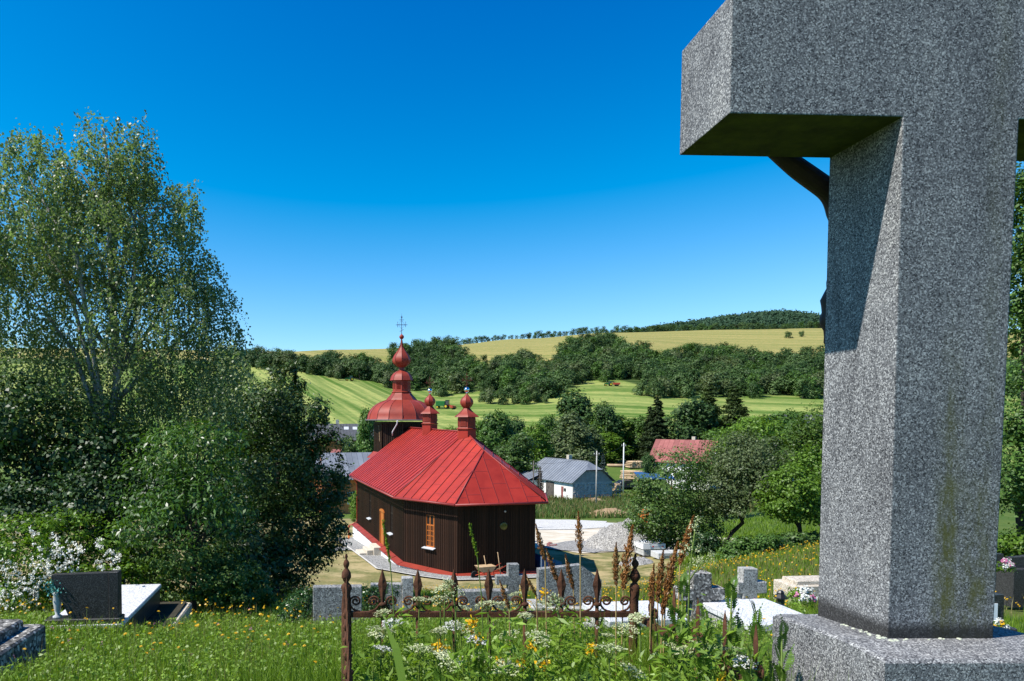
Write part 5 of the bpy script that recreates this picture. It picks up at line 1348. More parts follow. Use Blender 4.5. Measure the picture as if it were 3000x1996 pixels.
def headstone_block():
    Y = 9.0; a = P(917, 1836, Y); w = px2m(145, Y); h = px2m(117, Y)
    o = empty('headstone', (a.x, Y, a.z), R(3), None, 'square grey terrazzo headstone left of the iron fence post', 'headstone')
    mb = MB(); mb.bbox(0, w, 0, .14, 0, h, .008); mb.build('stone', M['concrete'], o)
    mb = MB(); mb.bbox(-.12, w + .12, -.15, .55, -.45, -.001, .015); mb.build('foot', M['old_concrete'], o)
headstone_block()
def headstone_pillar():
    Y = 12.0; a = P(1086, 1800, Y); o = empty('headstone', (a.x, Y, a.z), R(3), None, 'grey headstone with taller pillar on its right side behind the shrub', 'headstone')
    mb = MB(); mb.bbox(0, px2m(92, Y), 0, .14, -.5, px2m(89, Y), .008); mb.build('stone', M['concrete_pale'], o)
    mb = MB(); mb.bbox(px2m(92.5, Y), px2m(126, Y), -.02, .17, -.5, px2m(107, Y), .008); mb.build('pillar', M['concrete_pale'], o)
headstone_pillar()
def low_stone():
    Y = 11.2; a = P(1345, 1800, Y); o = empty('headstone', (a.x, Y, a.z), R(3), None, 'low wide pale grave stone in front of the small cross', 'headstone')
    mb = MB(); mb.bbox(0, px2m(150, Y), 0, .16, -.5, px2m(69, Y), .012); mb.build('stone', M['concrete'], o)
    mb = MB(); mb.bbox(-.1, px2m(150, Y) + .1, -.9, -.002, -.6, -.1, .012); mb.build('bed', M['concrete_pale'], o)
low_stone()
def cross_stone(px0, px1, s0, s1, top, a0, a1, bot, Y, m_, label, thick=.16, foot=None, rz=.05):
    xm = (s0 + s1) / 2; b = P(xm, bot, Y); o = empty('grave_cross', b, rz, None, label, 'grave cross', 'small stone crosses behind the iron fence')
    X = lambda p: px2m(p - xm, Y); Z = lambda q: P(xm, q, Y).z - b.z
    out = [(X(s0), -.4), (X(s1), -.4), (X(s1), Z(a1)), (X(px1), Z(a1)), (X(px1), Z(a0)), (X(s1), Z(a0)), (X(s1), Z(top)), (X(s0), Z(top)), (X(s0), Z(a0)), (X(px0), Z(a0)), (X(px0), Z(a1)), (X(s0), Z(a1))]
    bm = bmesh.new(); f0 = [bm.verts.new((x, 0, z)) for x, z in out]; f1 = [bm.verts.new((x, thick, z)) for x, z in out]
    bm.faces.new(f0); bm.faces.new(list(reversed(f1)))
    for i in range(12): bm.faces.new((f0[i], f1[i], f1[(i+1) % 12], f0[(i+1) % 12]))
    bmesh.ops.recalc_face_normals(bm, faces=bm.faces); bmesh.ops.bevel(bm, geom=list(bm.edges), offset=.008, segments=1, affect='EDGES')
    me = bpy.data.meshes.new('cross_body'); bm.to_mesh(me); bm.free(); me.materials.append(m_); link('cross_body', me, o)
    if foot: 
        mb = MB(); mb.bbox(X(foot[0]), X(foot[1]), -.12, thick + .2, -.6, Z(foot[2]), .012); mb.build('foot', m_, o)
cross_stone(1453, 1539, 1488, 1521, 1654, 1687, 1714, 1790, 13.0, M['concrete'], 'grey cross directly before the end wall of the church')
cross_stone(1988, 2126, 2028, 2084, 1680, 1725, 1760, 1850, 9.0, M['old_concrete'], 'stout lichen covered cross behind the tall weeds', .2)
cross_stone(2160, 2248, 2175, 2219, 1667, 1706, 1740, 1800, 11.0, M['concrete_pale'], 'pale slender cross nearest the big granite cross', .18, (2120, 2225, 1770))
def slanted_stone():
    Y = 11.0; a = P(1578, 1776, Y); o = empty('headstone', (a.x, Y, a.z), R(3), None, 'large speckled headstone with slanting clipped right corner', 'headstone')
    X = lambda p: px2m(p - 1578, Y); Z = lambda q: P(1578, q, Y).z - a.z
    mb = MB(); mb.prism([(0, -.4), (X(1767), -.4), (X(1767), Z(1702)), (X(1704), Z(1657)), (0, Z(1669))], 0, .14); mb.build('stone', M['concrete'], o)
    mb = MB(); mb.bbox(-.1, X(1767) + .1, -.12, .5, -.7, Z(1778), .015); mb.build('foot', M['concrete_pale'], o)
slanted_stone()
def white_slab(px0, px1, py0, py1, Y0, label, tilt=0.0):
    a = P(px0, py1, Y0); z = a.z; Y1 = Y0 * (py1 - HZ) / (py0 - HZ); w = px2m(px1 - px0, Y0)
    o = empty('grave_slab', a, R(6), None, label, 'grave slab', 'white grave slabs')
    mb = MB(); mb.bbox(0, w, 0, (Y1 - Y0) * 1.0, -.08, 0, .01); mb.build('slab', M['white_granite'], o)
    mb = MB(); mb.bbox(.03, w - .03, .03, Y1 - Y0 - .03, -.7, -.081, .01); mb.build('slab_base', M['concrete_pale'], o)
white_slab(1785, 2030, 1764, 1820, 8.2, 'white granite slab between fence post and lichened cross')
white_slab(2200, 2440, 1758, 1832, 8.0, 'bright white granite slab beside the foot of the big cross')
def beige_tomb():
    a = P(2328, 1748, 11.5); o = empty('beige_tomb', a, R(6), None, 'beige stepped stone tomb behind the big granite cross', 'tomb')
    mb = MB(); mb.bbox(0, .9, 0, .55, -.6, .17, .012); mb.build('lower_block', M['beige_stone'], o)
    mb = MB(); mb.bbox(.1, .8, .08, .47, .171, .24, .012); mb.build('upper_block', M['beige_stone'], o)
beige_tomb()
def lantern(px, py, Y, s, label):
    a = P(px, py, Y); o = empty('grave_lantern', a, .3, s, label, 'lantern')
    mb = MB(); mb.lathe([(.06, -.12), (.065, -.1), (.055, -.085), (.055, 0)], 8, False); mb.build('lantern_body', M['glass'], o)
    mb = MB(); mb.lathe([(.10, 0), (.095, .015), (.05, .06), (.045, .075), (.05, .08), (.03, .11), (.0, .115)], 8, False); mb.build('lid', M['glossblack'], o)
lantern(2287, 1752, 10.0, 1.0, 'small black grave lantern between pale cross and beige tomb')
def bouquet(px, py, Y, r, cols, label, seed):
    a = P(px, py, Y); o = empty('bouquet', a, 0, None, label, 'bouquet', 'bouquets on the graves'); r_ = np.random.default_rng(seed)
    pos, nr = clumps(r_, [(0, 0, r * .6, r, r, r * .7)], 260, 18, .3)
    link('leaves', leafmesh('leaves', M['l_bright'], pos, nr, r * .5, .4), o)
    for k, c_ in enumerate(cols):
        d = rsphere(r_, 1)[0]; d[1] = -abs(d[1]); d[2] = abs(d[2])
        q = np.array([0, 0, r * .6]) + d * r * .9; n = 46
        pp = q + r_.normal(size=(n, 3)) * r * .16; nn_ = (pp - q) + np.array([0, -.2, .3]) * r
        link('bloom', leafmesh('bloom', M[c_], pp, nn_, r * .26, .8), o)
bouquet(2352, 1768, 8.6, .13, ['white_pet'] * 7 + ['pink_pet'] * 2, 'white and pink bouquet on the white slab beside the granite shaft', 3)
bouquet(2938, 1672, 10.5, .11, ['white_pet'] * 5 + ['pink_pet'] * 4, 'white and pink bouquet at the dark headstones on the right edge', 4)
bouquet(2922, 1850, 6.5, .07, ['white_pet'] * 4 + ['yellow_pet'] * 2, 'small white and yellow bouquet right of the granite shaft', 6)
def dark_stone(px0, px1, top, bot, Y, label, curved=False):
    a = P(px0, bot, Y); w = px2m(px1 - px0, Y); h = P(px0, top, Y).z - a.z; o = empty('headstone', a, R(4), None, label, 'headstone')
    if curved: poly = [(0, -.4), (w, -.4), (w, h * 1.25)] + [(w * (1 - t), h * (1.25 - .25 * math.sin(t * 1.57))) for t in np.linspace(.1, 1, 10)]
    else: poly = [(0, -.4), (w, -.4), (w, h), (w * .06, h * 1.0), (0, h * .97)]
    mb = MB(); mb.prism(poly, 0, .10); mb.build('stone', M['black_granite'], o)
    mb = MB(); mb.bbox(-.06, w + .06, -.1, .25, -.6, .02, .01); mb.build('foot', M['black_granite'], o)
    if not curved and px0 > 2900 and Y < 8: 
        mb = MB(); mb.box(-.004, .05, -.012, -.004, .05, h * .75); mb.build('photo_plate', M['whitewrap'], o)
dark_stone(2962, 3050, 1634, 1668, 11, 'dark polished headstone with curved top at the right frame edge', True)
dark_stone(2910, 2942, 1624, 1652, 13, 'small dark headstone behind the pink bouquet')
dark_stone(2905, 2942, 1744, 1840, 7.0, 'narrow dark headstone just right of the granite shaft')

# ================================================================== TREES AND SHRUBS, NEAR
def px_blobs(lst, Y, ydepth=0.8, jit=0.0, seed=0):
    """blobs given as (px, py, half width, half height[, Y]) at a real distance"""
    r_ = random.Random(seed); out = []
    for b in lst:
        y = b[4] if len(b) > 4 else Y + r_.uniform(-jit, jit); c = P(b[0], b[1], y); rx = px2m(b[2], y); rz_ = px2m(b[3], y)
        out.append((c.x, c.y, c.z, rx, rx * ydepth, rz_))
    return out
def rel(bl, o): return [(b[0] - o.x, b[1] - o.y, b[2] - o.z, b[3], b[4], b[5]) for b in bl]

def birch():
    r_ = np.random.default_rng(21); base = G(330, 14.5)
    L = [(330, 420, 105, 80), (300, 520, 140, 100), (395, 480, 85, 90), (420, 620, 130, 110), (120, 470, 85, 75), (60, 440, 60, 60), (40, 620, 120, 130), (150, 640, 120, 110), (280, 700, 150, 120),
         (545, 580, 40, 55), (545, 650, 45, 70), (490, 760, 120, 120), (590, 800, 75, 80), (80, 850, 150, 150), (260, 880, 180, 130), (430, 930, 170, 130), (610, 900, 85, 90),
         (640, 1000, 75, 110), (540, 1060, 150, 120), (330, 1080, 220, 130), (110, 1080, 180, 140), (670, 1080, 60, 100), (430, 1210, 190, 110), (200, 1230, 200, 110), (600, 1180, 100, 90), (-120, 800, 150, 250), (-120, 1150, 150, 200), (180, 560, 90, 90), (230, 620, 110, 100), (100, 740, 130, 90), (350, 790, 140, 90), (360, 600, 110, 110), (520, 860, 110, 100)]
    bl = rel(px_blobs(L, 14.5, .95, 1.3, 3), base)
    B = np.array(bl); w = B[:, 3] * B[:, 5]; w /= w.sum()
    NS = 6600; bi = r_.choice(len(B), NS, p=w); d = rsphere(r_, NS)
    st = B[bi, :3] + d * B[bi, 3:] * (.35 + .65 * r_.random((NS, 1)) ** .5)
    ln = (.35 + .65 * r_.random(NS)) * np.where(st[:, 2] > 6.6 - base.z - 4.2, .55, 1.0); m = 19
    t = np.linspace(0, 1, m)[None, :, None]; drift = r_.normal(size=(NS, 1, 3)) * np.array([.16, .16, .02]); outd = (d * np.array([1, 1, 0]))[:, None, :] * .22
    pos = st[:, None, :] + (drift + outd) * (1 - (1 - t) ** 2) * ln[:, None, None] + np.array([0, 0, -1.0]) * (t ** 1.4) * ln[:, None, None]
    pos = pos + r_.normal(size=pos.shape) * .035; pos = pos.reshape(-1, 3)
    nr = r_.normal(size=pos.shape) * .75 + np.array([0, -.1, .35]) + np.repeat(d, m, 0) * .3; n = len(pos)
    # upright sprigs against the sky
    tops = []
    for (px, py, py2) in ((230, 330, 440), (262, 318, 430), (290, 335, 440), (330, 345, 440), (420, 330, 430), (395, 345, 440), (60, 365, 450), (105, 372, 460), (35, 390, 460), (450, 380, 460), (575, 525, 600), (170, 372, 420)):
        a, b = P(px, py, 14.4) - base, P(px - r_.integers(-14, 14), py2, 14.4) - base; k = 46; tt = r_.random(k)[:, None]
        tops.append(np.array(a)[None] * (1 - tt) + np.array(b)[None] * tt + r_.normal(size=(k, 3)) * .055)
    pos = np.concatenate([pos] + tops); nr = np.concatenate([nr, r_.normal(size=(len(pos) - n, 3)) + np.array([0, 0, .3])]); n = len(pos)
    tg = r_.normal(size=(n, 3)) * .5 + np.array([0, 0, -1.0])
    o = empty('birch_tree', base, 0, None, 'tall weeping birch with drooping grey green foliage on the left', 'tree')
    link('crown', leafmesh('crown', M['l_birch'], pos, nr, .062 * (.65 + .7 * r_.random(n)), .72, tg), o)
    random.seed(5)
    top = P(320, 380, 14.5) - base
    link('trunk', limbs((0, 0, -.3), top, [P(p, q, 14.5) - base for p, q in ((330, 420), (420, 560), (545, 560), (545, 600), (490, 720), (600, 790), (640, 900), (120, 460), (60, 580), (150, 640), (80, 850), (430, 930), (280, 700), (40, 450))], .15, M['birchbark'], wob=.04), o)
    tw = MB()
    for k in range(0, NS, 24):
        p = pos[k * m:(k + 1) * m:3]; tw.tube([tuple(q) for q in p], .004, 3, cap=False)
    tag(tw.build('twigs', M['barkdark'], o), kind='stuff')
birch()

def shrub(name, label, cat, L, Y, n, size, m_, aspect=.6, jit=.6, seed=1, sub=24, subr=.22, depth=.8, base_px=None, up=.5, stems=True, inner=.55, group=None, droop=None, bark='barkdark', r0=.05, targets=8):
    r_ = np.random.default_rng(seed); random.seed(seed)
    bx = base_px if base_px else sum(b[0] for b in L) / len(L); base = G(bx, Y); bl = rel(px_blobs(L, Y, depth, jit, seed), base)
    pos, nr = clumps(r_, bl, n, sub, subr, inner, up); g = gz(pos[:, 0] + base.x, pos[:, 1] + base.y) - base.z; pos[:, 2] = np.maximum(pos[:, 2], g + .02 + .1 * r_.random(n))
    tg = None if droop is None else r_.normal(size=(n, 3)) * .5 + np.array([0, 0, -droop])
    o = empty(name, base, 0, None, label, cat, group)
    link('foliage' if cat == 'shrub' else 'crown', leafmesh('foliage', m_, pos, nr, size * (.6 + .8 * r_.random(n)), aspect, tg), o)
    if stems:
        top = max(bl, key=lambda b: b[2]); 
        link('trunk' if cat == 'tree' else 'stems', limbs((0, 0, -.3), (top[0] * .6, top[1] * .6, top[2]), [b[:3] for b in bl[:targets]], r0, M[bark], 'stems', 6), o)
    return o, bl, base
# dark maple mass under the birch, far left
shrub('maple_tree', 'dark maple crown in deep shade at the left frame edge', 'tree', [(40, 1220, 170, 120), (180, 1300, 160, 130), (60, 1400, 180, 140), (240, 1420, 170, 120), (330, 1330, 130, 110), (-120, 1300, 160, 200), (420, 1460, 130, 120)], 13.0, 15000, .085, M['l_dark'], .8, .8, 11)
# cherry in front of it
o_, bl_, b_ = shrub('cherry_tree', 'young cherry tree with long glossy hanging leaves beneath the birch', 'tree', [(520, 1330, 130, 80), (600, 1300, 110, 70), (470, 1420, 130, 90), (620, 1420, 120, 90), (540, 1500, 150, 90), (660, 1530, 90, 80), (430, 1530, 110, 80), (700, 1340, 60, 90)], 10.8, 5600, .088, M['l_cherry'], .38, .5, 12, droop=.8, base_px=560, up=.6, r0=.06)
# goat willow, the big dark one
shrub('willow_tree', 'broad dark goat willow between the birch and the church', 'tree',
      [(790, 1200, 110, 90), (830, 1130, 55, 70), (870, 1140, 35, 60), (720, 1260, 120, 110), (880, 1270, 90, 100), (930, 1210, 40, 70), (960, 1340, 55, 80), (800, 1390, 140, 130), (930, 1430, 90, 90), (990, 1420, 40, 60), (870, 1530, 120, 100), (980, 1510, 55, 60), (760, 1560, 130, 110), (930, 1600, 75, 60), (690, 1430, 120, 150), (680, 1160, 90, 80), (770, 1650, 120, 70), (690, 1620, 120, 90), (870, 1650, 80, 55), (800, 1300, 130, 110), (790, 1710, 110, 50), (700, 1690, 100, 60), (860, 1720, 60, 40)],
      19.0, 76000, .095, M['l_willow'], .5, 1.6, 13, sub=46, subr=.17, base_px=800, r0=.11, targets=14, inner=.4)
# rose bush with white blossom
o_, bl_, b_ = shrub('wild_rose', 'wild rose bush covered in white blossom behind the dark headstone', 'shrub', [(60, 1590, 120, 80), (190, 1560, 110, 80), (120, 1680, 150, 90), (290, 1640, 110, 80), (30, 1740, 130, 80), (250, 1720, 110, 60), (-60, 1620, 120, 120), (330, 1580, 90, 70), (360, 1690, 80, 50)], 11.2, 19000, .058, M['l_rose'], .6, .5, 14, sub=34, subr=.16)
r_ = np.random.default_rng(31); ps = []
for (px, py, s) in [(20, 1655, 40), (60, 1690, 50), (110, 1650, 45), (150, 1625, 35), (165, 1600, 30), (40, 1730, 50), (90, 1740, 50), (140, 1700, 40), (205, 1640, 28), (225, 1605, 22), (325, 1620, 16), (335, 1635, 14), (340, 1670, 14), (100, 1560, 14), (290, 1595, 14), (10, 1770, 40), (300, 1650, 20), (180, 1665, 35)]:
    k = int(s * .62)
    for i in range(k):
        c = P(px + r_.normal() * s * .6, py + r_.normal() * s * .5, 10.35 + r_.normal() * .2) - b_; ps.append(np.array(c)[None] + r_.normal(size=(9, 3)) * .014)
ps = np.concatenate(ps); bo = link('blossom', leafmesh('blossom', M['white_pet'], ps, r_.normal(size=ps.shape) * .7 + np.array([-.8, -.6, .8]), .030, .85), o_); bo['label'] = 'white five petalled blossom'
# nettles and mixed undergrowth along the edge
shrub('nettle_patch', 'pale green nettles and creepers between cherry and willow', 'shrub', [(440, 1610, 90, 60), (520, 1640, 90, 60), (600, 1670, 90, 50), (680, 1690, 80, 45), (450, 1680, 80, 50), (560, 1710, 100, 40), (740, 1690, 50, 50), (640, 1640, 70, 50), (440, 1745, 90, 45), (560, 1760, 90, 40), (680, 1755, 90, 45), (760, 1745, 60, 45)], 11.2, 19000, .055, M['l_nettle'], .6, .4, 15, sub=30, subr=.17, stems=False)
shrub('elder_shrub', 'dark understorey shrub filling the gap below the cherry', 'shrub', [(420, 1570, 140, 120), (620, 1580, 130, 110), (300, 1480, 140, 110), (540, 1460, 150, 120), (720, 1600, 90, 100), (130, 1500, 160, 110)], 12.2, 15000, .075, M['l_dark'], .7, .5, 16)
# clipped box shrub by the square headstone
shrub('box_shrub', 'rounded small leaved box shrub beside the square headstone', 'shrub', [(880, 1800, 60, 70), (850, 1840, 45, 55), (905, 1860, 50, 40), (915, 1740, 30, 25)], 9.3, 14000, .026, M['l_box'], .6, .25, 17, sub=60, subr=.15, stems=True, r0=.02)
shrub('box_shrub', 'dense small leaved shrub growing between the two grey headstones', 'shrub', [(1090, 1760, 45, 45), (1130, 1740, 40, 35), (1110, 1810, 60, 45), (1060, 1730, 20, 15)], 9.9, 9000, .026, M['l_box'], .6, .25, 18, sub=50, subr=.16, stems=True, r0=.02)
# right frame edge
shrub('hornbeam_tree', 'tall leafy tree beyond the right edge of the granite cross', 'tree', [(3000, 560, 90, 110), (3040, 700, 110, 120), (2985, 830, 70, 100), (3060, 900, 120, 130), (3000, 1000, 90, 110), (3060, 1120, 130, 130), (2990, 1220, 80, 100), (3050, 1330, 130, 120), (3000, 1440, 100, 90), (3090, 620, 130, 160)], 15.5, 34000, .08, M['l_mid'], .6, .8, 19, base_px=3010, r0=.14, up=.8, inner=.35)
shrub('hazel_shrub', 'low bright shrub at the foot of the tree on the right edge', 'shrub', [(2960, 1600, 50, 40), (3010, 1590, 60, 50), (2920, 1590, 40, 30)], 15.0, 2500, .08, M['l_bright'], .7, .3, 20, stems=False)

# ------------------------------------------------------------------ orchard right of the yard
def orchard(name, label, L, Y, n, size, m_, seed, base_px, lean=0, r0=.16, group='orchard trees above the yard', aspect=.6):
    r_ = np.random.default_rng(seed); random.seed(seed); base = G(base_px, Y); bl = rel(px_blobs(L, Y, .95, 1.0, seed), base)
    pos, nr = clumps(r_, bl, n, 40, .19, .45, .5)
    o = empty(name, base, 0, None, label, 'tree', group)
    link('crown', leafmesh('crown', m_, pos, nr, size * (.6 + .8 * r_.random(n)), aspect), o)
    top = max(bl, key=lambda b: b[2]); c = np.mean(np.array(bl), 0)
    link('trunk', limbs((0, 0, -.4), (c[0] + lean, c[1], c[2] + c[5] * .4), [b[:3] for b in bl], r0, M['barkdark'], wob=.35, start=.3), o)
orchard('apple_tree', 'big apple tree with dense dull green crown behind the block pallet', [(1960, 1430, 95, 75), (1900, 1510, 75, 65), (1990, 1360, 80, 60), (2060, 1440, 90, 80), (1960, 1530, 90, 70), (2050, 1530, 80, 60), (1880, 1440, 50, 45), (2040, 1580, 60, 50), (1930, 1580, 50, 45), (1850, 1530, 30, 25)], 41, 22000, .15, M['l_apple'], 41, 1960)
orchard('plum_tree', 'grey green orchard tree in the middle of the row', [(2140, 1340, 90, 65), (2200, 1400, 95, 70), (2120, 1430, 70, 70), (2230, 1330, 80, 60), (2180, 1300, 60, 40), (2250, 1430, 60, 50), (2280, 1370, 50, 50), (2150, 1490, 60, 40)], 40, 20000, .13, M['l_grey'], 42, 2125)
orchard('pear_tree', 'bright green orchard tree with twisting dark trunks next to the granite shaft', [(2330, 1420, 70, 60), (2380, 1370, 70, 70), (2290, 1470, 60, 45), (2370, 1480, 70, 50), (2420, 1440, 70, 80), (2250, 1440, 35, 30), (2320, 1500, 50, 35)], 37, 16000, .15, M['l_bright'], 43, 2355)
orchard('pear_tree', 'yellowish green treetop rising behind the granite shaft', [(2360, 1290, 55, 60), (2400, 1250, 60, 60), (2330, 1330, 50, 45), (2420, 1330, 70, 70)], 44, 9000, .17, M['l_edge'], 44, 2400)
orchard('walnut_tree', 'fresh green tree in front of the red roofed house', [(2130, 1335, 55, 45), (2150, 1290, 50, 40), (2090, 1385, 45, 35), (2200, 1260, 55, 35), (2170, 1340, 50, 45)], 62, 9000, .24, M['l_bright'], 45, 2140)
for i, (px, Y, w, h, m_, lab) in enumerate(((2170, 33, 55, 45, 'l_mid', 'dark rounded bush under the plum tree'), (2250, 33, 50, 42, 'l_mid', 'dark rounded bush between plum tree and twisting trunks'), (2065, 37, 45, 50, 'l_dark', 'shaded bush behind the block row'), (2330, 35, 50, 35, 'l_apple', 'loose bush at the foot of the twisting trunks'), (2385, 36, 30, 30, 'l_apple', 'small bush touching the granite shaft edge'))):
    b = G(px, Y); py = HZ - b.z / Y * F
    shrub('orchard_bush', lab, 'shrub', [(px - w * .4, py - h * .6, w * .6, h * .6), (px + w * .4, py - h * .7, w * .6, h * .6), (px, py - h * .9, w * .7, h * .5), (px, py - h * .3, w, h * .4)], Y, 5000, .13, M[m_], .65, .4, 50 + i, stems=False)

# ================================================================== TREES ALONG THE STREAM (middle distance)
def vtree(name, label, px, Y, py_top, wpx, var, rz=0.0, group='trees along the stream'):
    b = G(px, Y); h = P(px, py_top, Y).z - b.z; w = px2m(wpx, Y)
    w *= 1.42
    t = empty(name, b, rz, (w, w, h), label, 'tree', group); link('trunk', var[0], t); link('crown', var[1], t)
def unitvar(seed, leafsz, n, m_, nb=13, sub=26, low=.12, bark='barkdark', subr=.2, h=1.5, jit=.4, brk=1.0):
    r_ = np.random.default_rng(seed); random.seed(seed); bl = []
    for k in range(nb):
        a = r_.random() * 6.283; zz = low + (.9 - low) * (k + r_.random()) / nb; prof = math.sin(min(1, (zz - low + .14) / (1.05 - low)) * math.pi) ** .6
        rad = .42 * prof * (.35 + .65 * r_.random()); br = (.13 + .09 * r_.random()) * brk
        bl.append((math.cos(a) * rad, math.sin(a) * rad, min(zz, .96 - br / h), br, br, br / h))
    bl.append((0, 0, .5, .26, .26, .3))
    pos, nr = clumps(r_, bl, n, sub, subr, jit=jit)
    nr = nr * np.array([1, 1, 1.0]); V, Fq = leaves(pos * np.array([1, 1, h]), nr, leafsz * (.6 + .8 * r_.random(n)), .75); V[:, 2] /= h
    cm = np_mesh('crown', V, Fq, m_); tm = limbs((0, 0, -.03), (0, 0, .75), [b[:3] for b in bl[:9]], .024, M[bark])
    return tm, cm
VT = {'mid': unitvar(61, .042, 13000, M['l_mid'], sub=40), 'grey': unitvar(62, .036, 15000, M['l_grey'], sub=50), 'bright': unitvar(63, .038, 15000, M['l_bright'], sub=46), 'dark': unitvar(64, .042, 13000, M['l_wood'], sub=40),
      'apple': unitvar(65, .04, 13000, M['l_apple'], sub=40)}
def conu(seed, m_, **k):
    tm, cm = conifer_variant(seed, 1.0, 3.0, m_, M['barkdark'], **k)
    return tm, cm
CT = {'spruce': conu(71, M['l_spruce'], leaf=.09, n_per=1100, droop=.35, whorls=32), 'larch': conu(72, M['l_larch'], leaf=.07, n_per=1300, droop=.12, open_=2.2, whorls=40), 'blue': conu(73, M['l_bluespruce'], leaf=.07, n_per=500, droop=.1), 'thuja': conu(74, M['l_brown'], leaf=.07, n_per=500, droop=-.6)}
def ctree(name, label, px, Y, py_top, wpx, var, group='conifers by the houses'):
    b = G(px, Y); h = P(px, py_top, Y).z - b.z; w = px2m(wpx, Y)
    t = empty(name, b, random.random() * 6, (w, w, h / 3.0), label, 'tree', group); link('trunk', CT[var][0], t); link('crown', CT[var][1], t)
for (px, Y, top, w, v, lab) in (
    (1075, 92, 1186, 72, 'mid', 'round green tree directly left of the church tower'),
    (1030, 100, 1270, 70, 'apple', 'lower tree in front of the slate roofed chalet'),
    (1320, 120, 1240, 80, 'bright', 'bright bush showing between the two ridge turrets'),
    (1465, 128, 1196, 105, 'mid', 'round willow just right of the church turret'),
    (1420, 118, 1250, 90, 'mid', 'dull green crown rising behind the church roof slope'),
    (1520, 110, 1262, 110, 'apple', 'wide crown left of the barn roof'),
    (1560, 125, 1232, 90, 'bright', 'light green crown above the left end of the barn'),
    (1660, 135, 1198, 140, 'grey', 'large grey green willow behind the barn'),
    (1672, 160, 1136, 135, 'dark', 'tall dark tree topping the stream trees'),
    (1610, 150, 1210, 80, 'mid', 'dark crown between the willows behind the barn ridge'),
    (1760, 150, 1172, 90, 'dark', 'dark tree right of the tallest stream tree'),
    (1800, 152, 1205, 120, 'bright', 'bright green willow above the log piles'),
    (1770, 146, 1262, 100, 'bright', 'bright round willow behind the concrete pole'),
    (1850, 154, 1240, 80, 'mid', 'green crown between bright willow and spruce'),
    (1720, 140, 1290, 80, 'mid', 'low dark crown behind the barn gable'),
    (2060, 150, 1215, 100, 'bright', 'light tree leaning right of the larches'),
    (2020, 145, 1156, 130, 'dark', 'broad dark oak left of the larches'),
    (2260, 140, 1205, 130, 'bright', 'pale green treetop left of the far grey roof'),
    (2180, 128, 1260, 100, 'mid', 'green crown under the larches'),
    (2350, 110, 1218, 110, 'apple', 'bushy treetop close to the granite shaft'),
    (2200, 100, 1275, 90, 'apple', 'rounded crown behind the plum tree'),
    (1395, 140, 1225, 80, 'bright', 'bright crown half hidden behind the near turret'),
    (1500, 150, 1215, 90, 'dark', 'dark crown between the round willow and the barn'),
    (1715, 140, 1245, 90, 'grey', 'grey green crown above the barn hip'),
    (1880, 150, 1215, 80, 'mid', 'crown filling the gap left of the spruces'),
    (2110, 138, 1250, 110, 'mid', 'round crown before the two larches'),
    (2320, 150, 1195, 110, 'mid', 'green crown above the far grey roof'),
    (2390, 130, 1225, 110, 'bright', 'light crown touching the granite shaft'),
    (1905, 112, 1325, 45, 'dark', 'small dark pine in front of the red roof'),
    (1772, 100, 1395, 55, 'bright', 'bright bush at the barn corner behind the concrete pole'),
    (1045, 62, 1432, 50, 'bright', 'yellow green bush at the far corner of the church')):
    vtree('stream_tree', lab, px, Y, top, w, VT[v], random.random() * 6)
for (px, Y, top, w, v, lab) in ((1925, 140, 1160, 85, 'spruce', 'dark spruce left of the oak'), (1905, 146, 1190, 70, 'spruce', 'second lower spruce leaning on the first one'), (2075, 150, 1128, 110, 'larch', 'left one of the two feathery larches'), (2150, 146, 1130, 120, 'larch', 'right one of the two feathery larches'),
                               (1768, 108, 1330, 40, 'blue', 'small blue spruce behind the barn gable'), (1583, 91, 1366, 28, 'thuja', 'dying brown thuja by the barn door'), (1522, 93, 1385, 20, 'thuja', 'small brown thuja at the left end of the barn porch')):
    ctree('conifer', lab, px, Y, top, w, v)

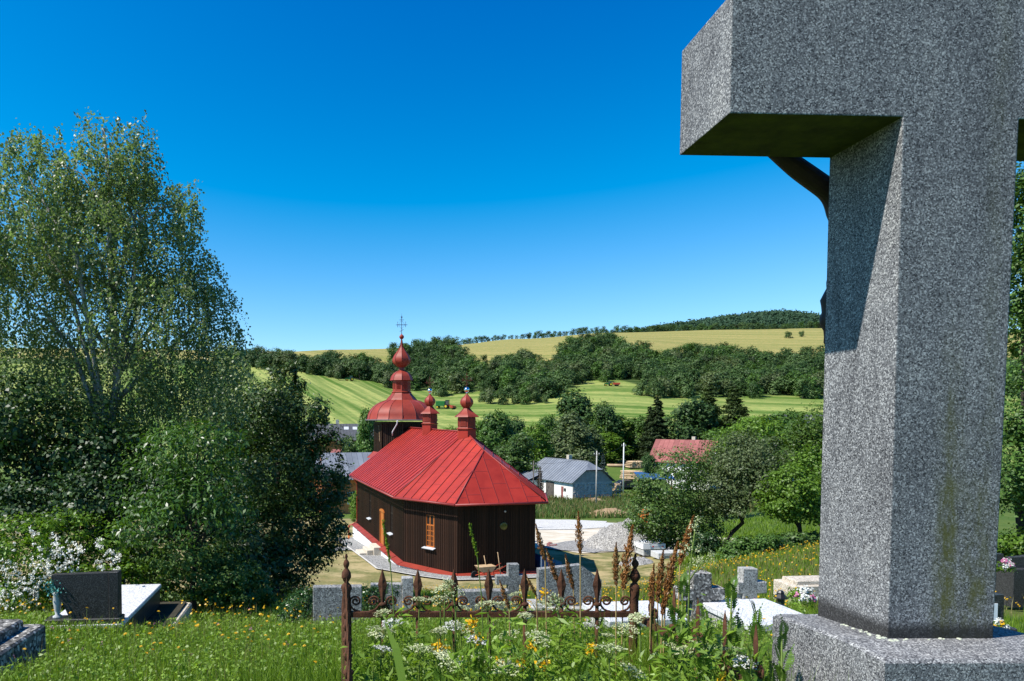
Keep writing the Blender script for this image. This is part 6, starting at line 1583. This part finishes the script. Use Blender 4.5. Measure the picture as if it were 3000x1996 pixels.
# ================================================================== HILLSIDE WOOD
def woods():
    r_ = np.random.default_rng(99)
    vars_ = [unitvar(80 + k, .062, 2600, M[('l_wood', 'l_wood2', 'l_mid', 'l_wood', 'l_wood2', 'l_grey')[k]], nb=9, sub=22, low=.06, subr=.2, h=1.05, jit=.2, brk=1.25) for k in range(6)]
    small = [unitvar(90 + k, .075, 1000, M['l_wood'], nb=8, sub=18, low=.05, subr=.21, h=1.05, jit=.15, brk=1.25)[1] for k in range(3)]
    P_ = []
    # dense wood: jittered grid in column / distance
    for px in np.arange(640, 2520, 19):
        lo, hi = float(wood_lo(px)) + 9 * math.sin(px * .031) + 6 * math.sin(px * .087 + 1) + r_.uniform(-3, 3), float(wood_hi(px)) + 14 * math.sin(px * .024 + 2) + r_.uniform(-8, 8); Y = lo
        while Y < hi:
            q = px + r_.uniform(-12, 12); y = Y + r_.uniform(-4, 4)
            P_.append((q, y, 0)); Y += 10.0 + (Y - lo) * .03 + r_.random() * 7
    P_ = np.array(P_)
    # open up some glades
    gl = [(1530, 400, 25, 14), (1600, 470, 40, 20), (1440, 385, 40, 12), (1860, 385, 20, 10), (2310, 425, 14, 9), (1470, 520, 20, 12)]
    keep = np.ones(len(P_), bool)
    for (gx, gy, gw, gh) in gl: keep &= ((P_[:, 0] - gx) / gw) ** 2 + ((P_[:, 1] - gy) / gh) ** 2 > 1
    nz = np.sin(P_[:, 0] * .021 + P_[:, 1] * .013) + np.sin(P_[:, 0] * .043 - P_[:, 1] * .031 + 2) + np.sin(P_[:, 1] * .055 + P_[:, 0] * .008)
    keep &= (nz > -1.55) | (P_[:, 1] < wood_lo(P_[:, 0]) + 25)
    P_ = P_[keep]
    # row on the meadow skyline + lone bushes
    sky_row = [(px + r_.uniform(-4, 4), float(np.interp(px, [1350, 1527, 1782, 2164, 2400], [800, 815, 870, 870, 870])) + r_.uniform(-6, 8), 1) for px in np.arange(1362, 2400, 9) if not (1500 < px < 1512)]
    edge = [(650 + k * 10, float(wood_lo(650 + k * 10)) + 3, 0) for k in range(56)]
    lone = [(1290, 362, 2), (1222 + 70, 366, 2), (2304, 720, 2), (2341, 735, 2), (2290, 845, 2)]
    low = [(1437, 322, 2), (1465, 318, 2), (1500, 322, 2), (1540, 318, 2), (1570, 322, 2), (1600, 318, 2), (1415, 330, 2), (1900, 330, 2), (1925, 326, 2), (1880, 333, 2), (1950, 330, 2), (1975, 330, 2)]
    alls = np.array(list(map(tuple, P_)) + sky_row + edge + lone + low)
    X = (alls[:, 0] - AX) / F * alls[:, 1]; Z = gz(X, alls[:, 1])
    hgt = np.where(alls[:, 2] == 1, 8.0, np.where(alls[:, 2] == 2, 8.5, 10.2)) * (.5 + .8 * r_.random(len(alls)) ** 1.3); wid = hgt * (.85 + .35 * r_.random(len(alls)))
    app = hgt / alls[:, 1] * np.where(alls[:, 2] == 2, 3, 1) + np.where(np.abs(alls[:, 1] - wood_lo(alls[:, 0])) < 12, .01, 0)
    order = np.argsort(-app)
    lab = {0: 'dark green broadleaf tree at the edge of the hillside wood', 1: 'small tree of the row along the meadow skyline', 2: 'bushy tree standing out from the hillside wood on the mown field'}
    for rank, i in enumerate(order[:260]):
        kd = int(alls[i, 2]); tm, cm = vars_[r_.integers(0, 6)]
        t = empty('hillside_tree', (X[i], alls[i, 1], Z[i] - .2), r_.random() * 6.28, (wid[i], wid[i], hgt[i]), lab[kd], 'tree', ('trees edging the hillside wood', 'trees on the meadow skyline', 'bushy trees on the field')[kd])
        link('trunk', tm, t); link('crown', cm, t)
    # the rest reads as one mass
    Vs = []; MI = []
    base = []
    for me in small:
        v = np.zeros(len(me.vertices) * 3, np.float32); me.vertices.foreach_get('co', v); base.append(v.reshape(-1, 3))
    for i in order[260:]:
        v = base[r_.integers(0, 3)]; a = r_.random() * 6.28; ca, sa = math.cos(a), math.sin(a)
        q = np.stack([(v[:, 0] * ca - v[:, 1] * sa) * wid[i] + X[i], (v[:, 0] * sa + v[:, 1] * ca) * wid[i] + alls[i, 1], v[:, 2] * hgt[i] + Z[i]], 1); Vs.append(q); MI.append(np.full(len(v) // 4, r_.choice(4, p=[.36, .32, .26, .06]), np.int32))
    V = np.concatenate(Vs); Fq = np.arange(len(V)).reshape(-1, 4)
    me = np_mesh('hillside_wood', V, Fq, M['l_wood'])
    for q_ in ('l_wood2', 'l_mid', 'l_spruce'): me.materials.append(M[q_])
    me.polygons.foreach_set('material_index', np.concatenate(MI))
    o = link('hillside_wood', me); tag(o, 'dense green wood covering the hillside above the fields', 'wood', kind='stuff')
    # far hill
    n = 2600; u = r_.uniform(.10, .68, n); y = r_.uniform(1500, 2230, n); x = u * y; z = hill_z(x, y)
    k = 34; pos = np.repeat(np.stack([x, y, z], 1), k, 0) + r_.normal(size=(n * k, 3)) * np.array([6.5, 6.5, 4.0]) + np.array([0, 0, 5.0])
    me = leafmesh('far_wood', M['l_far_haze'], pos, r_.normal(size=pos.shape) * .6 + np.array([-.2, -.5, .8]), 6.0, .8)
    o = link('far_wood', me); tag(o, 'distant forest covering the skyline hill', 'forest', kind='stuff')
    
woods()

# ================================================================== MEADOW
def blades(n, xr, yr, hr, wr, r_, lean=.35, mask=None, seg=2):
    """grass blades; returns verts (n*5) and tri faces"""
    x = r_.uniform(*xr, n); y = r_.uniform(yr[0] ** .5, yr[1] ** .5, n) ** 2
    if mask is not None: k = mask(x, y); x, y = x[k], y[k]; n = len(x)
    z = gz(x, y) - .02; h = r_.uniform(hr[0], hr[1], n) * (.6 + .4 * r_.random(n)); w = r_.uniform(wr[0], wr[1], n)
    a = r_.random(n) * 6.283; ld = r_.random(n) * 6.283; ln = np.abs(r_.normal(size=n)) * lean * h
    s = np.stack([np.cos(a), np.sin(a), 0 * a], 1) * w[:, None] * .5; b = np.stack([x, y, z], 1)
    l = np.stack([np.cos(ld), np.sin(ld), 0 * ld], 1) * ln[:, None]
    m1 = b + l * .3 + np.array([0, 0, 1]) * (h * .6)[:, None]; tip = b + l + np.array([0, 0, 1]) * (h * (1 - .25 * (ln / h) ** 2))[:, None]
    V = np.stack([b - s, b + s, m1 + s * .8, m1 - s * .8, tip], 1).reshape(-1, 3)
    i = np.arange(n)[:, None] * 5
    T = np.concatenate([i + np.array([[0, 1, 2]]), i + np.array([[0, 2, 3]]), i + np.array([[3, 2, 4]])], 1).reshape(-1, 3)
    return V, T
def stuff(name, label, parts, material, cat='grass'):
    Vs, Ts, n = [], [], 0
    for V, T in parts: Vs.append(V); Ts.append(T + n); n += len(V)
    o = link(name, np_mesh(name, np.concatenate(Vs), np.concatenate(Ts), material)); tag(o, label, cat, kind='stuff'); return o
def open_ground(x, y):
    u = AX + F * x / y
    ok = (u > -150) & (u < 3150)
    ok &= ~((x > -4.75) & (x < -3.1) & (y > 3.6) & (y < 6.6))                 # old tomb
    ok &= ~((x > -4.15) & (x < -2.8) & (y > 8.1) & (y < 10.4))                # modern grave
    ok &= ~((x > 1.0) & (x < 2.1) & (y > 1.4) & (y < 2.6))                    # granite cross
    ok &= ~((x > 2.6) & (x < 3.75) & (y > 8.1) & (y < 9.1)); ok &= ~((x > 4.2) & (x < 5.4) & (y > 7.9) & (y < 9.3))
    return ok
r_ = np.random.default_rng(123)
G_parts = [blades(60000, (-6, 3.5), (4.4, 8), (.10, .26), (.004, .008), r_, .45, open_ground),
           blades(60000, (-9, 9), (7.5, 14), (.10, .28), (.006, .011), r_, .45, open_ground),
           blades(70000, (-12, 22), (13, 29), (.10, .26), (.012, .022), r_, .45, lambda x, y: open_ground(x, y) & (y < 27.5 + np.clip(x - 8, 0, 6)))]
stuff('meadow_grass', 'short green meadow grass over the graveyard slope', G_parts, M['grass'])
D_parts = [blades(5200, (-6, 4), (4.4, 10), (.25, .42), (.0022, .004), r_, .3, open_ground), blades(9000, (-9, 20), (10, 27), (.25, .45), (.006, .010), r_, .3, open_ground),
           blades(4000, (4, 20), (14, 30), (.2, .36), (.010, .016), r_, .3, open_ground)]
stuff('seeding_grass', 'thin dry seeding grass stalks standing over the meadow', D_parts, M['grass_dry'])
# tall growth in and around the fenced grave
T_parts = [blades(26000, (-.12, 1.22), (1.7, 2.75), (.65, 1.08), (.003, .008), r_, .25), blades(6000, (.85, 1.25), (1.7, 2.65), (.65, 1.1), (.004, .009), r_, .22), blades(9000, (-.9, 1.6), (2.7, 4.6), (.30, .62), (.005, .010), r_, .3), blades(5000, (-1.6, -.2), (2.6, 4.6), (.1, .28), (.004, .009), r_, .35),
           blades(3000, (1.0, 1.5), (2.3, 3.4), (.4, .8), (.005, .010), r_, .25)]
stuff('tall_grass', 'lush tall grass growing inside the iron grave fence', T_parts, M['grass'])
n = 70000; x = r_.uniform(-.12, 1.12, n); y = r_.uniform(1.9, 3.1, n); top = 1.63 - .316 * y + .17 * np.sin(x * 11 + 1) * np.sin(y * 6) - .25 * r_.random(n) ** 2; hh = r_.random(n) ** .6 * top
pos = np.stack([x, y, gz(x, y) + hh], 1); tang = np.stack([r_.normal(size=n), r_.normal(size=n), .3 + .5 * r_.random(n)], 1)
o = link('weed_leaves', leafmesh('weed_leaves', M['weed'], pos, r_.normal(size=(n, 3)) * .6 + np.array([-.2, -.3, .7]), .034 * (.4 + 1.1 * r_.random(n) ** 2), .26, tang)); tag(o, 'tangle of small bright weed leaves within the fenced grave', 'weeds', kind='stuff')
n = 46000; y = r_.uniform(4.6 ** .5, 12 ** .5, n) ** 2; x = r_.uniform(-.62, .62, n) * y; k = open_ground(x, y); x, y = x[k], y[k]; n = len(x)
pos = np.stack([x, y, gz(x, y) + .02 + .14 * r_.random(n) ** 1.5], 1)
o = link('meadow_herbs', leafmesh('meadow_herbs', M['weed'], pos, r_.normal(size=(n, 3)) * .5 + np.array([-.1, -.3, .8]), .030 * (.5 + r_.random(n)) * (.6 + y / 14), .6)); tag(o, 'clover and plantain leaves low in the meadow', 'herbs', kind='stuff')
O_ok = lambda x, y: (x / y > .42) & (x / y < .75)
stuff('orchard_grass', 'uncut grass under the orchard trees', [blades(26000, (12, 40), (30, 60), (.2, .5), (.03, .06), r_, .4, O_ok)], M['grass'])
# bank grass below the barn and in the field edge
B_parts = [blades(26000, (4, 42), (67, 100), (.35, .9), (.06, .12), r_, .4)]
stuff('bank_grass', 'rough tall grass on the bank before the barn', B_parts, M['l_nettle'])
stuff('bank_stalks', 'dry stalks in the rough grass of the bank', [blades(9000, (4, 42), (67, 104), (.6, 1.2), (.05, .09), r_, .3)], M['grass_dry'])

# yellow flowers: the near ones one by one
mb = MB()
for k in range(12):
    a = 6.283 * k / 12; mb.add([(0, 0, 0), (.011 * math.cos(a - .2), .011 * math.sin(a - .2), .003), (.017 * math.cos(a), .017 * math.sin(a), .002), (.011 * math.cos(a + .2), .011 * math.sin(a + .2), .003)], [(0, 1, 2, 3)])
for k in range(8):
    a = 6.283 * k / 8; mb.add([(0, 0, .003), (.007 * math.cos(a - .3), .007 * math.sin(a - .3), .007), (.010 * math.cos(a), .010 * math.sin(a), .008), (.007 * math.cos(a + .3), .007 * math.sin(a + .3), .007)], [(0, 1, 2, 3)])
head_me = mb.mesh('flower_head', M['yellow_pet'])
mb = MB(); mb.tube([(0, 0, -1), (.05, .02, -.5), (0, 0, 0)], .0016, 4, cap=False); mb.v = [(x, y, z) for x, y, z in mb.v]; stem_me = mb.mesh('stem', M['greenstem'])
rr = random.Random(77); cnt = 0
while cnt < 210:
    px = rr.uniform(40, 1000) if rr.random() < .8 else rr.uniform(1250, 2300); Y = (rr.uniform(5.2 ** .5, 13.5 ** .5)) ** 2
    x = (px - AX) / F * Y
    if not bool(open_ground(np.array([x]), np.array([Y]))[0]): continue
    g = gz1(x, Y); h = rr.uniform(.16, .34); cnt += 1
    f = empty('hawkbit_flower', (x, Y, g + h), rr.random() * 6, rr.uniform(.8, 1.3), 'small yellow flower standing in the meadow grass', 'flower', 'yellow flowers in the meadow')
    link('flower_head', head_me, f, (0, 0, 0), (rr.uniform(-.5, .3), rr.uniform(-.5, .3), 0)); link('stem', stem_me, f, (0, 0, 0), (0, 0, 0), (1, 1, h))
n = 3600; y = r_.uniform(9, 30, n); x = r_.uniform(-.6, 1, n) * y; k = open_ground(x, y) & ((y < 27) | (x > 9)); x, y = x[k], y[k]; n = len(x)
pos = np.repeat(np.stack([x, y, gz(x, y) + r_.uniform(.16, .36, n)], 1), 3, 0); pos += r_.normal(size=pos.shape) * .008
o = link('far_meadow_flowers', leafmesh('far_meadow_flowers', M['yellow_pet'], pos, r_.normal(size=pos.shape) * .5 + np.array([0, -.4, .8]), .034, .8)); tag(o, 'yellow flecks of flowers across the farther meadow', 'flowers', kind='stuff')
n = 240; y = r_.uniform(5, 20, n); x = r_.uniform(-.55, .8, n) * y; k = open_ground(x, y); x, y = x[k], y[k]; n = len(x)
pos = np.repeat(np.stack([x, y, gz(x, y) + r_.uniform(.12, .34, n)], 1), 5, 0); pos += r_.normal(size=pos.shape) * .009
o = link('clover_heads', leafmesh('clover_heads', M['pink_pet'], pos, r_.normal(size=pos.shape), .014, .8)); tag(o, 'scattered pale violet clover heads in the grass', 'flowers', kind='stuff')

# ------------------------------------------------------------------ individual plants at the fence
def umbel_mesh(seed, R_=.055, rays=15):
    r2 = np.random.default_rng(seed); mb = MB(); pts = []
    for k in range(rays):
        a = 6.283 * k * .381966; rad = R_ * math.sqrt((k + .5) / rays); tip = Vector((math.cos(a) * rad, math.sin(a) * rad, .035 - .25 * rad * rad / R_)); mb.tube([(0, 0, 0), tip * .6 + Vector((0, 0, .004)), tip], .0007, 3, cap=False)
        m = 14; q = np.array(tip)[None] + r2.normal(size=(m, 3)) * np.array([R_ * .13, R_ * .13, .0022]); pts.append(q)
    pos = np.concatenate(pts)
    return mb.mesh('rays', M['greenstem']), leafmesh('florets', M['white_pet'] if seed == 1 else M['cream_pet'], pos, r2.normal(size=pos.shape) * .35 + np.array([0, 0, 1]), 0.0058, .9)
UM = [umbel_mesh(k, .026 + .007 * (k % 3)) for k in range(6)]
mb = MB(); mb.tube([(0, 0, -1), (.01, 0, -.6), (-.005, 0, -.25), (0, 0, 0)], [.004, .0035, .0028, .002], 5, cap=False); ust = mb.mesh('stem', M['greenstem'])
UMB = [(1125, 1822, 2.5), (1150, 1850, 2.35), (1115, 1872, 2.2), (1228, 1785, 2.6), (1303, 1750, 2.55), (1290, 1780, 2.6), (1290, 1868, 2.3), (1325, 1850, 2.45), (1350, 1865, 2.4), (1345, 1800, 2.9), (1430, 1795, 2.55), (1480, 1790, 2.5), (1540, 1830, 2.4), (1575, 1800, 2.8),
       (1520, 1760, 2.75), (1285, 1875, 2.15), (1575, 1890, 2.2), (1495, 1990, 1.95), (1480, 1970, 2.0), (1385, 1900, 2.3), (1500, 1880, 2.5), (1960, 1915, 2.1), (2010, 1930, 2.05), (2060, 1920, 2.1), (2150, 1940, 2.0), (2175, 1965, 1.95), (1830, 1870, 2.4), (1780, 1885, 2.3), (1230, 1930, 2.1), (1310, 1960, 2.0), (1590, 1790, 3.0), (1720, 1860, 2.6), (1640, 1820, 2.9), (1410, 1960, 2.1), (1845, 1995, 1.95)]
for k in range(6):
    UMB.append((rr.uniform(1090, 2190), rr.uniform(1840, 1980), rr.uniform(1.9, 2.3)))
for i, (px, py, Y) in enumerate(UMB):
    c = P(px, py, Y); g = gz1(c.x, Y); o = empty('umbel_plant', c, rr.random() * 6, rr.uniform(.85, 1.25), 'cream white flower umbel among the weeds of the fenced grave', 'flower', 'white umbels in the fenced grave')
    k = i % 6; tl = (rr.uniform(-.35, .35), rr.uniform(-.35, .35), 0)
    fh = link('rays', UM[k][0], o, (0, 0, 0), tl); link('florets', UM[k][1], o, (0, 0, 0), tl); link('stem', ust, o, (0, 0, 0), (rr.uniform(-.06, .06), rr.uniform(-.06, .06), 0), (1, 1, c.z - g))
# tansy with cut leaves
def tansy_leaf():
    V, Fq = [], []
    def lf(a, d, L, w):
        n0 = len(V); d = d.normalized(); s = Vector((-d.y, d.x, 0)); V.extend([a, a + d * L * .45 + s * w * .5, a + d * L, a + d * L * .45 - s * w * .5]); Fq.append((n0, n0+1, n0+2, n0+3))
    for k in range(10):
        t = .12 + .88 * k / 10; a = Vector((t, 0, .12 * math.sin(t * 2.4) - .10 * t * t)); L = .36 * math.sin(min(1, t * 1.15 + .1) * math.pi) ** .8 + .07
        for s in (-1, 1):
            d = Vector((.62, s * .9, .05)); L *= .8; lf(a, d, L, .10)
            for q in (.3, .55, .8):
                for s2 in (-1, 1):
                    dd = Vector((d.x + s2 * .75 * -s * d.y * .9, d.y + s2 * .75 * s * d.x * .9, .02)); lf(a + d.normalized() * L * q, dd, L * .24 * (1.1 - q * .5), .065)
    for k in range(12):
        t0, t1 = k / 12, (k + 1) / 12; a = Vector((t0, -.008, .12 * math.sin(t0 * 2.4) - .1 * t0 * t0 - .003)); b = Vector((t1, -.008, .12 * math.sin(t1 * 2.4) - .1 * t1 * t1 - .003)); n0 = len(V)
        V.extend([a, b, b + Vector((0, .016, 0)), a + Vector((0, .016, 0))]); Fq.append((n0, n0+1, n0+2, n0+3))
    lf(Vector((1, 0, .12 * math.sin(2.4) - .1)), Vector((1, 0, -.1)), .12, .06)
    return np_mesh('leaf', np.array([tuple(v) for v in V]), np.array(Fq), M['tansy'])
tl_me = tansy_leaf()
mb = MB(); mb.tube([(0, 0, 0), (.012, 0, .35), (-.008, .01, .7), (0, 0, 1)], [.006, .0055, .0045, .002], 6); tst = mb.mesh('stem', M['greenstem'])
TANSY = [(2000, 1690, 2.15, 'tallest tansy plant right of the fence finial'), (2145, 1705, 2.25, 'tansy plant in front of the pale slender cross'), (2215, 1790, 2.0, 'tansy plant with spread leaves before the white slab'), (2070, 1800, 2.0, 'tansy plant covering the lichened cross'), (2290, 1850, 1.95, 'tansy plant against the pedestal of the big cross'), (1975, 1850, 2.1, 'low tansy plant in the right corner of the fence'),
         (1560, 1960, 2.0, 'tansy tuft low in the middle of the fenced grave'), (1400, 1930, 2.05, 'tansy tuft near the left of the fenced grave'), (1290, 1950, 2.0, 'tansy tuft beside the left fence post'), (1750, 1800, 2.9, 'tansy plant just behind the iron rail'), (2200, 1925, 1.9, 'tansy plant touching the pedestal edge'), (1700, 1960, 2.0, 'small tansy in the lower middle of the frame')]
for (px, py, Y, lab) in TANSY:
    c = P(px, py, Y); g = gz1(c.x, Y); h = c.z - g; o = empty('tansy_plant', (c.x, Y, g), rr.random() * 6, None, lab, 'weed')
    link('stem', tst, o, (0, 0, 0), (0, 0, 0), (1, 1, h))
    n = 24
    for k in range(n):
        t = .3 + .7 * k / n; a = k * 2.4; s = .125 * (1 - .55 * max(0, t - .6) / .4) * rr.uniform(.8, 1.15); link('leaf', tl_me, o, (0, 0, h * t), (rr.uniform(-.7, .7), -.55 - .6 * max(0, t - .6) / .4 - rr.uniform(0, .3), a), s * 1.15)
# brown seed heads
def plume(seed):
    r2 = np.random.default_rng(seed); n = 800; t = r2.random(n); w = .13 * np.sin(np.clip(t * 1.05 + .05, 0, 1) * math.pi) ** .7; a = r2.random(n) * 6.283; cl = .8 + .2 * np.sin(t * 37 + seed)
    pos = np.stack([np.cos(a) * w * cl * r2.random(n) + .04 * t * t, np.sin(a) * w * cl * r2.random(n), t], 1)
    tg = np.stack([np.cos(a) * .35, np.sin(a) * .35, 1 + 0 * a], 1)
    return leafmesh('seed_head', M['straw'], pos, r2.normal(size=(n, 3)), .075, .34, tg)
PL = [plume(k) for k in range(3)]
mb = MB(); mb.tube([(0, 0, -1), (0, 0, 0), ], .003, 4, cap=False); pst = mb.mesh('stem', M['drystem'])
PLU = [((1566, 1538), (1597, 1641)), ((1597, 1610), (1636, 1710)), ((1690, 1500), (1700, 1622)), ((1653, 1626), (1680, 1725)), ((1801, 1592), (1805, 1714)), ((1847, 1541), (1826, 1725)), ((1912, 1653), (1906, 1767)), ((1938, 1614), (1927, 1763)), ((1981, 1588), (1950, 1729)), ((2027, 1511), (1992, 1653)), ((1970, 1640), (1940, 1800)), ((1461, 1702), (1492, 1783)), ((1541, 1690), (1572, 1745))]
for i, (a, b) in enumerate(PLU):
    Y = 2.85 - .04 * i if i % 2 else 2.45; A, B = P(*a, Y), P(*b, Y + .02); d = A - B; g = gz1(B.x, Y); o = empty('dry_grass_plume', B, 0, None, 'brown dry grass plume rising above the iron fence', 'grass plume', 'brown grass plumes at the fence')
    q = Vector((0, 0, 1)).rotation_difference(d); e = q.to_euler(); L = d.length
    s1 = link('seed_head', PL[i % 3], o, (0, 0, 0), e, (L * .85, L * .85, L)); base = Vector((B.x - d.x * .8, B.y, g)) - B
    mb = MB(); mb.tube([tuple(base), tuple(base * .45 + Vector((0, 0, -.02))), (0, 0, 0), tuple(d * .9)], [.0035, .003, .0025, .0012], 5); mb.build('stem', M['drystem'], o)
# two green grass ears, a pale bedstraw
for (a, b, c_, lab) in (((1121, 1524), (1143, 1650), (1152, 1760), 'tall green grass ear rising before the church door'), ((1375, 1535), (1398, 1630), (1412, 1760), 'tall green grass ear rising before the church end wall')):
    Y = 2.3; A, B, C_ = P(*a, Y), P(*b, Y), P(*c_, Y); o = empty('grass_ear', C_, 0, None, lab, 'grass')
    r2 = np.random.default_rng(3); t = r2.random(160)[:, None]; pos = np.array(A - C_)[None] * (1 - t) + np.array(B - C_)[None] * t + r2.normal(size=(160, 3)) * .0022
    link('ear', leafmesh('ear', M['grass'], pos, r2.normal(size=(160, 3)), .013, .35, np.array([[-.1, 0, 1]]) + r2.normal(size=(160, 3)) * .25), o)
    g = gz1(C_.x, Y); mb = MB(); mb.tube([tuple(A - C_), tuple(B - C_), (0, 0, 0), (.03, .02, g - C_.z)], [.001, .0018, .0022, .003], 5); mb.build('stem', M['greenstem'], o)
def bedstraw(pts, Y, lab, seed):
    o = empty('bedstraw', P(*pts[-1], Y), 0, None, lab, 'weed'); O = o.location.copy(); r2 = np.random.default_rng(seed); Q = [P(*p, Y) - O for p in pts]; g = gz1(O.x, Y) - O.z
    mb = MB(); mb.tube([tuple(q) for q in Q] + [(.0, .02, g)], [.0012] + [.003] * len(Q), 5); fl = []
    for k in range(22):
        t = r2.random() * .8; i = min(int(t * (len(Q) - 1)), len(Q) - 2); p = Q[i].lerp(Q[i + 1], t * (len(Q) - 1) - i); a = r2.random() * 6.283; L = .010 + .03 * t
        e = p + Vector((math.cos(a) * L, math.sin(a) * L * .6, L * .5)); mb.tube([tuple(p), tuple(e)], .0009, 3, cap=False); fl.append(np.array(e)[None] + r2.normal(size=(9, 3)) * .005)
    mb.build('stem', M['greenstem'], o); f = np.concatenate(fl); link('florets', leafmesh('florets', M['cream_pet'], f, r2.normal(size=f.shape), .0065, .7), o)
bedstraw([(2040, 1523), (2030, 1600), (2020, 1680)], 2.35, 'tall pale yellow bedstraw stem above the fence finial', 5)
bedstraw([(2086, 1628), (2050, 1655), (2020, 1700)], 2.4, 'side shoot of pale bedstraw pointing right', 6)
bedstraw([(1310, 1702), (1325, 1730), (1335, 1790)], 2.3, 'short pale bedstraw covering a spear tip', 7)
bedstraw([(1625, 1750), (1632, 1775), (1640, 1830)], 2.3, 'short pale bedstraw left of the fence finial', 8)
# broad pale blade crossing the corner
mb = MB(); A, B, C_ = P(1125, 1815, 2.05), P(1160, 1900, 2.0), P(1182, 2010, 1.95); s = Vector((.012, 0, 0))
mb.add([A, B - s, B + s, C_ - s, C_ + s], [(0, 1, 2), (1, 3, 4, 2)]); tag(mb.build('iris_leaf', M['weed']), 'broad pale sword shaped leaf beside the left fence post', 'leaf')
# yellow vetchling spots
for i, (px, py, Y) in enumerate(((1385, 1825, 2.4), (1378, 1842, 2.4), (1405, 1880, 2.3), (1288, 1895, 2.2), (1595, 1735, 2.9), (1530, 1945, 2.0), (1590, 1945, 2.0), (1470, 1940, 2.05), (1730, 1900, 2.2), (2115, 1990, 1.95), (1560, 1885, 2.2))):
    c = P(px, py, Y); r2 = np.random.default_rng(i); pos = r2.normal(size=(26, 3)) * .010; o = empty('vetchling', c, 0, None, 'small cluster of deep yellow vetchling flowers inside the fence', 'flower', 'yellow vetchling in the fenced grave')
    link('petals', leafmesh('petals', M['yellow_pet'], pos, r2.normal(size=(26, 3)) + np.array([0, -.5, .5]), .016, .7), o); mb = MB(); mb.tube([(0, 0, 0), (.01, .01, gz1(c.x, Y) - c.z)], .0015, 4, cap=False); mb.build('stem', M['greenstem'], o)
